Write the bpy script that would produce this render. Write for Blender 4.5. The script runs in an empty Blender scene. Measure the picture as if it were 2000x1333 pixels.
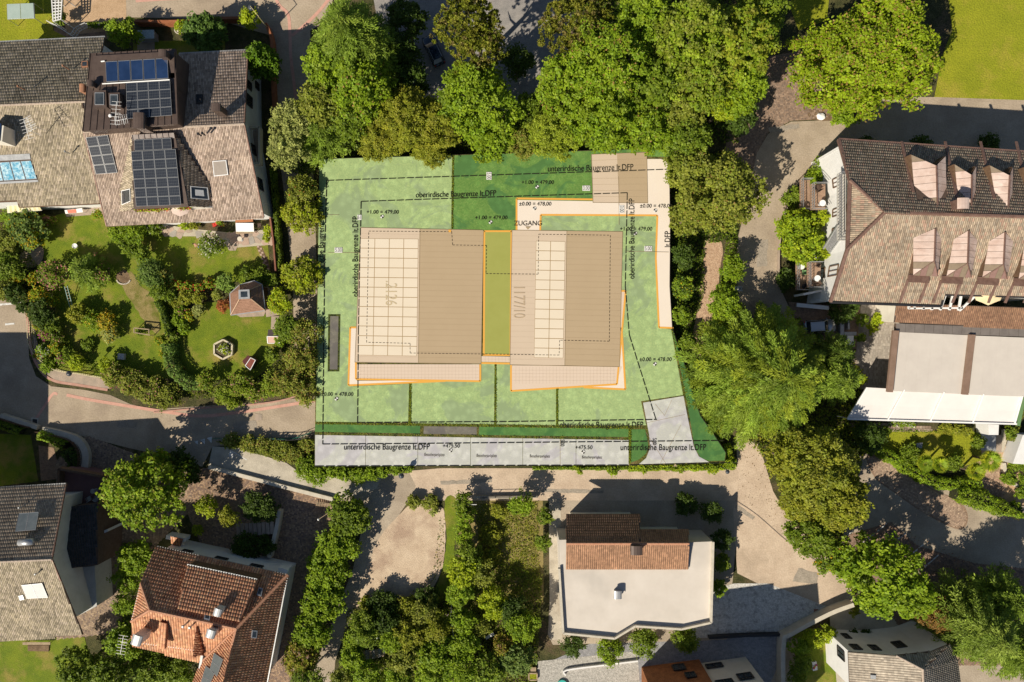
import bpy, bmesh, math, random
import numpy as np
from mathutils import Vector, Matrix
from mathutils.geometry import tessellate_polygon

# ---------------------------------------------------------------- camera, sky, sun
scene = bpy.context.scene
H = 91.0                       # metres above the road
S = 137.0 / 2000.0             # metres per photo pixel at road level
cam = bpy.data.cameras.new("camera"); cam.sensor_width = 36; cam.lens = 36 * H / 137.0
cam.clip_start = 1.0; cam.clip_end = 2000
camo = bpy.data.objects.new("camera", cam); scene.collection.objects.link(camo)
camo.location = (0, 0, H); camo.rotation_euler = (0, 0, 0); scene.camera = camo
SUN_EL = 40.0
SH = Vector((0.70, 0.715)).normalized()      # direction in which shadows fall
w = bpy.data.worlds.new("World"); scene.world = w; w.use_nodes = True
nt = w.node_tree; bg = nt.nodes["Background"]
sky = nt.nodes.new("ShaderNodeTexSky"); sky.sky_type = 'NISHITA'; sky.sun_disc = False
sky.sun_elevation = math.radians(SUN_EL)
sky.sun_rotation = math.atan2(-SH.x, -SH.y)
sky.air_density = 1.0; sky.dust_density = 0.6
nt.links.new(sky.outputs[0], bg.inputs[0]); bg.inputs[1].default_value = 0.05
sun = bpy.data.lights.new("sun", 'SUN'); sun.energy = 5.0; sun.angle = math.radians(0.5)
sun.color = (1.0, 0.90, 0.74)
suno = bpy.data.objects.new("sun", sun); scene.collection.objects.link(suno)
ce, se = math.cos(math.radians(SUN_EL)), math.sin(math.radians(SUN_EL))
suno.rotation_euler = Vector((SH.x*ce, SH.y*ce, -se)).to_track_quat('-Z', 'Y').to_euler()
suno.location = (-60, -60, 80)
scene.view_settings.view_transform = 'Standard'; scene.view_settings.look = 'None'
scene.view_settings.exposure = 0.32; scene.view_settings.gamma = 1.0
scene.view_settings.use_curve_mapping = False
C = scene.collection
rng = np.random.default_rng(7)
random.seed(7)

# ---------------------------------------------------------------- helpers
def P(px, py, z=0.0):
    k = S * (H - z) / H
    return Vector(((px - 1000.0) * k, -(py - 666.5) * k, z))

def tag(o, label=None, cat=None, group=None, kind=None):
    if label: o["label"] = label
    if cat: o["category"] = cat
    if group: o["group"] = group
    if kind: o["kind"] = kind
    return o

def thing(name, label, cat, loc=(0, 0, 0), rz=0.0, group=None):
    o = bpy.data.objects.new(name, None); C.objects.link(o)
    o.empty_display_size = 0.3
    o.location = loc; o.rotation_euler = (0, 0, rz)
    tag(o, label, cat, group)
    o["_m"] = 0
    del o["_m"]
    return o

def link(name, me, parent=None, mat=None, kind=None, label=None):
    o = bpy.data.objects.new(name, me); C.objects.link(o)
    if mat is not None and len(me.materials) == 0:
        for m in (mat if isinstance(mat, (list, tuple)) else [mat]): me.materials.append(m)
    if parent is not None:
        o.parent = parent
        rot = Matrix.Rotation(parent.rotation_euler[2], 4, 'Z')
        o.matrix_parent_inverse = (Matrix.Translation(parent.location) @ rot).inverted()
        if parent.parent is not None:
            o.matrix_parent_inverse = Matrix.Identity(4)
    if kind: o["kind"] = kind
    if label: o["label"] = label
    return o

def local(o):            # geometry given in the thing's own coordinates
    o.matrix_parent_inverse = Matrix.Identity(4); return o

def mesh(name, V, F, mats=None, smooth=False, mi=None):
    me = bpy.data.meshes.new(name)
    me.from_pydata([tuple(v) for v in V], [], F)
    if mats:
        for m in (mats if isinstance(mats, (list, tuple)) else [mats]): me.materials.append(m)
    if mi is not None: me.polygons.foreach_set("material_index", mi)
    if smooth: me.polygons.foreach_set("use_smooth", [True]*len(F))
    me.update()
    return me

def np_mesh(name, V, nper, cols=None, mat=None, smooth=False, F=None):
    """V (N,3); consecutive groups of nper vertices form one polygon, or F (M,k)."""
    me = bpy.data.meshes.new(name)
    V = np.ascontiguousarray(V, dtype=np.float32)
    n = len(V)
    me.vertices.add(n); me.vertices.foreach_set("co", V.ravel())
    if F is None: F = np.arange(n, dtype=np.int32).reshape(-1, nper)
    F = np.ascontiguousarray(F, dtype=np.int32)
    me.loops.add(F.size); me.loops.foreach_set("vertex_index", F.ravel())
    me.polygons.add(len(F))
    me.polygons.foreach_set("loop_start", np.arange(0, F.size, F.shape[1], dtype=np.int32))
    if smooth: me.polygons.foreach_set("use_smooth", np.ones(len(F), dtype=bool))
    me.update(calc_edges=True)
    if cols is not None:
        a = me.color_attributes.new("Col", 'FLOAT_COLOR', 'POINT')
        c = np.ones((n, 4), dtype=np.float32); c[:, :3] = cols
        a.data.foreach_set("color", c.ravel())
    if mat: me.materials.append(mat)
    return me

# ---------------------------------------------------------------- materials
MATS = {}
def lin(c):
    return tuple((x/12.92 if x <= 0.04045 else ((x+0.055)/1.055)**2.4) for x in c)
def pm(name, c1, c2=None, scale=2.0, rough=0.85, bump=0.0, c3=None, scale2=0.3, metallic=0.0,
       spec=0.3, fine=0.0, fscale=40.0, bscale=None, detail=6.0, coat=0.0, trans=0.0):
    if name in MATS: return MATS[name]
    m = bpy.data.materials.new(name); m.use_nodes = True
    n = m.node_tree.nodes; l = m.node_tree.links; b = n["Principled BSDF"]
    b.inputs["Roughness"].default_value = rough; b.inputs["Metallic"].default_value = metallic
    b.inputs["Specular IOR Level"].default_value = spec
    b.inputs["Coat Weight"].default_value = coat
    tc = n.new("ShaderNodeTexCoord"); geo = n.new("ShaderNodeNewGeometry")
    src = geo.outputs["Position"]
    if c2 is None:
        b.inputs["Base Color"].default_value = (*c1, 1); col = None
    else:
        def noise(sc, det=detail):
            t = n.new("ShaderNodeTexNoise"); t.inputs["Scale"].default_value = sc
            t.inputs["Detail"].default_value = det; t.inputs["Roughness"].default_value = 0.65
            l.new(src, t.inputs["Vector"]); return t
        t = noise(scale); r = n.new("ShaderNodeValToRGB")
        r.color_ramp.elements[0].position = 0.36; r.color_ramp.elements[1].position = 0.64
        r.color_ramp.elements[0].color = (*c1, 1); r.color_ramp.elements[1].color = (*c2, 1)
        l.new(t.outputs["Fac"], r.inputs["Fac"]); col = r.outputs["Color"]
        if c3 is not None:
            t2 = noise(scale2, 4); r2 = n.new("ShaderNodeValToRGB")
            r2.color_ramp.elements[0].position = 0.5; r2.color_ramp.elements[1].position = 0.66
            mx = n.new("ShaderNodeMixRGB"); l.new(t2.outputs["Fac"], r2.inputs["Fac"])
            l.new(r2.outputs["Color"], mx.inputs["Fac"]); l.new(col, mx.inputs[1])
            mx.inputs[2].default_value = (*c3, 1); col = mx.outputs[0]
        if fine > 0:
            t3 = noise(fscale, 3); mp = n.new("ShaderNodeMapRange")
            mp.inputs[1].default_value = 0.3; mp.inputs[2].default_value = 0.7
            mp.inputs[3].default_value = 1 - fine; mp.inputs[4].default_value = 1 + fine
            l.new(t3.outputs["Fac"], mp.inputs[0])
            mu = n.new("ShaderNodeVectorMath"); mu.operation = 'SCALE'
            l.new(col, mu.inputs[0]); l.new(mp.outputs[0], mu.inputs["Scale"]); col = mu.outputs[0]
        l.new(col, b.inputs["Base Color"])
    if bump > 0:
        t = n.new("ShaderNodeTexNoise"); t.inputs["Scale"].default_value = bscale or fscale
        t.inputs["Detail"].default_value = 4; l.new(src, t.inputs["Vector"])
        bp = n.new("ShaderNodeBump"); bp.inputs["Strength"].default_value = bump
        bp.inputs["Distance"].default_value = 0.15
        l.new(t.outputs["Fac"], bp.inputs["Height"]); l.new(bp.outputs[0], b.inputs["Normal"])
    MATS[name] = m
    return m

def attr_mat(name, rough=0.8, trans=0.0, spec=0.3, fine=0.0, fscale=6.0):
    if name in MATS: return MATS[name]
    m = bpy.data.materials.new(name); m.use_nodes = True
    n = m.node_tree.nodes; l = m.node_tree.links; b = n["Principled BSDF"]
    b.inputs["Roughness"].default_value = rough; b.inputs["Specular IOR Level"].default_value = spec
    a = n.new("ShaderNodeAttribute"); a.attribute_name = "Col"; col = a.outputs["Color"]
    if fine > 0:
        geo = n.new("ShaderNodeNewGeometry")
        t = n.new("ShaderNodeTexNoise"); t.inputs["Scale"].default_value = fscale; t.inputs["Detail"].default_value = 5
        l.new(geo.outputs["Position"], t.inputs["Vector"])
        mp = n.new("ShaderNodeMapRange"); mp.inputs[1].default_value = 0.3; mp.inputs[2].default_value = 0.7
        mp.inputs[3].default_value = 1 - fine; mp.inputs[4].default_value = 1 + fine
        l.new(t.outputs["Fac"], mp.inputs[0])
        mu = n.new("ShaderNodeVectorMath"); mu.operation = 'SCALE'
        l.new(col, mu.inputs[0]); l.new(mp.outputs[0], mu.inputs["Scale"]); col = mu.outputs[0]
    l.new(col, b.inputs["Base Color"])
    if trans > 0:
        tr = n.new("ShaderNodeBsdfTranslucent"); l.new(col, tr.inputs["Color"])
        mx = n.new("ShaderNodeMixShader"); mx.inputs[0].default_value = trans
        out = n["Material Output"]
        l.new(b.outputs[0], mx.inputs[1]); l.new(tr.outputs[0], mx.inputs[2]); l.new(mx.outputs[0], out.inputs[0])
    MATS[name] = m
    return m

def grid_mat(name, base, base2, line, nx, ny, lw=0.06, rough=0.2, spec=0.5, metallic=0.0, noise_scale=3.0, coat=0.0):
    """UV grid of printed lines (solar cells, paving joints drawn on a plan)."""
    if name in MATS: return MATS[name]
    m = bpy.data.materials.new(name); m.use_nodes = True
    n = m.node_tree.nodes; l = m.node_tree.links; b = n["Principled BSDF"]
    b.inputs["Roughness"].default_value = rough; b.inputs["Specular IOR Level"].default_value = spec
    b.inputs["Metallic"].default_value = metallic; b.inputs["Coat Weight"].default_value = coat
    uv = n.new("ShaderNodeUVMap"); sp = n.new("ShaderNodeSeparateXYZ"); l.new(uv.outputs[0], sp.inputs[0])
    outs = []
    for ax, k in ((0, nx), (1, ny)):
        if k <= 0: continue
        mu = n.new("ShaderNodeMath"); mu.operation = 'MULTIPLY'; mu.inputs[1].default_value = k; l.new(sp.outputs[ax], mu.inputs[0])
        fr = n.new("ShaderNodeMath"); fr.operation = 'FRACT'; l.new(mu.outputs[0], fr.inputs[0])
        lt = n.new("ShaderNodeMath"); lt.operation = 'LESS_THAN'; lt.inputs[1].default_value = lw; l.new(fr.outputs[0], lt.inputs[0])
        outs.append(lt.outputs[0])
    f = outs[0]
    if len(outs) > 1:
        mxm = n.new("ShaderNodeMath"); mxm.operation = 'MAXIMUM'; l.new(outs[0], mxm.inputs[0]); l.new(outs[1], mxm.inputs[1]); f = mxm.outputs[0]
    geo = n.new("ShaderNodeNewGeometry"); t = n.new("ShaderNodeTexNoise"); t.inputs["Scale"].default_value = noise_scale
    l.new(geo.outputs["Position"], t.inputs["Vector"])
    m1 = n.new("ShaderNodeMixRGB"); m1.inputs[1].default_value = (*base, 1); m1.inputs[2].default_value = (*base2, 1); l.new(t.outputs["Fac"], m1.inputs[0])
    m2 = n.new("ShaderNodeMixRGB"); m2.inputs[2].default_value = (*line, 1); l.new(m1.outputs[0], m2.inputs[1]); l.new(f, m2.inputs[0])
    l.new(m2.outputs[0], b.inputs["Base Color"])
    MATS[name] = m
    return m

# ---------------------------------------------------------------- flat and solid shapes from outlines
def W3(pts, z=0.0):
    return [P(p[0], p[1], p[2] if len(p) > 2 else z) for p in pts]

def tri_poly(v):
    return [tuple(t) for t in tessellate_polygon([v])]

def ccw(v):
    a = sum(v[i].x*v[(i+1) % len(v)].y - v[(i+1) % len(v)].x*v[i].y for i in range(len(v)))
    return v if a > 0 else list(reversed(v))

def sheet(name, pts, z, mat, parent=None, kind=None, label=None, structure=False, wob=0.0):
    v = ccw(W3(pts, z))
    if wob:
        v = roughen(v, wob)
    me = mesh(name, v, [tuple(range(len(v)))], mat)
    o = link(name, me, parent, kind=kind, label=label)
    if structure: o["kind"] = "structure"
    return o

def roughen(v, amp, step=0.5):
    out = []
    for i in range(len(v)):
        a, b = v[i], v[(i+1) % len(v)]
        n = max(1, int((b-a).length/step))
        t = (b-a); nn = Vector((-t.y, t.x, 0)).normalized() if t.length > 0 else Vector()
        for k in range(n):
            p = a + t*(k/n)
            out.append(p + nn*random.uniform(-amp, amp)*(0.3 if k == 0 else 1))
    return out

def smooth_pts(pts, n=4, closed=False):
    """Catmull-Rom through pixel points."""
    out = []; m = len(pts)
    idx = range(m if closed else m-1)
    for i in idx:
        p0 = pts[(i-1) % m] if closed else pts[max(i-1, 0)]
        p1 = pts[i]; p2 = pts[(i+1) % m]
        p3 = pts[(i+2) % m] if closed else pts[min(i+2, m-1)]
        for k in range(n):
            t = k/n
            out.append(tuple(0.5*((2*p1[j]) + (-p0[j]+p2[j])*t + (2*p0[j]-5*p1[j]+4*p2[j]-p3[j])*t*t + (-p0[j]+3*p1[j]-3*p2[j]+p3[j])*t**3) for j in range(len(p1))))
    if not closed: out.append(pts[-1])
    return out

def prism_world(name, v, z0, z1, mat, parent=None, kind=None, label=None, bevel=0.0, top_mat=None):
    v = ccw([Vector((p.x, p.y, 0)) for p in v]); n = len(v)
    V = [(p.x, p.y, z0) for p in v] + [(p.x, p.y, z1) for p in v]
    F = [tuple(range(n, 2*n)), tuple(reversed(range(n)))] + [(i, (i+1) % n, n+(i+1) % n, n+i) for i in range(n)]
    mats = [mat] if top_mat is None else [mat, top_mat]
    mi = None if top_mat is None else [1] + [0]*(n+1)
    me = mesh(name, V, F, mats, mi=mi)
    if bevel > 0: bev(me, bevel)
    return link(name, me, parent, kind=kind, label=label)

def bev(me, amt, seg=1):
    bm = bmesh.new(); bm.from_mesh(me)
    bmesh.ops.bevel(bm, geom=bm.edges[:], offset=amt, segments=seg, affect='EDGES', profile=0.7)
    bm.to_mesh(me); bm.free(); me.update()

def prism(name, pts, z0, z1, mat, parent=None, **k):
    return prism_world(name, W3(pts, z1), z0, z1, mat, parent, **k)

def slab(name, v, th, mat, parent=None, kind=None, label=None):
    """polygon in any plane, thickened downwards"""
    n = len(v); V = list(v) + [p - Vector((0, 0, th)) for p in v]
    nz = sum((v[i].x*v[(i+1) % n].y - v[(i+1) % n].x*v[i].y) for i in range(n))
    idx = list(range(n)) if nz > 0 else list(reversed(range(n)))
    F = [tuple(idx), tuple(n+i for i in reversed(idx))]
    for k in range(n):
        a, b = idx[k], idx[(k+1) % n]; F.append((b, a, n+a, n+b))
    return link(name, mesh(name, V, F, mat), parent, kind=kind, label=label)

def box_geo(cx, cy, cz, sx, sy, sz, rz=0.0):
    c, s = math.cos(rz), math.sin(rz); V = []
    for dz in (-1, 1):
        for dx, dy in ((-1, -1), (1, -1), (1, 1), (-1, 1)):
            x, y = dx*sx/2, dy*sy/2
            V.append((cx + x*c - y*s, cy + x*s + y*c, cz + dz*sz/2))
    F = [(3, 2, 1, 0), (4, 5, 6, 7), (0, 1, 5, 4), (1, 2, 6, 5), (2, 3, 7, 6), (3, 0, 4, 7)]
    return V, F

class MB:
    def __init__(s): s.V = []; s.F = []; s.mi = []
    def add(s, V, F, m=0):
        o = len(s.V); s.V += [tuple(v) for v in V]; s.F += [tuple(i+o for i in f) for f in F]; s.mi += [m]*len(F); return s
    def box(s, cx, cy, cz, sx, sy, sz, rz=0.0, m=0): return s.add(*box_geo(cx, cy, cz, sx, sy, sz, rz), m)
    def bar(s, a, b, w, h=None, m=0):
        a = Vector(a); b = Vector(b); h = h or w; d = (b-a)
        if d.length < 1e-6: return s
        d.normalize(); up = Vector((0, 0, 1)) if abs(d.z) < 0.95 else Vector((1, 0, 0))
        u = d.cross(up).normalized(); v = u.cross(d).normalized(); V = []
        for p in (a, b):
            for i, j in ((-1, -1), (1, -1), (1, 1), (-1, 1)): V.append(p + u*i*w/2 + v*j*h/2)
        return s.add(V, [(3, 2, 1, 0), (4, 5, 6, 7), (0, 1, 5, 4), (1, 2, 6, 5), (2, 3, 7, 6), (3, 0, 4, 7)], m)
    def tube(s, a, b, r0, r1=None, n=8, m=0, cap=True):
        a = Vector(a); b = Vector(b); r1 = r0 if r1 is None else r1; d = (b-a)
        if d.length < 1e-6: return s
        d.normalize(); up = Vector((0, 0, 1)) if abs(d.z) < 0.95 else Vector((1, 0, 0))
        u = d.cross(up).normalized(); v = u.cross(d).normalized(); V = []
        for p, r in ((a, r0), (b, r1)):
            for k in range(n):
                t = 2*math.pi*k/n; V.append(p + u*math.cos(t)*r + v*math.sin(t)*r)
        F = [(k, n+k, n+(k+1) % n, (k+1) % n) for k in range(n)]
        if cap: F += [tuple(range(n)), tuple(reversed(range(n, 2*n)))]
        return s.add(V, F, m)
    def lathe(s, c, prof, n=16, m=0):
        """prof: (radius, z) from bottom to top"""
        c = Vector(c); V = []
        for r, z in prof:
            for k in range(n):
                t = 2*math.pi*k/n; V.append((c.x + r*math.cos(t), c.y + r*math.sin(t), c.z + z))
        F = []
        for j in range(len(prof)-1):
            for k in range(n):
                F.append((j*n+k, j*n+(k+1) % n, (j+1)*n+(k+1) % n, (j+1)*n+k))
        F.append(tuple(reversed(range(n)))); F.append(tuple(range((len(prof)-1)*n, len(prof)*n)))
        return s.add(V, F, m)
    def build(s, name, mat, parent=None, smooth=False, kind=None, label=None):
        me = mesh(name, s.V, s.F, mat, smooth, s.mi if isinstance(mat, (list, tuple)) and len(mat) > 1 else None)
        return link(name, me, parent, kind=kind, label=label)

def copy_tree(o, parent=None):
    c = o.copy(); C.objects.link(c)
    if parent is not None: c.parent = parent
    for ch in list(o.children): copy_tree(ch, c)
    return c

# ---------------------------------------------------------------- roofs
def plane_of(pts):
    """pts: (px,py,z) with z possibly None -> world points all in the plane of the first three known"""
    k = [P(*p) for p in pts if len(p) > 2 and p[2] is not None][:3]
    n = (k[1]-k[0]).cross(k[2]-k[0]).normalized()
    if n.z < 0: n = -n
    o = k[0]; out = []
    eye = Vector((0, 0, H))
    for p in pts:
        g = P(p[0], p[1], 0); d = g - eye
        t = (o-eye).dot(n)/d.dot(n)
        out.append(eye + d*t)
    return out, n

def inside(poly, x, y):
    n = len(poly); r = np.zeros(x.shape, bool)
    for i in range(n):
        x1, y1 = poly[i]; x2, y2 = poly[(i+1) % n]
        c = ((y1 > y) != (y2 > y))
        with np.errstate(divide='ignore', invalid='ignore'):
            xi = (x2-x1)*(y-y1)/(y2-y1+1e-12) + x1
        r ^= c & (x < xi)
    return r

def tiled_roof(parent, pts, pal, tw=0.22, tl=0.38, mat=None, arch=0.05, slab_mat=None, holes=(), name="roof_tiles", flip=False, th=0.22):
    """one roof plane: a slab with every tile as relief on it (tiles smaller than 10 px in the photo: joined)"""
    v, n = plane_of(pts)
    up = Vector((0, 0, 1)); g = (up - n*up.dot(n))
    if g.length < 1e-4: g = Vector((0, 1, 0))
    g.normalize(); u = g.cross(n).normalized()
    slab("roof_slab", v, th, slab_mat or M_roofside, parent)
    o = v[0]
    uv = [((p-o).dot(u), (p-o).dot(g)) for p in v]
    hv = []
    for h in holes:
        hp = [P(a, b, 0) for a, b in h]; q = []
        eye = Vector((0, 0, H))
        for gp in hp:
            d = gp-eye; t = (o-eye).dot(n)/d.dot(n); q.append(((eye+d*t-o).dot(u), (eye+d*t-o).dot(g)))
        hv.append(q)
    u0, u1 = min(a for a, b in uv), max(a for a, b in uv); g0, g1 = min(b for a, b in uv), max(b for a, b in uv)
    ii, jj = np.meshgrid(np.arange(int((u1-u0)/tw)+1), np.arange(int((g1-g0)/tl)+1))
    cu = u0 + (ii.ravel()+0.5)*tw; cg = g0 + (jj.ravel()+0.5)*tl
    ok = inside(uv, cu, cg)
    for q in hv: ok &= ~inside(q, cu, cg)
    cu = cu[ok]; cg = cg[ok]; N = len(cu)
    if N == 0: return
    # cross-section of a tile: 4 points, lower end proud of the course below
    a = np.array([-0.43, -0.2, 0.2, 0.43])*tw; hgt = np.array([0.0, 1.0, 1.0, 0.0])*arch
    lo, hi = -0.5*tl - 0.03, 0.5*tl
    pu = np.concatenate([a, a, a]); pg = np.concatenate([np.full(4, lo), np.full(4, lo), np.full(4, hi)])
    ph = np.concatenate([np.full(4, 0.004), hgt + 0.030, hgt*0.85 + 0.010])
    jit = rng.normal(0, 0.004, N)
    U = cu[:, None] + pu[None]; G = cg[:, None] + pg[None]; Hh = ph[None] + jit[:, None]
    o_, u_, g_, n_ = (np.array(x) for x in (o, u, g, n))
    V = o_ + U[..., None]*u_ + G[..., None]*g_ + Hh[..., None]*n_
    f = np.array([[0, 1, 5, 4], [1, 2, 6, 5], [2, 3, 7, 6], [4, 5, 9, 8], [5, 6, 10, 9], [6, 7, 11, 10]])
    F = (np.arange(N)[:, None, None]*12 + f[None]).reshape(-1, 4)
    pal = np.array(pal); pal = pal*.6 + pal.mean(0)*.4; ci = rng.choice(len(pal), N)
    # neighbouring tiles age alike: blend with a slow field
    fld = np.sin(cu*0.9+1.3*np.sin(cg*0.7)) * np.cos(cg*0.8)
    cols = pal[ci]*(1 + 0.12*fld[:, None]) * rng.uniform(0.88, 1.12, N)[:, None]
    cols = np.repeat(cols, 12, axis=0)
    me = np_mesh(name, V.reshape(-1, 3), 4, cols, mat or M_tile, F=F)
    return link(name, me, parent, kind="stuff")

def ridge(parent, pts, mat, r=0.14, name="ridge_cap", step=0.42):
    """row of half-round ridge tiles along a 3-D line"""
    mb = MB(); v = [P(*p) for p in pts]
    for a, b in zip(v, v[1:]):
        L = (b-a).length; n = max(1, int(L/step)); d = (b-a)/n
        for i in range(n):
            p = a + d*i; q = a + d*(i+1.12)
            mb.tube(p+Vector((0, 0, 0.02)), q+Vector((0, 0, 0.06)), r*1.08, r*0.92, 6, cap=True)
    return mb.build(name, mat, parent, kind="stuff")

def fascia(parent, pts, mat, w=0.16, h=0.2, dz=-0.04, name="gutter"):
    mb = MB(); v = [P(*p) + Vector((0, 0, dz)) for p in pts]
    for a, b in zip(v, v[1:]): mb.bar(a, b, w, h)
    return mb.build(name, mat, parent)

def vwall(parent, top, mat, z0=0.0, th=0.3, name="wall", drop=0.25, closed=False, label=None):
    """vertical wall under a 3-D top line (world points)"""
    mb = MB(); n = len(top); rngi = range(n if closed else n-1)
    for i in rngi:
        a = top[i] - Vector((0, 0, drop)); b = top[(i+1) % n] - Vector((0, 0, drop))
        d = Vector((b.x-a.x, b.y-a.y, 0)); L = d.length
        if L < 1e-3: continue
        d.normalize(); nn = Vector((-d.y, d.x, 0))*th/2; e = d*(th/2 - 0.002*i)
        V = [Vector((a.x, a.y, z0))-nn-e, Vector((b.x, b.y, z0))-nn+e, Vector((b.x, b.y, z0))+nn+e, Vector((a.x, a.y, z0))+nn-e,
             a-nn-e, b-nn+e, b+nn+e, a+nn-e]
        mb.add(V, [(3, 2, 1, 0), (4, 5, 6, 7), (0, 1, 5, 4), (1, 2, 6, 5), (2, 3, 7, 6), (3, 0, 4, 7)])
    return mb.build(name, mat, parent, label=label)

def inset(v, d):
    c = sum(v, Vector())/len(v); out = []
    for p in v:
        q = Vector((c.x-p.x, c.y-p.y, 0)); L = q.length
        out.append(p + q/L*min(d*1.35, L*0.6))
    return out

def bilin(q, s, t):
    return q[0]*(1-s)*(1-t) + q[1]*s*(1-t) + q[2]*s*t + q[3]*(1-s)*t

def on_plane(n, o, pts):
    eye = Vector((0, 0, H)); out = []
    for a, b in pts:
        d = P(a, b, 0)-eye; t = (o-eye).dot(n)/d.dot(n); out.append(eye+d*t)
    return out

def panel_quad(parent, q, mats, name="solar_panel", lift=0.12, th=0.05, fw=0.028, label=None):
    """framed panel: aluminium frame box + recessed glass with UV"""
    q = [Vector(p) for p in q]
    n = (q[1]-q[0]).cross(q[3]-q[0]).normalized()
    if n.z < 0: n = -n
    c = sum(q, Vector())/4
    L = max((q[1]-q[0]).length, 1e-3); k = 1 - 2*fw/L
    L2 = max((q[3]-q[0]).length, 1e-3); k2 = 1 - 2*fw/L2
    kk = min(k, k2)
    top = [p + n*(lift+th) for p in q]; bot = [p + n*lift for p in q]
    inn = [c + (p-c)*kk + n*(lift+th) for p in q]; gl = [c + (p-c)*kk + n*(lift+th-0.012) for p in q]
    V = bot + top + inn + gl
    F = []; mi = []
    for i in range(4):
        j = (i+1) % 4
        F += [(i, j, 4+j, 4+i), (4+i, 4+j, 8+j, 8+i), (8+i, 8+j, 12+j, 12+i)]; mi += [0, 0, 0]
    F += [(12, 13, 14, 15), (3, 2, 1, 0)]; mi += [1, 0]
    me = mesh(name, V, F, mats, mi=mi)
    uvl = me.uv_layers.new(name="UVMap"); uvv = [(0, 0), (1, 0), (1, 1), (0, 1)]
    for poly in me.polygons:
        if poly.material_index == 1:
            for li, t in zip(poly.loop_indices, uvv): uvl.data[li].uv = t
    return link(name, me, parent, label=label)

def panel_array(parent, plane, quad, nx, ny, mats, name="solar_panel", gap=0.03, lift=0.12):
    n, o = plane
    q = on_plane(n, o, quad)
    for j in range(ny):
        for i in range(nx):
            g = gap/2
            s0, s1 = (i+g)/nx, (i+1-g)/nx; t0, t1 = (j+g)/ny, (j+1-g)/ny
            panel_quad(parent, [bilin(q, s0, t0), bilin(q, s1, t0), bilin(q, s1, t1), bilin(q, s0, t1)], mats, name, lift)

def skylight(parent, plane, quad, glass, frame, name="skylight", lift=0.1):
    n, o = plane; q = on_plane(n, o, quad)
    return panel_quad(parent, q, [frame, glass], name, 0.0, lift+0.1, 0.09)

def chimney(parent, px, py, z, mat, w=0.7, d=0.7, h=1.0, cap=None, rz=0.0, name="chimney", metal=False):
    b = P(px, py, z); mb = MB()
    mb.box(b.x, b.y, b.z - 0.5 + h/2, w, d, h+1.0, rz)
    o = mb.build(name, mat, parent)
    cm = MB()
    c, s_ = math.cos(rz), math.sin(rz)
    zt = b.z + h
    for sx in (-1, 1):
        for sy in (-1, 1):
            x, y = sx*(w/2-0.08), sy*(d/2-0.08)
            cm.box(b.x+x*c-y*s_, b.y+x*s_+y*c, zt+0.1, 0.08, 0.08, 0.2, rz)
    # curved cap
    n = 7; V = []; w2, d2 = w*0.62, d*0.62
    for k in range(n):
        t = math.pi*k/(n-1); x = -math.cos(t)*w2; zz = zt+0.2+math.sin(t)*0.22
        for y in (-d2, d2):
            V.append((b.x+x*c-y*s_, b.y+x*s_+y*c, zz))
    F = [(2*k, 2*k+2, 2*k+3, 2*k+1) for k in range(n-1)]
    cm.add(V, F); cm.add([(a, bb, z_-0.03) for a, bb, z_ in V], [tuple(reversed(f)) for f in F])
    cm.build("chimney_cap", cap or mat, parent)
    return o

def pipe_vent(parent, px, py, z, mat, h=0.7, r=0.07):
    b = P(px, py, z); MB().tube(b-Vector((0, 0, .5)), b+Vector((0, 0, h)), r, r, 8).tube(b+Vector((0, 0, h)), b+Vector((0, 0, h+.12)), r*1.9, r*1.2, 8).build("vent_pipe", mat, parent)

def window(parent, a, b, t0, t1, z0, z1, frame, glass, out=0.06, name="window"):
    """window on the vertical wall from a to b (world xy), outward = left of a->b"""
    a = Vector((a.x, a.y, 0)); b = Vector((b.x, b.y, 0)); d = (b-a); nn = Vector((-d.y, d.x, 0)).normalized(); dn = d.normalized()
    p, q = a + d*t0, a + d*t1; off = nn*max(out, 0.2)
    mb = MB(); fw = 0.1
    mb.bar(p+off+Vector((0, 0, z0)), q+off+Vector((0, 0, z0)), 0.14, fw); mb.bar(p+off+Vector((0, 0, z1)), q+off+Vector((0, 0, z1)), 0.14, fw)
    mb.bar(p+off+Vector((0, 0, z0)), p+off+Vector((0, 0, z1)), 0.1, 0.14); mb.bar(q+off+Vector((0, 0, z0)), q+off+Vector((0, 0, z1)), 0.1, 0.14)
    mid = (p+q)/2; mb.bar(mid+off+Vector((0, 0, z0)), mid+off+Vector((0, 0, z1)), 0.06, 0.1)
    fo = mb.build(name, frame, parent)
    o2 = nn*0.165
    V = [p+o2+Vector((0, 0, z0)), q+o2+Vector((0, 0, z0)), q+o2+Vector((0, 0, z1)), p+o2+Vector((0, 0, z1))]
    pn = link("pane", mesh("pane", V, [(0, 1, 2, 3)], glass), fo)
    return fo
# ---------------------------------------------------------------- materials used by name
M_roofside = pm("roof_edge", (0.09, 0.06, 0.045), (0.13, 0.09, 0.07), 3, 0.8)
M_tile = attr_mat("roof_tile", 0.85, fine=0.22, fscale=2.2)
M_white = pm("white_render", (0.68, 0.68, 0.67), (0.75, 0.75, 0.74), 0.8, 0.9, bump=0.1, fscale=20)
M_cream = pm("cream_render", (0.62, 0.58, 0.50), (0.70, 0.66, 0.58), 0.8, 0.9, bump=0.1, fscale=20)
M_brownmetal = pm("brown_metal", (0.085, 0.060, 0.050), (0.115, 0.082, 0.068), 1.2, 0.45, spec=0.5, fine=0.05, metallic=0.2)
M_copper = pm("copper_sheet", (0.54, 0.41, 0.35), (0.64, 0.51, 0.45), 1.1, 0.42, spec=0.5, c3=(0.50, 0.36, 0.30), scale2=0.5, metallic=0.08)
M_copperdull = pm("weathered_copper", (0.22, 0.17, 0.12), (0.27, 0.21, 0.15), 1.6, 0.6, metallic=0.2)
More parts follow.
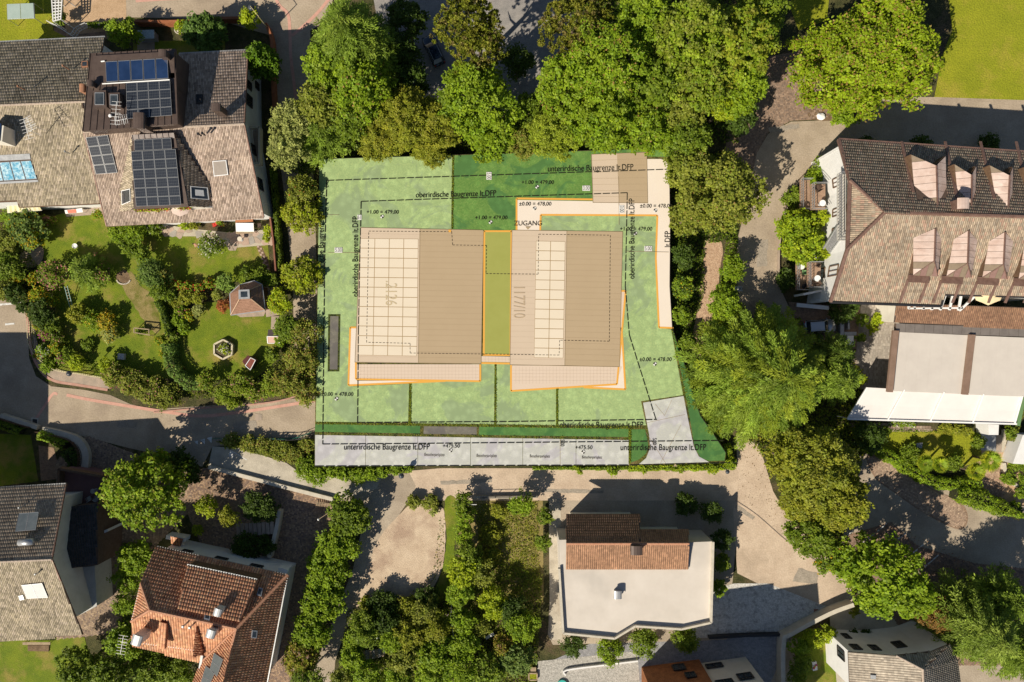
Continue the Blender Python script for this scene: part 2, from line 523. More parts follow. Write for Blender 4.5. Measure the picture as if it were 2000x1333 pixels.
M_copperdark = pm("copper_trim", (0.17, 0.10, 0.08), (0.24, 0.15, 0.12), 2, 0.5, metallic=0.3)
M_zinc = pm("zinc_sheet", (0.34, 0.35, 0.36), (0.46, 0.47, 0.48), 2, 0.4, metallic=0.4)
M_greysteel = pm("galvanised_steel", (0.40, 0.41, 0.42), (0.5, 0.5, 0.52), 3, 0.4, metallic=0.6)
M_alu = pm("panel_frame", (0.42, 0.43, 0.44), None, rough=0.35, metallic=0.5)
M_darkframe = pm("dark_frame", (0.05, 0.045, 0.04), None, rough=0.5)
M_whitemetal = pm("white_metal", (0.80, 0.80, 0.79), None, rough=0.4)
M_glass = pm("window_glass", (0.02, 0.028, 0.035), (0.05, 0.06, 0.07), 1.0, 0.06, spec=0.9)
M_pv = grid_mat("solar_cells", (0.016, 0.022, 0.034), (0.028, 0.034, 0.05), (0.10, 0.11, 0.12), 6, 3, 0.07, 0.4, 0.25)
M_blue = pm("collector_glass", (0.012, 0.030, 0.085), (0.02, 0.045, 0.12), 0.7, 0.12, spec=0.8)
M_ceramic = pm("terracotta_cap", (0.30, 0.14, 0.08), (0.38, 0.20, 0.12), 3, 0.8)
M_asphalt = pm("asphalt_warm", (0.34, 0.275, 0.20), (0.42, 0.345, 0.26), 0.35, 0.95, bump=0.25, c3=(0.30, 0.24, 0.18), scale2=0.16, fine=0.14, fscale=5.0)
M_asphalt2 = pm("asphalt_grey", (0.35, 0.29, 0.22), (0.42, 0.355, 0.275), 0.4, 0.95, bump=0.25, c3=(0.31, 0.255, 0.195), scale2=0.16, fine=0.13, fscale=5.0)
M_pink = pm("pink_asphalt", (0.47, 0.365, 0.27), (0.56, 0.45, 0.34), 0.5, 0.95, bump=0.25, c3=(0.42, 0.33, 0.245), scale2=0.2, fine=0.13, fscale=5.0)
M_concrete = pm("old_concrete", (0.40, 0.36, 0.29), (0.52, 0.47, 0.38), 0.7, 0.92, bump=0.25, c3=(0.34, 0.30, 0.24), scale2=0.25, fine=0.10, fscale=8.0)
M_wallcap = pm("wall_coping", (0.48, 0.44, 0.36), (0.58, 0.53, 0.44), 1.2, 0.9, bump=0.15)
M_gravel = pm("gravel", (0.50, 0.385, 0.275), (0.60, 0.48, 0.35), 0.6, 0.97, bump=0.6, c3=(0.40, 0.29, 0.21), scale2=0.22, fine=0.2, fscale=12.0)
M_whitegravel = pm("white_gravel", (0.50, 0.48, 0.44), (0.72, 0.70, 0.66), 3.5, 0.97, bump=0.8, c3=(0.36, 0.34, 0.31), scale2=1.4, fine=0.25, fscale=9.0)
M_lawn = pm("lawn", (0.110, 0.165, 0.010), (0.175, 0.220, 0.014), 0.55, 0.95, bump=0.7, c3=(0.26, 0.22, 0.05), scale2=0.3, fine=0.3, fscale=11.0)
M_lawn2 = pm("bright_lawn", (0.20, 0.225, 0.010), (0.26, 0.275, 0.014), 0.25, 0.95, bump=0.6, c3=(0.30, 0.27, 0.03), scale2=0.2, fine=0.26, fscale=5.0)
M_drylawn = pm("dry_lawn", (0.21, 0.17, 0.055), (0.30, 0.235, 0.10), 1.2, 0.95, bump=0.6, c3=(0.13, 0.14, 0.02), scale2=0.45, fine=0.2, fscale=11.0)
M_soil = pm("garden_soil", (0.13, 0.085, 0.05), (0.22, 0.15, 0.09), 1.5, 0.95, bump=0.6, fine=0.2, fscale=9.0)
M_under = pm("undergrowth_ground", (0.035, 0.040, 0.012), (0.085, 0.080, 0.030), 0.9, 0.95, bump=0.8, c3=(0.12, 0.085, 0.05), scale2=0.3, fine=0.35, fscale=6.0)
M_brownpave = pm("brown_pavers", (0.20, 0.135, 0.095), (0.32, 0.22, 0.15), 2.2, 0.95, bump=0.5, fine=0.3, fscale=7.0)
M_tanpave = pm("tan_pavers", (0.40, 0.27, 0.16), (0.50, 0.35, 0.22), 1.2, 0.95, bump=0.3, fine=0.2, fscale=8.0)
M_redkerb = pm("porphyry_kerb", (0.40, 0.22, 0.17), (0.48, 0.29, 0.23), 1.5, 0.9)
M_pinkstripe = pm("pink_paver_strip", (0.50, 0.27, 0.21), (0.58, 0.34, 0.27), 1.5, 0.9, fine=0.1)
M_stone = pm("porphyry_slab", (0.30, 0.25, 0.20), (0.42, 0.33, 0.26), 0.9, 0.9, bump=0.2, fine=0.08)
M_joint = pm("stone_joint", (0.40, 0.36, 0.28), (0.47, 0.42, 0.33), 2, 0.95)
M_redwall = pm("red_brick_cap", (0.26, 0.09, 0.04), (0.34, 0.13, 0.06), 2, 0.9, fine=0.2)
M_wood = pm("weathered_wood", (0.30, 0.22, 0.14), (0.42, 0.33, 0.22), 3, 0.85, bump=0.2)
M_darkwood = pm("brown_stained_wood", (0.11, 0.065, 0.04), (0.16, 0.10, 0.06), 3, 0.8)
M_paintwhite = pm("road_paint", (0.62, 0.62, 0.60), (0.74, 0.74, 0.72), 5, 0.8, c3=(0.35, 0.33, 0.30), scale2=2.2)
M_bark = pm("bark", (0.10, 0.07, 0.05), (0.19, 0.145, 0.10), 4, 0.95, bump=0.5)
M_leaf = attr_mat("leaves", 0.55, trans=0.36, spec=0.25)
M_petal = attr_mat("petals", 0.6, trans=0.2)
M_dark = pm("dark_metal", (0.03, 0.03, 0.033), None, rough=0.45)
M_awn = pm("cream_awning_cloth", (0.50, 0.46, 0.42), (0.54, 0.50, 0.455), 0.5, 0.8)
M_awn2 = pm("white_awning_cloth", (0.66, 0.63, 0.61), (0.70, 0.67, 0.65), 0.5, 0.8)

# ---------------------------------------------------------------- the ground and everything laid on it
g = mesh("ground", [(-500, -500, -0.02), (500, -500, -0.02), (500, 500, -0.02), (-500, 500, -0.02)], [(0, 1, 2, 3)], M_under)
link("ground", g)["kind"] = "structure"

def st(name, pts, z, mat, smooth=False, wob=0.0):
    if smooth: pts = smooth_pts(pts, 4, True)
    return sheet(name, pts, z, mat, structure=True, wob=wob)

# west street, ramp, lane, main street, driveway
st("road", [(-80, 590), (0, 586), (46, 590), (52, 612), (57, 700), (70, 735), (100, 755), (165, 762), (215, 772), (255, 790), (300, 800), (420, 792), (520, 785), (640, 772), (640, 866), (560, 862), (470, 868), (415, 872), (395, 912), (330, 893), (250, 875), (160, 852), (75, 838), (0, 810), (-80, 790)], 0.010, M_asphalt)
st("road", [(1040, 915), (1250, 915), (1440, 912), (1438, 850), (1480, 868), (1492, 900), (1510, 960), (1545, 1020), (1640, 1110), (1672, 1172), (1640, 1192), (1560, 1180), (1440, 1120), (1432, 1000), (1436, 978), (1050, 978), (790, 978), (770, 950), (800, 920), (860, 915)], 0.011, M_pink)
st("road", [(700, 925), (800, 925), (812, 950), (800, 975), (770, 1020), (735, 1065), (715, 1120), (700, 1180), (672, 1240), (655, 1290), (650, 1345), (600, 1345), (620, 1290), (655, 1200), (690, 1110), (705, 1040), (690, 980), (650, 978), (690, 940)], 0.014, M_asphalt2)
st("concrete_ramp", [(415, 872), (470, 876), (560, 905), (578, 918), (640, 905), (745, 935), (735, 955), (700, 965), (655, 978), (407, 912)], 0.024, M_concrete)
st("driveway", [(1437, 700), (1437, 560), (1440, 470), (1462, 380), (1478, 300), (1500, 262), (1545, 238), (1600, 236), (1680, 236), (1712, 195), (1770, 190), (2080, 190), (2080, 300), (1640, 300), (1585, 325), (1560, 350), (1540, 400), (1523, 460), (1522, 560), (1560, 640), (1700, 700), (1700, 760), (1560, 760)], 0.012, M_asphalt)
st("driveway", [(1420, 250), (1450, 120), (1560, 100), (1645, 170), (1650, 226), (1600, 234), (1545, 236), (1500, 260), (1478, 300), (1462, 380), (1440, 440), (1410, 420)], 0.006, M_brownpave)
st("street", [(240, -40), (660, -40), (640, 40), (606, 60), (608, 200), (618, 500), (622, 700), (575, 700), (572, 560), (560, 420), (545, 300), (535, 180), (530, 70), (420, 38), (245, 34)], 0.010, M_asphalt)
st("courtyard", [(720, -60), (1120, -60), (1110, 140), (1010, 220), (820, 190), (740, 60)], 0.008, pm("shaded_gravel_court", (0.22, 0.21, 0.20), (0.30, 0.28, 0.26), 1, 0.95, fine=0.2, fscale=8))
st("car_park", [(1670, 890), (1730, 882), (1800, 930), (1860, 955), (1960, 985), (2090, 990), (2090, 1345), (1700, 1345), (1790, 1230), (1700, 1120), (1640, 1060), (1670, 980)], 0.010, M_asphalt2)
st("car_park", [(1692, 893), (1722, 888), (1812, 950), (1872, 978), (1890, 1005), (1885, 1030), (1862, 1032), (1800, 1000), (1750, 965), (1710, 935)], 0.020, M_brownpave, True)
st("car_park", [(1640, 1050), (1740, 1020), (1790, 1065), (1900, 1100), (2080, 1120), (2080, 1300), (1800, 1300), (1700, 1130)], 0.018, M_brownpave)
st("courtyard", [(1435, 1140), (1500, 1140), (1640, 1195), (1540, 1240), (1455, 1246), (1350, 1246), (1350, 1160)], 0.017, M_whitegravel)
st("courtyard", [(1170, 1250), (1440, 1220), (1500, 1240), (1545, 1245), (1530, 1345), (1090, 1345), (1080, 1290)], 0.006, pm("cobble_grey", (0.20, 0.20, 0.21), (0.30, 0.30, 0.31), 2, 0.9, bump=0.4, fine=0.2, fscale=6))
st("courtyard", [(1085, 972), (1440, 972), (1436, 1080), (1420, 1250), (1080, 1260), (1070, 1240)], 0.007, M_asphalt2)
st("path", [(1072, 975), (1095, 975), (1098, 1250), (1074, 1250)], 0.019, M_concrete)
st("courtyard", [(1050, 1292), (1120, 1285), (1245, 1272), (1250, 1345), (1050, 1345)], 0.013, pm("granite_chip", (0.30, 0.29, 0.26), (0.48, 0.46, 0.42), 3, 0.95, bump=0.6, fine=0.3, fscale=7))
st("gravel_yard", [(806, 985), (850, 990), (868, 1000), (868, 1085), (858, 1125), (835, 1160), (790, 1170), (735, 1165), (700, 1185), (690, 1180), (716, 1110), (742, 1050), (778, 1008)], 0.020, M_gravel, True, 0.1)
st("lawn", [(868, 978), (892, 978), (888, 1060), (882, 1130), (862, 1175), (845, 1172), (862, 1120), (872, 1060)], 0.022, M_lawn, True, 0.15)
st("lawn", [(895, 975), (1060, 972), (1062, 1180), (895, 1200)], 0.006, M_drylawn)
st("lawn", [(80, 430), (120, 418), (200, 410), (215, 420), (300, 445), (330, 470), (330, 560), (345, 640), (335, 740), (90, 745), (70, 690), (110, 600), (85, 500)], 0.012, M_lawn)
st("worn_grass", [(255, 530), (275, 560), (300, 580), (312, 640), (300, 648), (262, 595), (240, 560)], 0.022, M_drylawn, True, 0.25)
st("worn_grass", [(40, 495), (82, 483), (80, 515), (50, 522)], 0.022, M_gravel, True, 0.2)
st("lawn", [(295, 460), (520, 450), (530, 540), (400, 560), (320, 560)], 0.013, M_lawn)
st("lawn", [(340, 660), (380, 620), (400, 590), (470, 590), (530, 620), (545, 700), (500, 740), (340, 745)], 0.014, M_lawn)
st("lawn", [(-80, -60), (100, -60), (104, 60), (140, 78), (130, 110), (-80, 110)], 0.012, M_lawn2)
st("lawn", [(1845, -60), (2080, -60), (2080, 195), (2000, 196), (1825, 190), (1840, 110), (1860, 60)], 0.014, M_lawn2)
st("lawn", [(1545, -60), (1625, -60), (1615, 40), (1560, 60), (1545, 20)], 0.012, M_lawn2)
st("lawn", [(1655, 835), (1915, 845), (1918, 900), (1880, 912), (1820, 900), (1740, 885), (1680, 860)], 0.012, M_lawn2)
st("lawn", [(-80, 1250), (165, 1245), (190, 1345), (-80, 1345)], 0.012, M_lawn)
st("lawn", [(-80, 845), (60, 850), (75, 940), (-80, 960)], 0.012, M_lawn)
st("lawn", [(1545, 1230), (1625, 1225), (1635, 1345), (1540, 1345)], 0.012, M_lawn)
st("lawn", [(440, 80), (260, 80), (260, 200), (440, 200)], 0.008, M_lawn)
st("gravel_yard", [(125, -60), (245, -60), (247, 50), (220, 60), (130, 70), (124, 30)], 0.016, M_tanpave)
st("path", [(105, 55), (230, 45), (230, 75), (150, 80), (110, 75)], 0.010, M_brownpave)
st("forecourt", [(385, 918), (405, 914), (650, 980), (640, 1060), (610, 1120), (600, 1345), (505, 1345), (560, 1140), (400, 1080), (360, 990), (350, 930)], 0.012, M_brownpave)
st("forecourt", [(170, 850), (270, 890), (360, 905), (380, 990), (250, 1120), (235, 1235), (110, 1250), (110, 900)], 0.009, M_brownpave)
st("path", [(75, 870), (105, 875), (120, 935), (80, 940)], 0.016, M_brownpave)
st("road", [(1545, 1245), (1500, 1345), (1560, 1345), (1565, 1250)], 0.016, M_asphalt2)
st("path", [(1620, 1200), (1700, 1180), (1860, 1230), (1900, 1345), (1630, 1345), (1625, 1260)], 0.008, M_concrete)
st("sunlit_terrace_paving", [(1682, 590), (1760, 600), (1740, 770), (1680, 760), (1672, 690)], 0.014, pm("terrace_pavers", (0.30, 0.26, 0.22), (0.38, 0.33, 0.28), 1.3, 0.9, fine=0.15, fscale=8))
st("path", [(1900, 880), (1962, 870), (1985, 900), (2080, 960), (2080, 985), (1960, 990), (1900, 960)], 0.010, M_tanpave)

st("path", [(1378, 468), (1404, 470), (1412, 486), (1406, 530), (1396, 590), (1386, 645), (1368, 715), (1346, 706), (1354, 640), (1366, 580), (1372, 500)], 0.012, pm("leafy_path", (0.36, 0.23, 0.15), (0.52, 0.37, 0.25), 2.5, .95, bump=.5, fine=.3, fscale=7), True, .15)
st("driveway", [(1540, 590), (1690, 600), (1690, 680), (1560, 690)], 0.010, M_brownpave)
# repaired patches and tyre-polished strips in the asphalt
for q_ in ([(1050, 955), (1180, 958), (1178, 964), (1052, 962)], [(1440, 985), (1475, 1010), (1470, 1016), (1436, 992)], [(1560, 1110), (1600, 1120), (1596, 1142), (1548, 1136)], [(230, 820), (268, 824), (266, 838), (228, 834)], [(455, 826), (500, 822), (503, 838), (458, 842)], [(1480, 470), (1500, 468), (1498, 520), (1478, 522)], [(1500, 250), (1560, 242), (1562, 250), (1504, 260)], [(860, 940), (960, 936), (961, 942), (861, 947)]):
    st("asphalt_patch", q_, 0.026, pm("asphalt_patch", (0.27, 0.235, 0.19), (0.36, 0.31, 0.25), 1.2, .95, bump=.3, fine=.2, fscale=6), wob=.08)
# pink stripes and stone kerbs
def ribbon(pts, w):
    pts = smooth_pts(pts, 5); L = []; R = []
    for i, p in enumerate(pts):
        a = pts[max(i-1, 0)]; b = pts[min(i+1, len(pts)-1)]
        dx, dy = b[0]-a[0], b[1]-a[1]; d = math.hypot(dx, dy) or 1
        L.append((p[0]-dy/d*w/2, p[1]+dx/d*w/2)); R.append((p[0]+dy/d*w/2, p[1]-dx/d*w/2))
    return L + R[::-1]
st("paver_stripe", ribbon([(68, 822), (84, 798), (103, 770), (112, 771)], 5), 0.03, M_pinkstripe)
st("paver_stripe", ribbon([(130, 772), (180, 782), (260, 795), (330, 806), (390, 813), (450, 808), (520, 798), (615, 783)], 6), 0.031, M_pinkstripe)
st("paver_stripe", ribbon([(530, -20), (545, 10), (562, 28), (566, 60), (568, 110), (574, 160), (578, 200)], 6), 0.031, M_pinkstripe)
st("paver_stripe", ribbon([(570, 70), (600, 45), (625, 20), (645, -5)], 6), 0.033, M_pinkstripe)
st("paver_stripe", ribbon([(265, 2), (330, -2), (400, -6)], 6), 0.031, M_pinkstripe)
prism_k = prism("kerb", ribbon([(52, 612), (58, 665), (66, 700), (84, 730), (108, 745), (150, 752), (210, 762)], 5), 0, 0.12, M_redkerb); prism_k["kind"] = "structure"
st("pavement", [(60, 600), (75, 680), (95, 720), (140, 728), (208, 742), (214, 760), (150, 750), (108, 743), (86, 728), (68, 700)], 0.10, M_stone)
prism("kerb", ribbon([(300, 806), (400, 797), (500, 790), (560, 780), (590, 768)], 3), 0, 0.12, M_redkerb)["kind"] = "structure"

# low porphyry wall along the driveway and parking bay marks
def marking(pts, z=0.032, name="road_marking"): 
    return st(name, pts, z, M_paintwhite)
for q in ([(-5, 594), (46, 590), (46, 593), (-5, 598)], [(10, 632), (28, 631), (28, 634), (10, 636)],
          [(1684, 1060), (1732, 1022), (1733, 1024), (1686, 1062)], [(1650, 1048), (1668, 1034), (1669, 1036), (1651, 1050)],
          [(1753, 1052), (1768, 1042), (1769, 1044), (1755, 1054)], [(1772, 1088), (1804, 1062), (1805, 1064), (1774, 1090)],
          [(1792, 1118), (1833, 1083), (1834, 1085), (1794, 1120)]): marking(q)
for q in ([(378, 862), (387, 861), (386, 869)], [(391, 860), (400, 857), (400, 868)], [(404, 856), (414, 853), (413, 866)]): marking(q, 0.034, "yield_triangle")
marking([(449, 880), (452, 880), (484, 899), (481, 899)], 0.036); marking([(449, 880), (456, 885), (455, 896), (447, 890)], 0.038, "yield_triangle")
for (x, y, s, mt) in ((68, 823, 9, M_dark), (505, 815, 13, M_stone), (1594, 1194, 9, M_ceramic)):
    prism("manhole_cover", [(x-s/2, y-s/2), (x+s/2, y-s/2+1), (x+s/2, y+s/2), (x-s/2, y+s/2)], 0.02, 0.045, mt)["kind"] = "structure"
    if mt is M_dark: prism("manhole_frame", [(x-7, y-7), (x+7, y-6), (x+6, y+7), (x-7, y+6)], 0.0, 0.035, M_wallcap)["kind"] = "structure"

# flagstone terrace behind the north-west house: every stone its own piece
tr = st("flagstone_terrace", [(312, 436), (355, 445), (450, 455), (530, 448), (534, 478), (450, 485), (400, 462), (320, 462)], 0.030, M_joint)
def voronoi_stones(parent, poly, z0, z1, cell, mat, jit=0.34, gap=0.05):
    v = W3(poly); xs = [p.x for p in v]; ys = [p.y for p in v]
    pl = [(p.x, p.y) for p in v]
    r = random.Random(3); nx = int((max(xs)-min(xs))/cell)+2; ny = int((max(ys)-min(ys))/cell)+2
    pt = {}
    for i in range(-1, nx+1):
        for j in range(-1, ny+1):
            pt[i, j] = (min(xs)+(i+r.uniform(-jit, jit)+(0.5 if j % 2 else 0))*cell, min(ys)+(j+r.uniform(-jit, jit))*cell)
    for (i, j), c in pt.items():
        if not inside(pl, np.array([c[0]]), np.array([c[1]]))[0]: continue
        cellp = [(c[0]-2*cell, c[1]-2*cell), (c[0]+2*cell, c[1]-2*cell), (c[0]+2*cell, c[1]+2*cell), (c[0]-2*cell, c[1]+2*cell)]
        for (a, b), d in pt.items():
            if (a, b) == (i, j) or abs(a-i) > 2 or abs(b-j) > 2: continue
            mx, my = (c[0]+d[0])/2, (c[1]+d[1])/2; nx_, ny_ = d[0]-c[0], d[1]-c[1]; L = math.hypot(nx_, ny_); nx_ /= L; ny_ /= L
            mx -= nx_*gap/2; my -= ny_*gap/2; out = []
            for k in range(len(cellp)):
                p, q = cellp[k], cellp[(k+1) % len(cellp)]
                dp = (p[0]-mx)*nx_+(p[1]-my)*ny_; dq = (q[0]-mx)*nx_+(q[1]-my)*ny_
                if dp <= 0: out.append(p)
                if dp*dq < 0:
                    t = dp/(dp-dq); out.append((p[0]+(q[0]-p[0])*t, p[1]+(q[1]-p[1])*t))
            cellp = out
            if len(cellp) < 3: break
        if len(cellp) < 3: continue
        m = r.choice(mat)
        prism_world("flagstone", [Vector((a, b, 0)) for a, b in cellp], z0, z1+r.uniform(0, 0.012), m, parent)
stones = [M_stone, pm("porphyry_slab_grey", (0.28, 0.26, 0.23), (0.36, 0.33, 0.29), 1, 0.9, fine=0.1), pm("porphyry_slab_pink", (0.38, 0.27, 0.21), (0.46, 0.35, 0.28), 1, 0.9, fine=0.1)]
voronoi_stones(tr, [(312, 438), (355, 446), (450, 456), (530, 449), (533, 477), (450, 484), (400, 461), (320, 461)], 0.03, 0.05, 0.85, stones)
st("small_terrace", [(122, 402), (195, 396), (205, 418), (130, 424)], 0.03, M_stone)
# stepping stones
steps = st("path", ribbon([(505, 480), (512, 495), (520, 512), (524, 532)], 9), 0.022, M_soil)
for i in range(13):
    t = i/12; x = 506 + 17*t + (2.2 if i % 2 else -2.2); y = 482 + 48*t
    prism("stepping_stone", [(x-2.2, y-1.6), (x+2.0, y-1.9), (x+2.3, y+1.7), (x-1.9, y+1.9)], 0.02, 0.06, stones[2], steps)

# paving setts along the small car-park strip, pale terrace pavers: one relief sheet each is enough at 3-4 px
def setts(name, poly, cell, z, cols, seed=1, hgt=0.015, rot=0.0, aspect=1.0):
    v = W3(poly); pl = [(p.x, p.y) for p in v]; xs = [p.x for p in v]; ys = [p.y for p in v]
    r = np.random.default_rng(seed); ca = cell*aspect
    D = max(max(xs)-min(xs), max(ys)-min(ys))*0.75; cx = sum(xs)/len(xs); cy = sum(ys)/len(ys)
    n = int(2*D/cell)+1; m = int(2*D/ca)+1
    I, J = np.meshgrid(np.arange(n), np.arange(m)); I = I.ravel(); J = J.ravel()
    a = -D + (I + 0.5*(J % 2))*cell; b = -D + J*ca
    x = cx + a*math.cos(rot) - b*math.sin(rot); y = cy + a*math.sin(rot) + b*math.cos(rot)
    ok = inside(pl, x, y); x = x[ok]; y = y[ok]; N = len(x)
    k = 0.46
    px = np.array([-k, k, k, -k])*cell; py = np.array([-k, -k, k, k])*ca
    X = x[:, None] + px*math.cos(rot) - py*math.sin(rot); Y = y[:, None] + px*math.sin(rot) + py*math.cos(rot)
    Z = np.full((N, 4), z) + r.uniform(0, hgt, N)[:, None] + r.normal(0, 0.002, (N, 4))
    V = np.stack([X, Y, Z], -1).reshape(-1, 3)
    cols = np.array(cols)[r.integers(0, len(cols), N)]*r.uniform(0.8, 1.2, N)[:, None]
    me = np_mesh(name, V, 4, np.repeat(cols, 4, axis=0), attr_mat("sett_stone", 0.9, fine=0.15, fscale=5))
    o = link(name, me); o["kind"] = "structure"; return o
setts("paving_setts", [(385, 918), (405, 914), (650, 980), (640, 1060), (610, 1120), (600, 1345), (505, 1345), (560, 1140), (400, 1080), (360, 990), (350, 930)], 0.22, 0.022, [(0.30, 0.20, 0.13), (0.24, 0.165, 0.12), (0.36, 0.25, 0.165), (0.20, 0.14, 0.11)], 2, rot=-0.25)
setts("paving_setts", [(170, 850), (270, 890), (360, 905), (380, 990), (250, 1120), (235, 1235), (110, 1250), (110, 900)], 0.22, 0.02, [(0.30, 0.22, 0.15), (0.26, 0.19, 0.14), (0.36, 0.27, 0.19), (0.20, 0.15, 0.12)], 3, rot=0.4)
setts("paving_setts", [(1694, 895), (1722, 890), (1812, 952), (1870, 980), (1888, 1006), (1883, 1027), (1862, 1029), (1800, 998), (1750, 963), (1712, 935)], 0.20, 0.030, [(0.38, 0.27, 0.195), (0.33, 0.24, 0.175), (0.43, 0.32, 0.23), (0.30, 0.215, 0.16)], 4, rot=-0.5)
setts("paving_setts", [(1640, 1050), (1740, 1020), (1790, 1065), (1900, 1100), (2080, 1120), (2080, 1300), (1800, 1300), (1700, 1130)], 0.22, 0.024, [(0.24, 0.16, 0.12), (0.30, 0.20, 0.14), (0.20, 0.14, 0.11)], 5, rot=-0.5)
setts("paving_setts", [(1440, 250), (1470, 160), (1560, 130), (1635, 180), (1645, 226), (1600, 233), (1545, 235), (1500, 258), (1478, 298), (1455, 380)], 0.22, 0.012, [(0.26, 0.18, 0.13), (0.31, 0.22, 0.16), (0.21, 0.155, 0.12)], 6, rot=0.1)
setts("paving_setts", [(1682, 592), (1758, 602), (1738, 768), (1682, 758), (1674, 690)], 0.2, 0.024, [(0.36, 0.32, 0.27), (0.33, 0.29, 0.25), (0.39, 0.35, 0.30)], 7, 0.004, aspect=2.0)
setts("paving_setts", [(1660, 826), (1820, 833), (1820, 845), (1740, 846), (1660, 838)], 0.4, 0.028, [(0.30, 0.22, 0.16), (0.26, 0.20, 0.15), (0.34, 0.27, 0.2)], 8, 0.01)
setts("paving_setts", [(1905, 940), (1962, 905), (1963, 960), (1955, 985), (1912, 962)], 0.2, 0.02, [(0.36, 0.23, 0.16), (0.30, 0.20, 0.14), (0.42, 0.30, 0.21)], 9)
# ---------------------------------------------------------------- the raised plot with the site plan laid flat on it
PZ = 2.0
outline = [(624, 311), (883, 303), (1307, 289), (1308, 460), (1307, 560), (1313, 641), (1326, 680), (1340, 720), (1352, 765), (1368, 812), (1395, 850), (1418, 885), (1416, 905), (1232, 909), (614, 911), (615, 850), (617, 700)]
emb = prism("raised_plot", outline, 0.0, PZ, pm("plot_undergrowth", (0.02, 0.025, 0.008), (0.12, 0.12, 0.02), 2.2, 0.95, bump=0.8, c3=(0.17, 0.13, 0.05), scale2=0.6, fine=0.3, fscale=5))
emb["kind"] = "structure"
plan = thing("site_plan", "large flat architectural site plan with two gable roof blocks, green gardens and visitor parking", "site plan", P(960, 610, PZ))

def plan_green(name, a, b, c, d):
    """green wash of the plan, mottled by the treetops that show through the print"""
    m = bpy.data.materials.new(name); m.use_nodes = True; n = m.node_tree.nodes; l = m.node_tree.links; bs = n["Principled BSDF"]
    bs.inputs["Roughness"].default_value = 0.9; bs.inputs["Specular IOR Level"].default_value = 0.1
    geo = n.new("ShaderNodeNewGeometry")
    t1 = n.new("ShaderNodeTexNoise"); t1.inputs["Scale"].default_value = 0.17; t1.inputs["Detail"].default_value = 8; t1.inputs["Roughness"].default_value = 0.62; t1.inputs["Distortion"].default_value = 1.4
    t2 = n.new("ShaderNodeTexVoronoi"); t2.inputs["Scale"].default_value = 2.2
    t3 = n.new("ShaderNodeTexNoise"); t3.inputs["Scale"].default_value = 4.6; t3.inputs["Detail"].default_value = 6; t3.inputs["Roughness"].default_value = 0.75
    for t in (t1, t3): l.new(geo.outputs["Position"], t.inputs["Vector"])
    mxv = n.new("ShaderNodeMixRGB"); mxv.inputs[0].default_value = 0.5; l.new(geo.outputs["Position"], mxv.inputs[1]); l.new(t3.outputs["Color"], mxv.inputs[2]); l.new(mxv.outputs[0], t2.inputs["Vector"])
    r1 = n.new("ShaderNodeValToRGB"); r1.color_ramp.elements[0].position = 0.45; r1.color_ramp.elements[1].position = 0.50; l.new(t1.outputs["Fac"], r1.inputs[0])
    r3 = n.new("ShaderNodeValToRGB"); r3.color_ramp.elements[0].position = 0.38; r3.color_ramp.elements[1].position = 0.68
    r3.color_ramp.elements[0].color = (*b, 1); r3.color_ramp.elements[1].color = (*c, 1); e = r3.color_ramp.elements.new(0.55); e.color = (*d, 1)
    l.new(t3.outputs["Fac"], r3.inputs[0])
    mx = n.new("ShaderNodeMixRGB"); l.new(r1.outputs[0], mx.inputs[0]); mx.inputs[1].default_value = (*a, 1); l.new(r3.outputs[0], mx.inputs[2])
    mp = n.new("ShaderNodeMapRange"); mp.inputs[1].default_value = 0; mp.inputs[2].default_value = 0.6; mp.inputs[3].default_value = 1.10; mp.inputs[4].default_value = 0.86; l.new(t2.outputs["Distance"], mp.inputs[0])
    mu = n.new("ShaderNodeVectorMath"); mu.operation = 'SCALE'; l.new(mx.outputs[0], mu.inputs[0]); l.new(mp.outputs[0], mu.inputs["Scale"])
    l.new(mu.outputs[0], bs.inputs["Base Color"]); return m
def pc(r, g_, b):
    c = lin((r/255, g_/255, b/255)); k = (0.83, 0.78, 0.95) if g_ > r*1.02 else (0.78, 0.785, 0.84)
    return tuple(x*y for x, y in zip(c, k))
M_pl = plan_green("print_light_green", pc(158, 184, 126), pc(162, 192, 122), pc(196, 218, 136), pc(176, 206, 130))
M_pd = plan_green("print_dark_green", pc(90, 136, 70), pc(100, 146, 66), pc(142, 174, 88), pc(116, 158, 74))
M_pd2 = plan_green("print_deep_green", pc(80, 128, 66), pc(86, 134, 66), pc(112, 154, 76), pc(96, 142, 70))
M_olive = pm("print_olive", pc(160, 168, 80), pc(164, 172, 84), 0.5, 0.9)
M_roofL = pm("print_roof_light", pc(216, 196, 168), pc(219, 199, 171), 0.3, 0.9)
M_roofD = pm("print_roof_dark", pc(189, 167, 132), pc(192, 170, 135), 0.3, 0.9)
M_cell = pm("print_cell_cream", pc(236, 222, 194), pc(239, 225, 198), 0.3, 0.9)
M_creamp = pm("print_path_cream", pc(242, 228, 206), pc(244, 231, 210), 0.3, 0.9)
M_terr = pm("print_terrace_beige", pc(227, 206, 180), pc(229, 209, 184), 0.3, 0.9)
M_orange = pm("print_orange", pc(240, 178, 78), None, rough=0.9)
M_lightgrey = plan_green("print_light_grey", pc(204, 202, 200), pc(208, 210, 196), pc(224, 228, 196), pc(214, 214, 204))
M_greyp = plan_green("print_grey", pc(122, 118, 110), pc(126, 122, 110), pc(150, 144, 122), pc(134, 130, 116))
M_ink = pm("print_ink", pc(38, 38, 26), None, rough=0.9)
M_inkb = pm("print_ink_brown", pc(70, 60, 44), None, rough=0.9)
M_thin = pm("print_thin_line", pc(160, 140, 104), None, rough=0.9)
M_grid = pm("print_grid_line", pc(168, 138, 92), None, rough=0.9)
M_faint = pm("print_faint_line", pc(176, 156, 122), None, rough=0.9)
M_tagw = pm("print_tag_white", pc(236, 234, 224), None, rough=0.9)

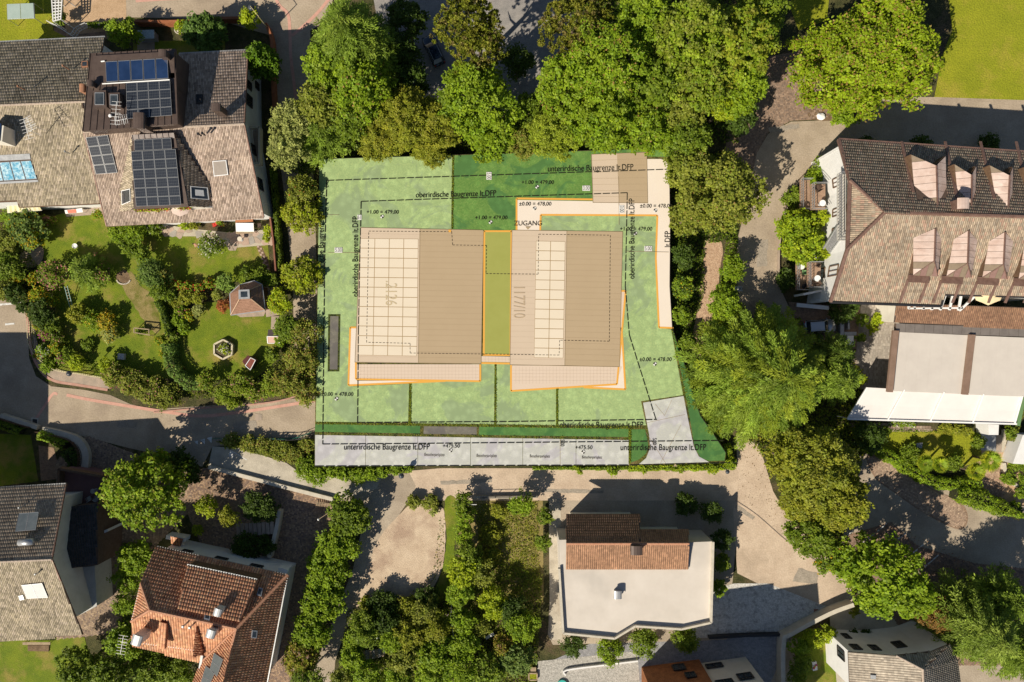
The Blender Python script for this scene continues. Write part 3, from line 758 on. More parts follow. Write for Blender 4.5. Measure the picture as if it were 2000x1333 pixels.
LZ = [PZ]
def pl(name, pts, mat, lvl, label=None):
    return sheet(name, pts, PZ + 0.006 + 0.006*lvl, mat, plan, label=label)
def line(a, b, w, mat, lvl, name, dash=None, gap=None, mb=None):
    own = mb is None; mb = mb or MB(); z = PZ + 0.006 + 0.006*lvl
    L = math.hypot(b[0]-a[0], b[1]-a[1]); dx, dy = (b[0]-a[0])/L, (b[1]-a[1])/L
    segs = [(0, L)] if not dash else []
    if dash:
        t = 0
        while t < L: segs.append((t, min(t+dash, L))); t += dash+gap
    for s0, s1 in segs:
        q = [(a[0]+dx*s0-dy*w/2, a[1]+dy*s0+dx*w/2), (a[0]+dx*s1-dy*w/2, a[1]+dy*s1+dx*w/2), (a[0]+dx*s1+dy*w/2, a[1]+dy*s1-dx*w/2), (a[0]+dx*s0+dy*w/2, a[1]+dy*s0-dx*w/2)]
        v = ccw(W3(q, z)); mb.add(v, [(0, 1, 2, 3)])
    if own: return mb.build(name, mat, plan)
    return mb
def polyl(pts, w, mat, lvl, name, dash=None, gap=None):
    mb = MB()
    for a, b in zip(pts, pts[1:]): line(a, b, w, mat, lvl, name, dash, gap, mb)
    return mb.build(name, mat, plan, kind='stuff' if dash else None)

pl("garden_area", [(624, 311), (883, 304), (881, 460), (712, 462), (700, 640), (696, 735), (690, 755), (799, 750), (797, 826), (617, 824)], M_pl, 0)
pl("garden_area", [(887, 304), (1307, 290), (1307, 307), (1263, 306), (1262, 400), (1020, 400), (1014, 456), (885, 452)], M_pd, 0)
pl("garden_area", [(803, 742), (966, 700), (965, 829), (803, 827)], M_pl, 0)
pl("garden_area", [(970, 700), (1010, 708), (1010, 760), (1086, 750), (1086, 831), (969, 829)], M_pl, 0)
pl("garden_area", [(1090, 750), (1215, 745), (1206, 455), (1050, 455), (1054, 418), (1286, 420), (1281, 500), (1286, 640), (1311, 644), (1334, 772), (1252, 784), (1262, 831), (1090, 831)], M_pl, 0)
pl("planting_strip", [(616, 829), (821, 832), (820, 847), (615, 844)], M_pd2, 0)
pl("planting_strip", [(936, 834), (1228, 838), (1227, 854), (935, 850)], M_pd2, 0)
pl("planting_strip", [(1233, 839), (1260, 839), (1266, 868), (1262, 886), (1248, 898), (1232, 904)], M_pd2, 0)
pl("planting_strip", [(1313, 646), (1326, 682), (1340, 720), (1352, 765), (1367, 812), (1394, 850), (1417, 884), (1415, 900), (1385, 901), (1368, 894), (1357, 875), (1346, 810), (1335, 750)], M_pd2, 0)
pl("gravel_bed", [(828, 833), (931, 834), (931, 849), (827, 848)], M_greyp, 0)
pl("hedge_gap", [(641, 614), (665, 614), (663, 726), (640, 726)], pm("hedge_gap_dark", (0.012, 0.016, 0.006), (0.07, 0.09, 0.01), 2.5, 0.95, fine=0.3, fscale=5), 1)
pl("gravel_bed", [(645, 618), (661, 618), (659, 722), (644, 722)], M_greyp, 2)
xs = [615, 714, 816, 919, 1021, 1125, 1228]
for i in range(6):
    a, b = xs[i], xs[i+1]
    y = lambda x, t: (850 + (x-615)*0.0165) if t else (911 - (x-615)*0.004)
    pl("parking_bay", [(a+0.4, y(a, 1)), (b-0.4, y(b, 1)), (b-0.4, y(b, 0)), (a+0.4, y(a, 0))], M_lightgrey, 0)
line((1094, 858), (1094, 909), 0.8, M_thin, 1, "thin_line")
pl("garage_ramp", [(1256, 787), (1335, 774), (1340, 800), (1347, 835), (1355, 872), (1365, 892), (1385, 903), (1248, 907), (1262, 895), (1270, 875), (1268, 850)], M_lightgrey, 1)
for a, b in (((1280, 790), (1298, 812)), ((1298, 812), (1312, 782)), ((1264, 826), (1338, 810)), ((1290, 905), (1330, 830)), ((1300, 905), (1262, 845))): line(a, b, 0.6, M_thin, 2, "thin_line")
# cream access path with its orange kerb lines
pl("access_path", [(1262, 311), (1307, 311), (1308, 400), (1309, 460), (1308, 540), (1313, 640), (1288, 640), (1282, 500), (1284, 420), (1057, 420), (1054, 453), (1010, 453), (1011, 391), (1262, 395)], M_creamp, 2)
O = 3.6
def border(pts, lvl=3): return polyl(pts, O, M_orange, lvl, "orange_border")
border([(1160, 390), (1009, 388), (1009, 450)]); border([(1055, 450), (1056, 420), (1284, 421), (1281, 505), (1287, 640), (1315, 641)])
# garage roof
pl("gable_roof", [(1155, 302), (1205, 300), (1209, 397), (1158, 396)], M_roofL, 4); pl("gable_roof", [(1205, 300), (1263, 298), (1265, 397), (1209, 397)], M_roofD, 4)
# cream wedges and beige terraces of the two blocks
pl("access_path", [(684, 641), (697, 641), (697, 744), (870, 744), (682, 753)], M_creamp, 3); border([(697, 640), (684, 640), (680.5, 753), (870, 744.5)], 4)
pl("roof_terrace", [(697, 712), (936, 712), (936, 744), (697, 740)], M_terr, 4); border([(695, 708), (695, 741), (938, 745), (938, 712)], 5)
pl("access_path", [(1205, 640), (1214, 640), (1221, 760), (1140, 757)], M_creamp, 3); border([(1214, 640), (1221.5, 761), (1140, 757)], 4)
pl("roof_terrace", [(1000, 714), (1215, 716), (1203, 750), (999, 763)], M_terr, 4)
pl("roof_terrace", [(1214, 570), (1221, 570), (1209, 700), (1209, 570)], M_terr, 4)
border([(1211, 568.5), (1222, 569), (1205, 751), (998, 764), (998, 712)], 5)
pl("roof_terrace", [(940, 696), (997, 697), (997, 708), (940, 707)], M_terr, 4); border([(940, 709.5), (998, 710.5)], 5)
def thin_grid(x0, x1, y0, y1, dx, dy, lvl, name="paving_line"):
    mb = MB(); x = x0+dx
    while x < x1: line((x, y0), (x, y1), 0.45, None, lvl, "", mb=mb); x += dx
    y = y0+dy
    while y < y1: line((x0, y), (x1, y), 0.45, None, lvl, "", mb=mb); y += dy
    mb.build(name, pm("print_terrace_line", pc(212, 190, 164), None, rough=0.9), plan, kind="stuff")
thin_grid(698, 935, 712, 741, 6.6, 6.6, 5); thin_grid(1001, 1202, 717, 750, 6.6, 6.6, 5); thin_grid(941, 996, 697, 707, 6.6, 5, 5)
# olive roof between, orange frame
pl("green_roof", [(947, 452), (998, 452), (996, 693), (943, 692)], M_olive, 4); border([(945, 693), (946, 452), (999, 452), (997, 694), (943, 693.5)], 5)
# the two big roofs
for k, (q, m) in enumerate((([(704, 445), (820, 448), (817, 709), (693, 708)], M_roofL), ([(820, 448), (944, 450), (939.5, 711), (817, 709)], M_roofD), ([(1000, 450), (1107, 451), (1103, 714), (996, 713)], M_roofL), ([(1107, 451), (1216, 453), (1210, 717), (1103, 714)], M_roofD))):
    pl("gable_roof", q, m, 6)
    mb = MB(); n = 24
    for i in range(1, n):
        t = i/n; a = (q[0][0]+(q[3][0]-q[0][0])*t, q[0][1]+(q[3][1]-q[0][1])*t); b = (q[1][0]+(q[2][0]-q[1][0])*t, q[1][1]+(q[2][1]-q[1][1])*t)
        line(a, b, 0.4, None, 7, "", mb=mb)
    mb.build("seam_line", pm("print_seam_%d" % (k % 2), pc(204, 184, 156) if k % 2 == 0 else pc(177, 155, 121), None, rough=0.9), plan, kind="stuff")
for q in ([(1155, 302), (1263, 298), (1265, 397), (1158, 396)],):
    mb = MB()
    for i in range(1, 8):
        t = i/8; line((q[0][0]+(q[3][0]-q[0][0])*t, q[0][1]+(q[3][1]-q[0][1])*t), (q[1][0]+(q[2][0]-q[1][0])*t, q[1][1]+(q[2][1]-q[1][1])*t), 0.4, None, 5, "", mb=mb)
    mb.build("seam_line", M_faint, plan)
def cells(q, nx, ny):
    pl("cell_field", q, M_grid, 8)
    for j in range(ny):
        for i in range(nx):
            f = lambda s, t: ((q[0][0]*(1-s)+q[1][0]*s)*(1-t)+(q[3][0]*(1-s)+q[2][0]*s)*t, (q[0][1]*(1-s)+q[1][1]*s)*(1-t)+(q[3][1]*(1-s)+q[2][1]*s)*t)
            e = 0.02; h = 0.032
            pl("roof_cell", [f((i+e)/nx, (j+h)/ny), f((i+1-e)/nx, (j+h)/ny), f((i+1-e)/nx, (j+1-h)/ny), f((i+e)/nx, (j+1-h)/ny)], M_cell, 9)
cells([(704, 466), (817, 467), (814, 696), (700, 694)], 4, 12); cells([(1047, 471), (1104, 472), (1100, 700), (1043, 699)], 2, 12)
# outlines
for q in ([(704, 445), (944, 450), (939.5, 711), (693, 708), (704, 445)], [(1000, 450), (1216, 453), (1210, 717), (996, 713), (1000, 450)], [(1155, 302), (1263, 298), (1265, 397), (1158, 396), (1155, 302)], [(820, 448), (817, 709)], [(1107, 451), (1103, 714)]):
    polyl(q, 0.8, M_thin, 10, "roof_outline")
# building limits: long dashes
D, G = 14.5, 2.8
lim = lambda p: polyl(p, 1.6, M_ink, 11, "long_dash_line", D, G)
lim([(638, 353), (883, 345), (1308, 331)]); lim([(638, 353), (634, 480), (630, 868)]); lim([(630, 868), (800, 867), (1413, 861)])
lim([(705, 394), (883, 388), (1225, 377)]); lim([(705, 394), (700, 640), (698, 827)]); lim([(698, 826), (1000, 824), (1283, 820)]); lim([(1225, 377), (1221, 560), (1229, 655), (1240, 690), (1281, 820)])
polyl([(614, 911), (1232, 909), (1440, 904)], 1.6, M_ink, 11, "boundary_dash_line", 18, 4); polyl([(624, 311), (883, 303), (1307, 289), (1309, 460), (1308, 560), (1313, 641)], 0.9, M_ink, 11, "boundary_line")
polyl([(1313, 641), (1326, 680), (1340, 720), (1352, 765), (1368, 812), (1395, 850), (1418, 885)], 1.2, M_ink, 11, "boundary_line")
sd = lambda p: polyl(p, 1.0, M_inkb, 11, "short_dash_line", 4.4, 2.6)
sd([(720, 452), (882, 453), (884, 479), (950, 480), (949, 535), (1051, 536), (1052, 458), (1192, 460), (1190, 667), (1093, 665), (1092, 694), (801, 690), (801, 671), (716, 669), (720, 452)])
for a, b in (((638, 420), (662, 420)), ((640, 494), (704, 494)), ((1222, 491), (1306, 493)), ((1208, 345), (1209, 440))): line(a, b, 0.6, M_faint, 11, "thin_line")
pl("orange_mark", [(876, 449), (881, 449), (881, 454), (876, 454)], M_orange, 12)

FONT_CACHE = {}
def text(s, cx, cy, h, rot=0.0, mat=None, lvl=12, sx=0.82, z=None, parent=plan, bold=0.0):
    cu = bpy.data.curves.new("lettering", 'FONT'); cu.body = s; cu.size = 1.0; cu.align_x = 'CENTER'; cu.align_y = 'CENTER'; cu.offset = bold
    o = bpy.data.objects.new("lettering_source", cu); C.objects.link(o)
    dg = bpy.context.evaluated_depsgraph_get(); dg.update()
    me = bpy.data.meshes.new_from_object(o.evaluated_get(dg)); C.objects.unlink(o); bpy.data.objects.remove(o)
    zz = (PZ + 0.006 + 0.006*lvl) if z is None else z
    k = S*(H-zz)/H*h/0.72
    me.transform(Matrix.Translation(P(cx, cy, zz)) @ Matrix.Rotation(math.radians(rot), 4, 'Z') @ Matrix.Diagonal((k*sx, k, 1, 1)))
    me.name = "lettering"; me.materials.clear()
    return link("lettering", me, parent, mat or M_ink)
UB, OB = "unterirdische Baugrenze lt.DFP", "oberirdische Baugrenze lt.DFP"
text(UB, 1153, 329, 12.0, 1.2, sx=0.80); text(OB, 890, 380, 11.5, 1.2, sx=0.80)
text(UB, 755, 874, 12.0, 0, sx=0.80); text(UB, 1295, 875, 12.0, 0, sx=0.80); text(OB, 1174, 831, 12.0, 0, sx=0.80)
text(UB, 627, 477, 12.0, 90, sx=0.80); text(OB, 694, 502, 11.5, 90, sx=0.80); text(OB, 1234, 467, 11.5, 90, sx=0.80)
text("lt.DFP", 1304, 468, 11.5, 90, sx=0.80)
text("ZUGANG", 1031, 437, 9.5, 0, M_inkb, sx=0.98)
for t, x, y in (("+1.00 = 479,00", 747, 415), ("+1.00 = 479,00", 1050, 357), ("+1.00 = 479,00", 959, 426), ("\u00b10.00 = 478,00", 1045, 399), ("\u00b10.00 = 478,00", 1281, 403), ("+1.00 = 479,00", 1242, 448), ("\u00b10.00 = 478,00", 1280, 703), ("\u00b10.00 = 478,00", 658, 771), ("+475.50", 881, 872), ("+475.50", 1140, 875)):
    text(t, x, y, 7.6, 0, M_ink, sx=0.98)
    cx, cy, r = x-1, y+8.5, 3.6; mb = MB(); mw = MB(); z = PZ + 0.006 + 0.006*12
    for qd in range(4):
        pts = [(cx, cy)] + [(cx+r*math.cos(math.radians(qd*90+a)), cy+r*math.sin(math.radians(qd*90+a))) for a in (0, 30, 60, 90)]
        v = ccw(W3(pts, z)); (mb if qd % 2 == 0 else mw).add(v, [tuple(range(5))])
    mb.build("level_mark", M_ink, plan); mw.build("level_mark", M_tagw, plan)
for t, x, y, r_ in (("5.00", 955, 344, -90), ("3.00", 1145, 368, 0), ("3.00", 1214, 409, -90), ("61", 702, 425, 0), ("5.00", 661, 489, 0), ("5.00", 1266, 486, 0), ("5.00", 1098, 866, -90), ("5.00", 1278, 863, -90)):
    w_, h_ = (7.5 if len(t) > 2 else 4), 5; 
    if r_: w_, h_ = h_, w_
    if (x, y) not in ((1098, 866), (1278, 863)): pl("dimension_tag", [(x-w_, y-h_), (x+w_, y-h_), (x+w_, y+h_), (x-w_, y+h_)], M_tagw, 11.5)
    text(t, x, y, 7.8, r_, M_ink, 12, sx=0.72)
for x, y in ((848, 889), (950, 891), (1054, 892), (1156, 894)): text("Besucherparkplatz", x, y, 5.8, -1, M_inkb, sx=0.66)
text(".2126", 763, 573, 23, -90, pm("print_number", pc(206, 188, 150), None, rough=.9), sx=0.7); text("1177/10", 1013, 590, 23, -90, pm("print_number_2", pc(196, 174, 142), None, rough=.9), sx=0.62)
pl("entrance_arrow", [(1026, 443), (1037, 443), (1031, 449)], M_faint, 12)
# the words beside the plot, printed on the road
text("GARAGE", 1319, 918.5, 7.5, 0, M_inkb, z=0.05, sx=1.0)
pl2 = sheet("entrance_arrow", [(1315, 911.5), (1323, 911.5), (1319, 906)], PZ+0.1, M_faint, plan)
# ================================================================ houses
def tinv(c): return c
PAL_GREY = [(0.36, 0.29, 0.22), (0.42, 0.34, 0.26), (0.31, 0.25, 0.19), (0.38, 0.31, 0.24), (0.27, 0.215, 0.165), (0.44, 0.37, 0.28)]
PAL_YEL = [(0.35, 0.30, 0.21), (0.46, 0.39, 0.285), (0.27, 0.23, 0.165), (0.40, 0.34, 0.235), (0.20, 0.17, 0.12), (0.50, 0.42, 0.33)]
PAL_PINK = [(0.40, 0.31, 0.245), (0.50, 0.40, 0.32), (0.31, 0.235, 0.19), (0.43, 0.34, 0.27), (0.22, 0.165, 0.13), (0.55, 0.44, 0.37)]
PAL_TERRA = [(0.50, 0.235, 0.125), (0.58, 0.29, 0.16), (0.44, 0.20, 0.11), (0.62, 0.37, 0.20), (0.37, 0.165, 0.095), (0.54, 0.31, 0.20)]
PAL_HOTEL = [(0.29, 0.235, 0.17), (0.36, 0.29, 0.21), (0.42, 0.34, 0.25), (0.25, 0.20, 0.15), (0.36, 0.22, 0.165), (0.28, 0.25, 0.20), (0.20, 0.165, 0.125)]
PAL_BROWN = [(0.19, 0.105, 0.065), (0.22, 0.125, 0.075), (0.165, 0.09, 0.058), (0.25, 0.145, 0.09)]
M_ridgegrey = pm("ridge_tile_grey", (0.36, 0.29, 0.235), (0.46, 0.38, 0.31), 2.5, 0.85)
M_ridgeterra = pm("ridge_tile_terracotta", (0.42, 0.20, 0.12), (0.50, 0.27, 0.17), 2.5, 0.85)

def walls_under(par, loop, mat, d=0.8, z0=0.0, drop=0.3):
    v = inset([P(*p) for p in loop], d)
    return vwall(par, v + [v[0]], mat, z0, 0.3, "wall", drop)

# ---------------- north-west house, western wing
hw = thing("tiled_house", "long house at the left edge with grey tiled roof and blue glass roof light", "house", P(60, 240, 0), group="houses around the plot")
tiled_roof(hw, [(-60, 86, 6.0), (204, 73, 6.0), (176, 198, 8.2), (-60, 209, None)], PAL_YEL, 0.2, 0.42)
swp, swn = plane_of([(-60, 209, 8.2), (160, 199, 8.2), (196, 397, 6.0), (-60, 408, None)])
tiled_roof(hw, [(-60, 209, 8.2), (160, 199, 8.2), (196, 397, 6.0), (38, 404, None), (35, 392, None), (-60, 396, None)], PAL_YEL, 0.2, 0.42, holes=[[(-60, 303), (58, 300), (76, 355), (-60, 360)]])
ridge(hw, [(-60, 209, 8.25), (172, 199, 8.25)], M_ridgegrey)
walls_under(hw, [(-60, 86, 6.0), (204, 73, 6.0), (176, 198, 8.2), (196, 397, 6.0), (-60, 405, 6.0)], M_white)
fascia(hw, [(-60, 85, 6.0), (205, 72, 6.0)], M_zinc); fascia(hw, [(-60, 397, 6.0), (35, 393, 6.0), (38, 405, 5.9), (195, 398, 6.0)], M_darkwood)
SW = (swn, swp[0])
M_glassblue = pm("blue_glass_painted_glints", (0.05, 0.26, 0.42), (0.62, 0.82, 0.88), 3.2, 0.08, spec=0.9, bump=0.3, bscale=4, detail=8, c3=(0.10, 0.38, 0.56), scale2=1.2)  # pale glints of reflected light are mixed into the blue base colour
panel_array(hw, SW, [(-22, 318), (61, 313), (74, 351), (-14, 356)], 4, 1, [M_alu, M_glassblue], "glass_roof_panel", 0.06, 0.05)
q = on_plane(swn, swp[0], [(-40, 306), (59, 301), (61, 312), (-40, 317)]); slab("flashing", [p + Vector((0, 0, 0.12)) for p in q], 0.08, M_zinc, hw)
q = on_plane(swn, swp[0], [(-14, 357), (75, 352), (76, 356), (-14, 361)]); slab("flashing", [p + Vector((0, 0, 0.12)) for p in q], 0.08, M_zinc, hw)
# roof box at the left edge
bx = MB(); a = P(-8, 262, 9.0); bx.box(a.x, a.y, a.z-0.6, 2.6, 1.9, 2.4, -0.1); bx.build("roof_box", M_cream, hw)
b2 = MB(); b2.box(a.x-0.05, a.y+0.1, a.z+0.66, 2.2, 2.1, 0.1, -0.1); b2.build("box_cover", M_blue, hw)
pipe_vent(hw, 130, 133, 8.0, M_ceramic); pipe_vent(hw, 43, 173, 8.9, M_ceramic); pipe_vent(hw, 131, 298, 8.0, M_zinc, 0.4)
skylight(hw, ((plane_of([(-60, 86, 6.0), (204, 73, 6.0), (176, 198, 8.2)]))[1], P(204, 73, 6.0)), [(161, 122), (173, 121), (173, 132), (161, 133)], M_glass, M_ceramic)
chimney(hw, 169, 178, 9.3, M_ceramic, 0.55, 0.8, 0.6, M_ceramic)
def antenna(par, px, py, z, L=2.2, rz=0.0, name="roof_antenna", n=7):
    b = P(px, py, z); mb = MB(); mb.tube(b-Vector((0, 0, .6)), b+Vector((0, 0, 2.0)), 0.03, 0.025, 6)
    top = b+Vector((0, 0, 1.95)); d = Vector((math.cos(rz), math.sin(rz), 0)); s = Vector((-d.y, d.x, 0))
    mb.bar(top-d*L/2, top+d*L/2, 0.04)
    for i in range(n):
        c = top + d*L*(i/(n-1)-0.5); mb.bar(c-s*0.55, c+s*0.55, 0.025)
    mb.bar(b+Vector((0, 0, 1.4))-s*0.4, b+Vector((0, 0, 1.4))+s*0.4, 0.03)
    return mb.build(name, M_whitemetal, par)
antenna(hw, 74, 262, 8.6, 2.4, -1.3); antenna(hw, 80, 252, 8.8, 1.6, -1.1)

# ---------------- north-west house, eastern wing
he = thing("tiled_house", "grey tiled house beside the lane with brown metal top storey and rows of solar panels", "house", P(360, 260, 0), group="houses around the plot")
nN = [(350, 105, 6.4), (484, 98, 6.4), (477, 243, 8.7), (300, 251, None)]
npn, nnn = plane_of(nN); tiled_roof(he, nN, PAL_PINK, 0.2, 0.42)
sS = [(163, 258, 8.7), (477, 243, 8.7), (515, 424, 5.6), (208, 442, None)]
sp_, sn = plane_of(sS); tiled_roof(he, sS, PAL_PINK, 0.2, 0.42, holes=[[(262, 275), (340, 272), (366, 400), (266, 405)]])
SP = (sn, sp_[0]); NP = (nnn, npn[0])
ridge(he, [(163, 258, 8.75), (477, 243, 8.75)], M_ridgegrey, 0.15)
fascia(he, [(484, 98, 6.4), (477, 243, 8.7), (515, 424, 5.6)], M_copperdark, 0.14, 0.22, name="verge_board")
fascia(he, [(208, 442, 5.5), (515, 424, 5.6)], M_darkwood); fascia(he, [(350, 105, 6.4), (484, 98, 6.4)], M_zinc); fascia(he, [(163, 258, 8.7), (208, 442, 5.6)], M_copperdark, 0.12, 0.2, name="verge_board")
loop = [(345, 105, 6.4), (484, 98, 6.4), (477, 243, 8.7), (515, 424, 5.6), (208, 442, 5.6), (163, 258, 8.7), (177, 106, 6.4)]
wv = inset([P(*p) for p in loop], 0.9); vwall(he, wv+[wv[0]], M_white, 0, 0.3, "wall", 0.3)
for t0, t1, z0, z1 in ((0.25, 0.36, 3.6, 5.0), (0.45, 0.60, 3.4, 5.2), (0.15, 0.25, 1.0, 2.2)): window(he, wv[1], wv[2], t0, t1, z0, z1, M_darkframe, M_glass, 0.2)
for t0, t1, z0, z1 in ((0.55, 0.70, 2.6, 4.0), (0.12, 0.25, 3.2, 4.4)): window(he, wv[2], wv[3], t0, t1, z0, z1, M_darkframe, M_glass, 0.2)
# balcony on the lane side
a = P(496, 290, 3.0); MB().box(a.x+0.2, a.y, 3.0, 1.9, 4.6, 0.2).build("balcony_floor", M_stone, he)
mb = MB(); mb.bar((a.x-.6, a.y+2.3, 4), (a.x+1.2, a.y+2.3, 4), .25, .9); mb.bar((a.x+1.2, a.y+2.3, 4), (a.x+1.2, a.y-2.3, 4), .25, .9); mb.bar((a.x-.6, a.y-2.3, 4), (a.x+1.2, a.y-2.3, 4), .25, .9); mb.build("balcony_parapet", M_wallcap, he)
# brown metal top storey
TZ = 10.8
topq = [(177, 105), (343, 96), (348, 243), (162, 257)]
tw = W3(topq, TZ); 
prism_world("top_storey_wall", inset(tw, 0.25), 5.0, TZ-0.1, M_brownmetal, he)
tq = [P(177, 105, TZ-0.5), P(343, 96, TZ-0.5), P(348, 243, TZ+0.35), P(162, 257, TZ+0.35)]
slab("metal_roof", tq, 0.3, M_brownmetal, he)
ntop = (tq[1]-tq[0]).cross(tq[3]-tq[0]).normalized(); ntop = ntop if ntop.z > 0 else -ntop
def strips(par, q, n, mat, name="roof_panel", lift=0.03, gap=0.04, th=0.04, mats=None, seam=True):
    """standing-seam sheets laid side by side from edge q0-q3 to edge q1-q2"""
    nn = (q[1]-q[0]).cross(q[3]-q[0]).normalized()
    if nn.z < 0: nn = -nn
    for i in range(n):
        s0, s1 = (i+gap/2)/n, (i+1-gap/2)/n
        v = [bilin(q, s0, 0), bilin(q, s1, 0), bilin(q, s1, 1), bilin(q, s0, 1)]
        top = [p + nn*(lift+th) for p in v]; bot = [p + nn*0.005 for p in v]
        se = [top[0], top[3]]; V = bot + top; F = [(0, 1, 5, 4), (1, 2, 6, 5), (2, 3, 7, 6), (3, 0, 4, 7), (4, 5, 6, 7)]
        if seam:
            d = (q[1]-q[0]).normalized()*0.03; V += [se[0]-d, se[0]+d, se[1]+d, se[1]-d] + [x+nn*0.07 for x in (se[0]-d, se[0]+d, se[1]+d, se[1]-d)]
            F += [(8, 9, 13, 12), (9, 10, 14, 13), (10, 11, 15, 14), (11, 8, 12, 15), (12, 13, 14, 15)]
        m = mat if mats is None else mats[i % len(mats)]
        link(name, mesh(name, V, F, m), par)
strips(he, tq, 14, M_brownmetal, "roof_panel")
TP = (ntop, tq[0] + ntop*0.08)
panel_array(he, TP, [(208, 122), (330, 115), (332, 157), (210, 164)], 5, 1, [M_alu, M_blue], "solar_collector", 0.06, 0.25)
mb = MB(); v = on_plane(*TP, [(201, 123), (208, 122)]); mb.tube(v[0]+Vector((0, 0, .35)), v[1]+Vector((0, 0, .35)), .08); v = on_plane(*TP, [(203, 166), (334, 158)]); mb.tube(v[0]+Vector((0, 0, .3)), v[1]+Vector((0, 0, .3)), .07); mb.build("collector_pipe", M_whitemetal, he)
panel_array(he, TP, [(249, 165), (335, 160), (339, 228), (251, 235)], 4, 4, [M_alu, M_pv], "solar_panel", 0.03, 0.3)
def dormer_box(par, px, py, w, d, h, z, mat, glass, rz=0.05):
    b = P(px, py, z); MB().box(b.x, b.y, b.z+h/2-0.2, w, d, h+0.4, rz).build("skylight_kerb", mat, par)
    q = [Vector((b.x+x, b.y+y, b.z+h+0.02)) for x, y in ((-w*.36, -d*.36), (w*.36, -d*.36), (w*.36, d*.36), (-w*.36, d*.36))]
    panel_quad(par, q, [M_alu, glass], "skylight", 0.02, 0.06, 0.06)
dormer_box(he, 204, 199, 1.5, 2.0, 0.9, TZ, M_brownmetal, M_glass); dormer_box(he, 232, 201, 1.3, 1.7, 0.9, TZ, M_brownmetal, M_glass)
chimney(he, 326, 112, TZ, M_brownmetal, 0.8, 0.7, 0.8); chimney(he, 282, 243, TZ, M_brownmetal, 1.1, 1.5, 1.0); chimney(he, 183, 168, TZ, M_brownmetal, 0.6, 0.6, 0.5)
MB().box(*P(346, 165, 9.4), 0.9, 1.7, 2.6).build("chimney", M_brownmetal, he)
pipe_vent(he, 220, 229, TZ, M_whitemetal, 0.5, 0.12)
antenna(he, 245, 232, TZ-0.2, 2.6, 1.5); antenna(he, 255, 245, TZ-0.6, 1.4, 0.2)
chimney(he, 430, 217, 9.8, M_brownmetal, 0.95, 0.75, 0.9); skylight(he, NP, [(384, 186), (397, 186), (397, 203), (384, 204)], M_glass, M_darkframe)
skylight(he, SP, [(416, 315), (443, 313), (447, 342), (419, 345)], pm("skylight_blind", (0.26, 0.22, 0.19), (0.3, 0.26, 0.22), 2, 0.5), M_greysteel, lift=0.12)
for a, b in ((389, 263), (397, 262)): pipe_vent(he, a, b, 9.6, M_dark, 0.3, 0.1)
panel_array(he, SP, [(169, 269), (212, 264), (231, 338), (189, 341)], 2, 4, [M_alu, M_pv], "solar_panel", 0.04, 0.15)
# south dormer, nearly flat brown metal roof carrying panels
dq = [P(258, 266, 9.3), P(341, 261, 9.3), P(368, 404, 8.3), P(262, 409, 8.3)]
slab("dormer_roof", dq, 0.25, M_brownmetal, he)
nd = (dq[1]-dq[0]).cross(dq[3]-dq[0]).normalized(); nd = nd if nd.z > 0 else -nd; DP = (nd, dq[0]+nd*0.02)
strips(he, [P(258, 264, 9.36), P(340, 260, 9.36), P(342, 270, 9.27), P(260, 275, 9.27)], 7, pm("light_flashing", (0.30, 0.25, 0.23), (0.42, 0.37, 0.34), 2, 0.4, metallic=0.4), "flashing_panel")
panel_array(he, DP, [(264, 274), (336, 270), (338, 292), (265, 296)], 4, 1, [M_alu, M_pv], "solar_panel", 0.04, 0.2)
panel_array(he, DP, [(258, 297), (345, 292), (356, 401), (268, 404)], 4, 6, [M_alu, M_pv], "solar_panel", 0.03, 0.22)
# tiled cheeks
def Z(a, b): return on_plane(SP[0], SP[1], [(a, b)])[0] + Vector((0, 0, .12))
lc = [(257, 268, 10.0), (238, 366, 8.0), (238, 414, 6.6), (262, 408, 8.9)]
def tri_tiles(par, wp, pal, holes=(), tw=0.2, tl=0.42):
    """tiles on a plane given by three exact world points"""
    pts = [((p.x*H/(S*(H-p.z)))+1000, 666.5-(p.y*H/(S*(H-p.z))), p.z) for p in wp]
    tiled_roof(par, pts, pal, tw, tl, holes=holes)
tri_tiles(he, [P(257, 268, 9.15), Z(236, 372), P(262, 408, 8.2)], PAL_YEL)
tri_tiles(he, [Z(236, 371), Z(237, 414), P(262, 408, 8.2)], PAL_YEL)
tri_tiles(he, [P(342, 263, 9.15), P(368, 403, 8.2), Z(409, 360)], PAL_GREY)
tri_tiles(he, [P(368, 403, 8.2), Z(414, 405), Z(409, 361)], PAL_GREY)
for q in ([(239, 373, 7.0), (256, 369, 8.2), (257, 394, 8.05), (240, 401, 6.6)], [(371, 364, 8.35), (405, 367, 7.0), (408, 391, 6.6), (372, 388, 8.2)]):
    panel_quad(he, [P(*p) for p in q], [M_whitemetal, M_glass], "skylight", 0.1, 0.05, 0.08)
# dormer front with flower boxes and the parasol
vwall(he, [P(262, 405, 8.3), P(368, 401, 8.3), P(412, 404, 6.4)], M_cream, 4.0, 0.2, "dormer_front", 0.3)
MB().bar(P(264, 410, 6.9), P(372, 405, 6.9), 0.5, 0.35).build("flower_box", M_darkwood, he)

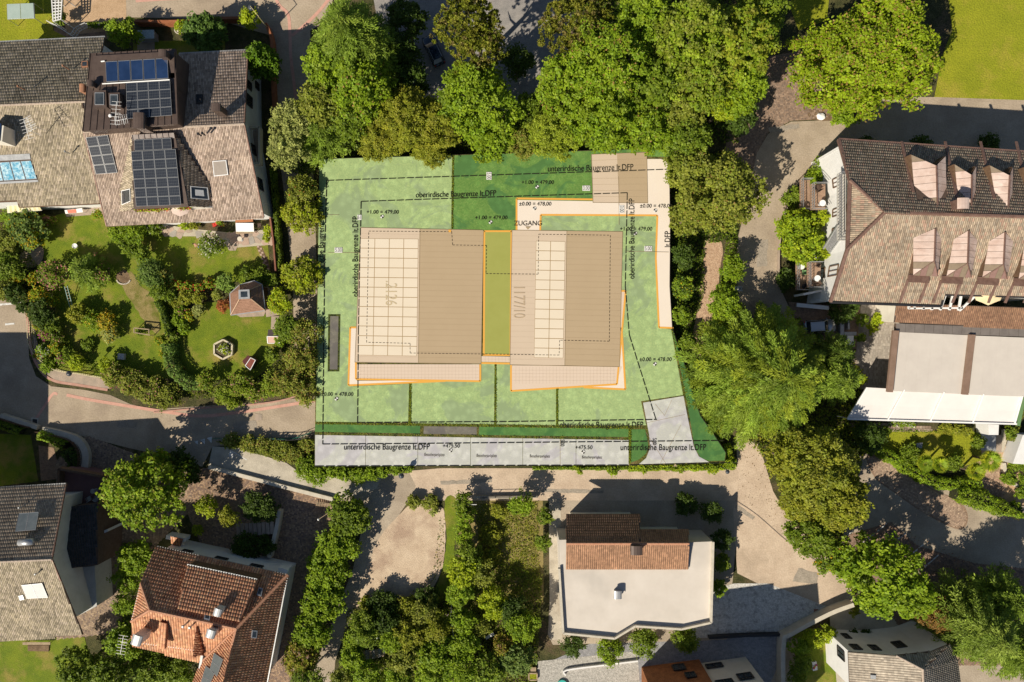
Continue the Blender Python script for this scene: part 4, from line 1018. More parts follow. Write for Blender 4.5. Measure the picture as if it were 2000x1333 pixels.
# ---------------- south-west house
hs = thing("tiled_house", "grey tiled house at the lower left with white solar panels on its south slope", "house", P(60, 1100, 0), group="houses around the plot")
n1 = [(-80, 957, 8.2), (129, 945, 8.2), (101, 1093, 11.6), (-80, 1101, None)]; p1, nn1 = plane_of(n1); tiled_roof(hs, n1, PAL_GREY, 0.21, 0.42)
s1 = [(101, 1093, 11.6), (-80, 1101, 11.6), (-80, 1261, 7.6), (161, 1240, None)]; p2, nn2 = plane_of(s1); tiled_roof(hs, s1, PAL_YEL, 0.21, 0.42)
ridge(hs, [(-80, 1101, 11.65), (101, 1093, 11.65)], M_ridgegrey); fascia(hs, [(129, 945, 8.2), (101, 1093, 11.6), (161, 1240, 7.6)], M_copperdark, 0.14, 0.2, name="verge_board"); fascia(hs, [(-80, 957, 8.1), (129, 945, 8.2)], M_zinc)
wv = inset([P(-80, 957, 8.2), P(129, 945, 8.2), P(101, 1093, 11.6), P(161, 1240, 7.6), P(-80, 1260, 7.6)], 1.8); vwall(hs, wv+[wv[0]], M_cream, 0, .3)
panel_array(hs, (nn1, p1[0]), [(48, 1005), (86, 1002), (80, 1038), (40, 1041)], 2, 1, [M_alu, pm("collector_grey_glass", (0.10, 0.12, 0.13), (0.14, 0.16, 0.17), 1, 0.1, spec=.9)], "solar_collector", 0.03, 0.9)
a = P(38, 1060, 11.3); b = P(66, 1058, 11.3); MB().tube(a, b, 0.42, 0.42, 14).build("water_tank", M_greysteel, hs, True)
panel_array(hs, (nn2, p2[0]), [(43, 1141), (84, 1137), (96, 1166), (54, 1168)], 2, 1, [M_alu, pm("milky_collector", (0.60, 0.60, 0.58), (0.66, 0.66, 0.64), 1, 0.15, spec=.8)], "solar_collector", 0.03, 0.15)
q = on_plane(nn2, p2[0], [(37, 1163), (46, 1161), (49, 1170), (40, 1172)]); panel_quad(hs, q, [M_alu, M_zinc], "roof_hatch", 0.05, .1)
pipe_vent(hs, 77, 1118, 11, M_zinc); pipe_vent(hs, 43, 990, 9.5, M_zinc, 0.5)
# annexes: dark lean-to, white flat roof, wine-red roof terrace, white wall
prism("annex_roof", [(104, 995), (190, 984), (191, 1104), (108, 1114)], 0, 5.4, M_roofside, hs)
tiled_roof(hs, [(119, 993, 5.45), (190, 984, 5.45), (188, 1104, 5.5), (126, 1112, None)], [(0.055, 0.058, 0.065), (0.07, 0.07, 0.078), (0.045, 0.047, 0.052)], 0.3, 0.36, th=0.05)
prism("flat_roof", [(108, 1114), (185, 1106), (189, 1184), (178, 1190), (151, 1204)], 0, 3.6, pm("pale_roof_sheet", (0.42, 0.43, 0.42), (0.48, 0.49, 0.48), 2, 0.7), hs)
MB().box(*P(136, 1119, 3.7), 0.6, 0.7, 0.12).build("roof_hatch", M_dark, hs)
tf = prism("roof_terrace_floor", [(119, 917), (203, 931), (198, 985), (125, 992)], 0, 3.4, pm("wine_red_terrace", (0.155, 0.085, 0.085), (0.19, 0.105, 0.10), 1, 0.8), hs)
mb = MB()
for a, b in (((119, 915), (205, 930)), ((205, 930), (200, 985)), ((119, 915), (119, 945))): mb.bar(P(*a, 4.0), P(*b, 4.0), 0.3, 1.0)
mb.build("parapet", M_darkwood, hs)
MB().bar(P(199, 990, 2.2), P(200, 1092, 2.2), 0.7, 4.4).bar(P(206, 1037, 2), P(228, 1028, 2), .3, 4).build("garden_wall", M_white, hs)
MB().box(*P(134, 977, 4.1), 1.4, 1.3, 1.3).build("roof_access_box", M_white, hs)

# ---------------- terracotta house
ht = thing("tiled_house", "orange terracotta tiled house at the lower left with dormer and chimneys", "house", P(400, 1200, 0), group="houses around the plot")
T = lambda v, **k: tiled_roof(ht, v, PAL_TERRA, 0.32, 0.42, arch=0.075, slab_mat=pm("terracotta_edge", (0.22, 0.10, 0.06), (0.28, 0.13, 0.08), 2, .85), **k)
zE, zR = 5.8, 9.0
T([(305, 1067, zE), (562, 1123, zE), (462, 1228, zR), (293, 1192, None), (275, 1140, None)])
T([(275, 1140, 7.6), (293, 1192, zR), (257, 1214, 7.6)])
T([(257, 1214, 7.6), (293, 1192, zR), (462, 1228, zR), (397, 1290, None), (385, 1293, None), (258, 1262, None)])
T([(562, 1123, zE), (462, 1228, zR), (432, 1345, zR+0.01), (520, 1345, None)])
T([(462, 1228, zR), (397, 1290, 6.6), (372, 1345, 6.4), (432, 1345, None)])
ridge(ht, [(293, 1192, zR+.05), (462, 1228, zR+.05), (432, 1345, zR+.05)], M_ridgeterra, 0.2)
ridge(ht, [(562, 1123, zE+.05), (462, 1228, zR+.05)], M_ridgeterra, 0.2); ridge(ht, [(275, 1140, 8), (293, 1192, zR+.05), (257, 1214, 8.05)], M_ridgeterra, 0.18); ridge(ht, [(462, 1228, zR+.03), (397, 1290, 6.7)], M_ridgeterra, 0.12)
fascia(ht, [(257, 1214, 7.6), (275, 1140, 7.6), (305, 1067, zE), (562, 1123, zE), (520, 1345, zE)], M_zinc, 0.13, 0.14)
wv = inset([P(305, 1067, zE), P(562, 1123, zE), P(520, 1345, zE), P(385, 1345, 6.3), P(397, 1290, 6.5), P(258, 1262, 6), P(275, 1140, 7.4)], 0.8); vwall(ht, wv+[wv[0]], M_white, 0, .3)
for t0, t1 in ((0.12, 0.2), (0.4, 0.5), (0.7, 0.8)): window(ht, wv[0], wv[1], t0, t1, 3.4, 4.8, M_darkframe, M_glass, 0.2)
# dormer on the north slope
T([(366, 1104, 8.0), (502, 1133, 8.0), (468, 1214, 9.1), (347, 1188, None)])
vwall(ht, [P(366, 1106, 8.0), P(500, 1134, 8.0)], M_darkwood, 5.5, 0.2, "dormer_front", 0.25); vwall(ht, [P(498, 1134, 8.0), P(466, 1214, 9.0)], M_ridgeterra, 6, 0.2, "dormer_cheek", 0.25); vwall(ht, [P(367, 1106, 8.0), P(350, 1188, 8.9)], M_ridgeterra, 6, 0.2, "dormer_cheek", 0.25)
fascia(ht, [(366, 1103, 8.0), (502, 1132, 8.0)], M_zinc, 0.15, 0.15)
# gablets on the south slope
T([(311, 1216, 8.7), (325, 1219, 8.7), (322, 1268, 7.7), (307, 1264, None)], th=.5)
T([(383, 1225, 8.9), (376, 1284, 7.4), (396, 1280, 6.6)], th=.5)
chimney(ht, 278, 1242, 8.5, M_cream, 1.0, 1.0, 1.0, M_zinc, -0.3); chimney(ht, 433, 1189, 8.9, M_cream, .8, .75, .9, M_zinc, -0.3); chimney(ht, 419, 1231, 8.8, M_cream, .9, .8, .8, M_zinc, -0.3)
pN, nN_ = plane_of([(305, 1067, zE), (562, 1123, zE), (462, 1228, zR)]); pE, nE_ = plane_of([(562, 1123, zE), (462, 1228, zR), (432, 1345, zR+.01)]); pW, nW_ = plane_of([(462, 1228, zR), (397, 1290, 6.6), (372, 1345, 6.4)])
def up(pl_, n, d): return (n, pl_[0]+n*d)
skylight(ht, up(pN, nN_, .1), [(404, 1187), (414, 1190), (410, 1213), (399, 1210)], M_glass, M_greysteel); skylight(ht, up(pN, nN_, .1), [(506, 1147), (514, 1150), (511, 1166), (502, 1163)], M_glass, M_greysteel)
skylight(ht, up(pE, nE_, .1), [(492, 1230), (502, 1231), (500, 1246), (490, 1245)], M_glass, M_greysteel)
panel_array(ht, up(pW, nW_, .12), [(419, 1275), (437, 1288), (425, 1322), (411, 1308)], 1, 2, [M_greysteel, pm("collector_grey_glass", (0.1, 0.12, 0.13))], "solar_collector", .03, .05)
panel_array(ht, up(pW, nW_, .12), [(403, 1300), (421, 1314), (408, 1345), (390, 1345)], 1, 2, [M_greysteel, pm("collector_grey_glass", (0.1, 0.12, 0.13))], "solar_collector", .03, .05)
for a, b in ((361, 1221), (374, 1223)): pipe_vent(ht, a, b, 9.2, M_zinc, 0.5, .1)
antenna(ht, 256, 1246, 8.2, 2.2, 1.4)
# white north porch wall and small porch roof
MB().bar(P(548, 1108, 3.2), P(566, 1112, 3.2), 0.5, 2.0).bar(P(330, 1046, 2.0), P(366, 1052, 2.0), 0.5, 1.6).build("porch_wall", M_white, ht)
T([(333, 1049, 3.3), (356, 1054, 3.3), (352, 1068, 2.6), (338, 1066, None)])

# ---------------- hotel on the right
hh = thing("hotel_building", "large half-hipped tiled building at the right edge with pink copper dormers", "building", P(1850, 440, 0), group="houses around the plot")
TH = lambda v, **k: tiled_roof(hh, v, PAL_HOTEL, 0.23, 0.40, arch=0.05, **k)
zE, zR = 9.2, 12.6
nh = [(1638, 273, zE), (2080, 303, zE), (2080, 426, zR), (1728, 415, None), (1660, 353, None)]; pn_, nn_ = plane_of(nh)
TH(nh, holes=[[(1776, 330), (1845, 330), (1850, 390), (1790, 390)]])
TH([(1660, 353, 11.1), (1728, 415, zR), (1655, 487, 11.1)])
sh_ = [(1728, 415, zR), (2080, 426, zR), (2080, 582, 9.0), (1845, 575, None), (1838, 598, None), (1622, 590, None), (1655, 487, None)]; ps_, ns_ = plane_of(sh_)
TH(sh_)
ridge(hh, [(1728, 415, zR+.05), (2080, 426, zR+.05)], M_copperdark, 0.22, "ridge_cap", 0.6); ridge(hh, [(1660, 353, 11.4), (1728, 415, zR+.05), (1655, 487, 11.4)], M_copperdark, 0.2, "ridge_cap", 0.6)
fascia(hh, [(1638, 273, zE), (1660, 353, 11.25), (1655, 487, 11.25), (1622, 590, 8.6)], M_copperdark, 0.35, 0.3, name="verge_board"); fascia(hh, [(1638, 272, zE), (2080, 302, zE)], M_copperdark, .25, .2)
fascia(hh, [(1622, 591, 8.6), (1838, 599, 8.6), (1845, 576, 8.8), (2080, 583, 8.8)], M_dark, .25, .22)
hv = inset([P(1638, 273, zE), P(2080, 303, zE), P(2080, 582, 9.0), P(1845, 575, 8.8), P(1622, 590, 8.6), P(1655, 487, 11.1), P(1660, 353, 11.1)], 0.5)
# push the west wall back from the eaves so the white front shows below the overhang
for i in (0, 4, 5, 6): hv[i] += Vector((0.5, 0, 0))
vwall(hh, hv+[hv[0]], M_white, 0, .35, "wall", 0.4)
def west(t0, t1, z0, z1, a, b, mat=M_glass): window(hh, a, b, t0, t1, z0, z1, M_darkwood, mat, 0.25)
west(.15, .35, 5.4, 7.6, hv[6], hv[0]); west(.5, .72, 5.2, 7.6, hv[4], hv[5]); west(.5, .72, 1.8, 4.0, hv[4], hv[5])
west(.30, .42, 5.2, 7.6, hv[5], hv[6]); west(.62, .74, 5.2, 7.6, hv[5], hv[6]); west(.30, .42, 8.6, 10.6, hv[5], hv[6]); west(.62, .74, 8.6, 10.6, hv[5], hv[6])
# balconies: floors with slab edge, steel rails with balusters
def balcony(px0, py0, px1, py1, z, floor, rail=True, name="balcony"):
    a = P(px0, py0, z); b = P(px1, py1, z); cx, cy = (a.x+b.x)/2, (a.y+b.y)/2
    sx, sy = abs(b.x-a.x), abs(b.y-a.y)
    f = MB().box(cx, cy, z-0.12, sx, sy, 0.24).build(name + "_floor", floor, hh)
    if rail:
        mb = MB(); x0, y0, y1 = min(a.x, b.x), min(a.y, b.y), max(a.y, b.y); x1 = max(a.x, b.x)
        for zz in (z+1.0, z+0.5): mb.bar((x0, y0, zz), (x0, y1, zz), 0.06); mb.bar((x0, y1, zz), (x1, y1, zz), 0.06); mb.bar((x0, y0, zz), (x1, y0, zz), 0.06)
        n = int((y1-y0)/0.35)
        for i in range(n+1): y = y0+(y1-y0)*i/n; mb.bar((x0, y, z), (x0, y, z+1.0), 0.035)
        mb.build(name + "_rail", M_greysteel, hh)
M_bfloor = pm("balcony_tiles", (0.26, 0.165, 0.11), (0.34, 0.23, 0.16), 1.2, 0.8, fine=0.15, fscale=6)
balcony(1563, 352, 1582, 410, 2.4, M_bfloor); balcony(1584, 360, 1612, 410, 4.6, M_bfloor)
balcony(1555, 515, 1574, 567, 2.4, M_bfloor); balcony(1577, 513, 1603, 562, 4.6, M_bfloor)
balcony(1636, 340, 1652, 470, 9.4, pm("upper_balcony_tiles", (0.42, 0.41, 0.38), (0.5, 0.48, 0.44), 1, .8)); 
# outside steel stair
mb = MB()
for i in range(12):
    t = i/11; a = P(1645-28*t, 445+42*t, 9.2-4.4*t); mb.box(a.x, a.y, a.z, 0.32, 1.3, 0.06, 0.6)
mb.bar(P(1636, 440, 10.2), P(1608, 486, 5.8), .07); mb.bar(P(1652, 452, 10.2), P(1622, 492, 5.8), .07); mb.bar(P(1636, 440, 9.0), P(1608, 486, 4.6), .12, .25); mb.bar(P(1652, 452, 9.0), P(1622, 492, 4.6), .12, .25); mb.build("outside_stair", M_greysteel, hh)
MB().bar(P(1560, 577, 2.6), P(1640, 560, 2.6), .25, 3).build("terrace_wall", M_white, hh)
MB().bar(P(1556, 596, 1.2), P(1618, 602, 1.2), .5, .3).build("white_beam", M_whitemetal, hh)

def clip_strips(par, poly, d, n, mats, name="dormer_roof_panel"):
    """sheets laid across direction d, clipped to the face"""
    nn = (poly[1]-poly[0]).cross(poly[2]-poly[0]).normalized(); nn = nn if nn.z > 0 else -nn; d = d.normalized()
    s = [(p-poly[0]).dot(d) for p in poly]; a, b = min(s), max(s)
    for i in range(n):
        lo, hi = a+(b-a)*i/n+.02, a+(b-a)*(i+1)/n-.02; v = list(poly)
        for lim_, sg in ((lo, 1), (hi, -1)):
            o = []
            for k in range(len(v)):
                p, q = v[k], v[(k+1) % len(v)]; dp, dq_ = sg*((p-poly[0]).dot(d)-lim_), sg*((q-poly[0]).dot(d)-lim_)
                if dp >= 0: o.append(p)
                if dp*dq_ < 0: o.append(p+(q-p)*(dp/(dp-dq_)))
            v = o
            if len(v) < 3: break
        if len(v) < 3: continue
        slab(name, [p+nn*(.05+.012*(i % 2)) for p in v], .05, mats[i % len(mats)], par)
# south dormers: hipped front
DS = [(1826, 447, 1784, 465, 1838, 466, 1824, 510, 1784, 538, 1831, 540), (1891, 451, 1863, 468, 1908, 470, 1889, 515, 1849, 540, 1896, 542),
      (1962, 454, 1932, 472, 1978, 471, 1959, 517, 1919, 542, 1966, 545), (2032, 457, 2002, 474, 2048, 474, 2029, 519, 1990, 545, 2036, 548)]
for d in DS:
    top = P(d[0], d[1], 12.05); L0 = P(d[2], d[3], 11.5); R0_ = P(d[4], d[5], 11.5); F = P(d[6], d[7], 12.1); L1 = P(d[8], d[9], 11.2); R1_ = P(d[10], d[11], 11.2)
    c = [M_copper]*4 + [M_copperdull, M_copper]
    rd = F-top; xd = Vector((1, 0, 0)); rose = pm("copper_rose", (0.30, 0.18, 0.15), (0.36, 0.22, 0.19), 2, .45, metallic=.35)
    clip_strips(hh, [top, F, L1, L0], rd, 7, [M_copper]*5+[M_copperdull, M_copper]); clip_strips(hh, [top, F, R1_, R0_], rd, 7, [M_copper]*6+[M_copperdull])
    clip_strips(hh, [L1, R1_, F], xd, 4, [M_copperdull, rose])
    MB().bar(top+Vector((0, 0, .1)), F+Vector((0, 0, .1)), .14).bar(F+Vector((0, 0, .08)), L1+Vector((0, 0, .08)), .1).bar(F+Vector((0, 0, .08)), R1_+Vector((0, 0, .08)), .1).build("dormer_ridge", M_copperdark, hh)
    base = [L0, L1, R1_, R0_]; iv = inset(base, .35)
    vwall(hh, [iv[0], iv[1], iv[2], iv[3]], M_darkwood, 9.0, .15, "dormer_wall", .15)
    MB().bar(P(d[8]-10, d[9]+6, 10.0), P(d[10]-16, d[11]+6, 10.0), 0.9, .15).build("dormer_sill", M_copperdark, hh)
    for x0_, x1_ in ((d[8]-10, d[8]-27), (d[10]-18, d[10]-36)):
        q = on_plane(ns_, ps_[0]+ns_*0.1, [(x0_, d[9]+8), (x1_, 592)]); MB().bar(q[0], q[1], .3, .12).build("roof_gutter", M_copperdark, hh)
# north dormers: gabled front facing up
DN = [(1828, 324, 1830, 401, 1780, 303, 1786, 370, 1838, 304, 1848, 381, 6, 12.3, 11.4), (1897, 342, 1896, 404, 1865, 322, 1871, 381, 1898, 324, 1904, 383, 5, 12.2, 11.5), (1971, 343, 1968, 407, 1934, 324, 1944, 383, 1970, 325, 1976, 385, 5, 12.2, 11.5), (2040, 346, 2038, 410, 2004, 327, 2012, 386, 2040, 328, 2046, 388, 5, 12.2, 11.5)]
for d in DN:
    F = P(d[0], d[1], d[13]); B_ = P(d[2], d[3], d[13]); L0 = P(d[4], d[5], d[14]); L1 = P(d[6], d[7], d[14]); R0_ = P(d[8]+8, d[9]+2, d[14]); R1_ = P(d[10], d[11], d[14])
    clip_strips(hh, [F, B_, L1, L0], B_-F, d[12]+1, [M_copperdull]+[M_copper]*5+[M_copperdull]); clip_strips(hh, [F, B_, R1_, R0_], B_-F, d[12]+1, [M_copper])
    MB().bar(F+Vector((0, 0, .1)), B_+Vector((0, 0, .1)), .14).build("dormer_ridge", M_copperdark, hh)
    vwall(hh, [L1, L0, F, R0_, R1_], M_darkwood, 9.2, .15, "dormer_wall", .15)
    for x in (d[4]-5,): 
        q = on_plane(nn_, pn_[0]+nn_*0.1, [(x-14, 277), (d[6]-2, d[7]+5)]); MB().bar(q[0], q[1], .28, .12).build("roof_gutter", M_copperdark, hh)
chimney(hh, 1868, 402, 12.6, M_copperdark, 1.1, 1.0, 1.0, M_copper)
# lower south annex roof, metal strip and retractable awnings
tiled_roof(hh, [(1752, 592, 6.2), (2080, 604, 6.2), (2080, 646, 5.4), (1747, 630, None)], PAL_BROWN, 0.24, 0.3)
prism("annex_wall", [(1752, 592), (2080, 604), (2080, 640), (1750, 626)], 0, 5.0, M_cream, hh)
def flat_panels(par, q, n, mat, name, z=None):
    strips(par, [P(*p) for p in q], n, mat, name, seam=False, gap=0.03)
ms = [P(1750, 632, 5.3), P(2080, 645, 5.3), P(2080, 661, 5.25), P(1749, 649, 5.25)]
slab("metal_roof_strip", ms, .4, M_roofside, hh); strips(hh, ms, 18, pm("grey_metal_sheet", (0.20, 0.175, 0.16), (0.25, 0.22, 0.20), 1, .5, metallic=.3), "roof_sheet", seam=False)
def awning(q, mat, n, name, zsag=0.0):
    w_ = [P(*p) for p in q]; strips(hh, w_, n, mat, name, seam=False, gap=0.004, th=.015)
awning([(1751, 649, 5.2), (1890, 655, 5.2), (1879, 770, 4.4), (1740, 764, 4.4)], M_awn, 6, "cream_awning"); awning([(1905, 656, 5.2), (2080, 663, 5.2), (2080, 778, 4.4), (1892, 771, 4.4)], M_awn, 8, "cream_awning")
for a, b in (((1749, 646, 5.5), (1737, 766, 4.7)), ((1898, 654, 5.5), (1884, 771, 4.7))): MB().bar(P(*a), P(*b), .75, .35).build("awning_beam", pm("brown_beam", (0.19, 0.125, 0.09), (0.24, 0.16, 0.12), 1, .6), hh)
wq = [(1693, 757), (2000, 774), (1985, 828), (1655, 818)]
for i in range(4):
    s0, s1 = [(0.0, .135), (.145, .405), (.415, .675), (.685, .985)][i]
    f = lambda s, t: (((wq[0][0]*(1-s)+wq[1][0]*s)*(1-t)+(wq[3][0]*(1-s)+wq[2][0]*s)*t), ((wq[0][1]*(1-s)+wq[1][1]*s)*(1-t)+(wq[3][1]*(1-s)+wq[2][1]*s)*t))
    s0, s1 = [(0.0, .235), (.243, .487), (.495, .738), (.746, .985)][i]
    awning([(*f(s0, 0), 4.2), (*f(s1, 0), 4.2), (*f(s1, .55), 3.7), (*f(s0, .55), 3.7)], M_awn2, 1, "white_awning"); awning([(*f(s0, .55), 3.7), (*f(s1, .55), 3.7), (*f(s1, 1), 3.4), (*f(s0, 1), 3.4)], M_awn2, 1, "white_awning")
for s in (0, .239, .491, .742, .99): MB().bar(P(*f(s, 0), 4.4), P(*f(s, 1), 3.6), .12, .2).build("awning_rail", M_whitemetal, hh)
MB().bar(P(*f(0, 1.01), 3.5), P(*f(1, 1.01), 3.5), .2, .3).build("awning_rail", M_whitemetal, hh)
mb = MB()
for s in (0.01, .25, .5, .75, .985): c = P(*f(s, 1), 3.4); mb.tube((c.x, c.y, 0), c, .06)
mb.build("awning_post", M_whitemetal, hh)
# white pergola beams over the side balcony
mb = MB()
for a, b in (((1846, 577), (1836, 606)), ((1861, 577), (1854, 606)), ((1877, 577), (1872, 607)), ((1905, 578), (1874, 607)), ((1775, 598), (1775, 603)), ((1786, 598), (1786, 604)), ((1804, 600), (1803, 605)), ((1820, 600), (1820, 606))): mb.bar(P(*a, 7.0), P(*b, 7.0), .25, .2)
mb.bar(P(1774, 603, 7), P(1880, 602, 7), .2, .2); mb.build("pergola_beam", M_whitemetal, hh)

# ---------------- lower right house
hr = thing("tiled_house", "white house at the lower right corner with grey tiles and a round stair turret", "house", P(1760, 1310, 0), group="houses around the plot")
PR = [(0.36, 0.31, 0.25), (0.42, 0.37, 0.30), (0.31, 0.27, 0.22)]
tiled_roof(hr, [(1660, 1345, 6.8), (1657, 1274, 6.8), (1750, 1282, None), (1802, 1308, 9.0), (1803, 1345, None)], PR, .3, .36)
tiled_roof(hr, [(1750, 1281, 8.2), (1821, 1273, 7.4), (1802, 1308, 9.0)], PR, .3, .36)
tiled_roof(hr, [(1821, 1273, 7.6), (1855, 1259, 7.6), (1802, 1308, 8.8)], PR, .22, .3); tiled_roof(hr, [(1855, 1259, 7.6), (1870, 1290, 7.6), (1802, 1310, 8.9)], PR, .22, .3); tiled_roof(hr, [(1870, 1290, 7.6), (1877, 1345, 7.6), (1803, 1345, None), (1802, 1309, 8.9)], PR, .22, .3)
ridge(hr, [(1750, 1281, 8.3), (1802, 1308, 9.1), (1803, 1345, 9.1)], M_ridgegrey, .14)
wv = inset([P(1657, 1276, 6.8), P(1750, 1284, 7.8), P(1821, 1275, 7.6), P(1857, 1262, 7.6), P(1872, 1345, 7.6), P(1661, 1345, 6.8)], 0.25); vwall(hr, wv+[wv[0]], M_white, 0, .3)
for (a, b, z0, z1) in ((.15, .35, 4.6, 6), (.6, .8, 4.6, 6), (.25, .4, 1.4, 2.8)): window(hr, wv[0], wv[1], a, b, z0, z1, M_darkframe, M_glass, .2)
window(hr, wv[1], wv[2], .3, .6, 4, 5.6, M_darkframe, M_glass, .2); window(hr, wv[5], wv[0], .6, .9, 3.6, 5.4, M_darkframe, M_glass, .2)
panel_quad(hr, [P(1699, 1317, 7.45), P(1710, 1318, 7.6), P(1710, 1325, 7.6), P(1700, 1325, 7.45)], [M_alu, M_zinc], "skylight", .12, .1)

# ---------------- apartment block at the bottom: rust-red and white fronts leaning into view
hb = thing("apartment_building", "block at the bottom edge with rust red and white fronts", "building", P(1380, 1310, 0), group="houses around the plot")
M_rust = pm("rust_cladding", (0.20, 0.075, 0.03), (0.30, 0.12, 0.045), 1.5, .8, fine=.2, fscale=6)
a, b, c, d = P(1253, 1303), P(1365, 1288), P(1370, 1296), P(1456, 1283)
prism_world("rust_red_front", [a, b, b+Vector((.8, -12, 0)), a+Vector((0, -12, 0))], 0, 12, M_rust, hb)
prism_world("white_front", [c+Vector((-.2, 0, 0)), d, d+Vector((1, -12, 0)), c+Vector((-.2, -12, 0))], 0, 11.6, M_cream, hb)
for (p, q, t0, t1, z0, z1) in ((a, b, .5, .7, 1.0, 2.4), (a, b, .64, .8, 3.4, 4.6), (a, b, .28, .42, 5.6, 6.8), (a, b, .7, .82, 6.6, 7.8), (c, d, .05, .4, .9, 1.9), (c, d, .05, .4, 5.2, 6.4), (c, d, .55, .85, 4.4, 5.8), (c, d, .55, .85, 8, 9.4)):
    window(hb, p, q, t0, t1, z0, z1, M_darkframe, M_glass, .1)

# ---------------- house in the middle right (only seen hazily): brown roof, pale terraces
hm = thing("flat_roofed_house", "brown roofed house with a wide pale terrace right of centre at the bottom", "house", P(1240, 1120, 0), group="houses around the plot")
M_pale = pm("pale_terrace_slab", (0.56, 0.51, 0.45), (0.62, 0.57, 0.51), .3, .9, c3=(0.50, 0.46, 0.41), scale2=.12)
tz = prism("terrace", [(1092, 1055), (1250, 1050), (1290, 1062), (1392, 1058), (1388, 1215), (1330, 1228), (1240, 1222), (1200, 1246), (1100, 1236)], 0, 5.4, M_pale, hm)
mb = MB()
tp = [(1092, 1110), (1100, 1236), (1200, 1246), (1240, 1222), (1330, 1228), (1388, 1215), (1392, 1058)]
for p, q in zip(tp, tp[1:]): mb.bar(P(*p, 5.6), P(*q, 5.6), .25, .6)
mb.build("parapet", M_wallcap, hm)
prism("wall", [(1118, 1015), (1240, 1015), (1240, 1045), (1335, 1045), (1335, 1100), (1118, 1098)], 0, 3.8, M_cream, hm)
rz_ = 6.6
PM = [(0.30, 0.17, 0.10), (0.34, 0.19, 0.115), (0.27, 0.15, 0.09)]
tiled_roof(hm, [(1106, 1005, 4.2), (1250, 1005, 4.2), (1250, 1062, rz_), (1106, 1062, None)], PM, .26, .36); tiled_roof(hm, [(1106, 1062, rz_), (1345, 1062, rz_), (1345, 1112, 5.7), (1106, 1112, None)], PM, .26, .36)
tiled_roof(hm, [(1250, 1035, 5.3), (1345, 1035, 5.3), (1345, 1062, rz_), (1250, 1062, None)], PM, .26, .36); ridge(hm, [(1106, 1062, rz_+.05), (1345, 1062, rz_+.05)], M_ridgeterra, .18)
chimney(hm, 1240, 1070, 6.6, M_brownmetal, 1.2, .9, .9); chimney(hm, 1205, 1158, 5.4, M_zinc, .8, .8, .5)
# unseen block added outside the left edge to shade the street corner
hn = thing("apartment_building", "tall unseen block added outside the left edge to shade the street corner", "building", (-84, -16, 0), group="houses around the plot")
prism_world("wall", [Vector((-88, -28, 0)), Vector((-71.5, -28, 0)), Vector((-71.5, -8.5, 0)), Vector((-88, -8.5, 0))], 0, 10.5, M_cream, hn)
slab("roof", [Vector((-88.5, -28.5, 10.8)), Vector((-71, -28.5, 10.8)), Vector((-71, -8, 10.8)), Vector((-88.5, -8, 10.8))], .3, M_roofside, hn)

# white and grey terraces and the little side house beyond the hotel awnings
prism("side_terrace", [(1917, 838), (1946, 836), (1945, 882), (1916, 880)], 0, .5, M_zinc, hh); prism("side_roof", [(1930, 829), (1951, 830), (1950, 850), (1931, 850)], 0, 2.4, M_white, hh)
prism("side_terrace", [(1946, 850), (1958, 850), (1956, 884), (1944, 884)], 0, .3, M_stone, hh); prism("side_wall", [(1998, 850), (2080, 850), (2080, 912), (1978, 906)], 0, 2.2, M_white, hh); prism("side_terrace", [(1958, 838), (1972, 842), (1960, 884), (1953, 884)], 0, .2, M_concrete, hh)
MB().bar(P(2000, 776, 3.6), P(1988, 832, 3.2), .5, .1).build("green_awning_edge", pm("green_cloth", (.12, .22, .09), None, rough=.8), hh)
# ================================================================ small buildings and garden things
# gazebo
gz = thing("garden_pavilion", "brown shingled garden pavilion with a glass lantern on its roof", "pavilion", P(482, 585, 0))
gc = [(449, 574), (468, 557), (497, 549), (512, 556), (518, 607), (451, 616)]
apx = [(468, 567), (489, 566), (490, 584), (468, 585)]
gw = [P(a, b, 2.9) for a, b in gc]; aw = [P(a, b, 4.1) for a, b in apx]
SHG = pm("brown_shingle", (0.26, 0.145, 0.095), (0.33, 0.19, 0.13), 3, .85, bump=.3, fine=.12, fscale=9)
faces = [[gw[5], gw[4], aw[2], aw[3]], [gw[4], gw[3], aw[1], aw[2]], [gw[3], gw[2], gw[1], aw[0], aw[1]], [gw[1], gw[0], gw[5], aw[3], aw[0]]]
for f in faces:
    slab("roof_face", f, .1, SHG, gz)
mb = MB()
for q in faces[:1] + faces[1:2] + [[gw[5], gw[0], aw[0], aw[3]]]:
    for k in range(1, 9):
        t = k/9; a = q[0]+(q[3]-q[0])*t; b = q[1]+(q[2]-q[1])*t; mb.bar(a+Vector((0, 0, .03)), b+Vector((0, 0, .03)), .05, .05)
mb.build("shingle_course", SHG, gz, kind="stuff")
mb = MB()
for a, b in ((gw[5], aw[3]), (gw[4], aw[2]), (gw[3], aw[1]), (gw[1], aw[0])): mb.bar(a+Vector((0, 0, .06)), b+Vector((0, 0, .06)), .1, .06)
mb.build("hip_batten", pm("light_batten", (.5, .34, .22), None, rough=.7), gz)
mb = MB()
for i in range(6): mb.bar(gw[i], gw[(i+1) % 6], .12, .1)
mb.build("gutter", M_zinc, gz)
panel_quad(gz, [p+Vector((0, 0, .1)) for p in aw], [M_zinc, M_glass], "roof_lantern", .1, .15, .22)
iv = inset(gw, .4); vwall(gz, iv+[iv[0]], M_darkwood, 0, .12, "wall", .1)
st("paved_patch", [(455, 612), (520, 606), (515, 618), (470, 620)], .03, M_stone)
st("paved_patch", [(512, 556), (540, 552), (545, 615), (520, 620)], .03, M_stone)

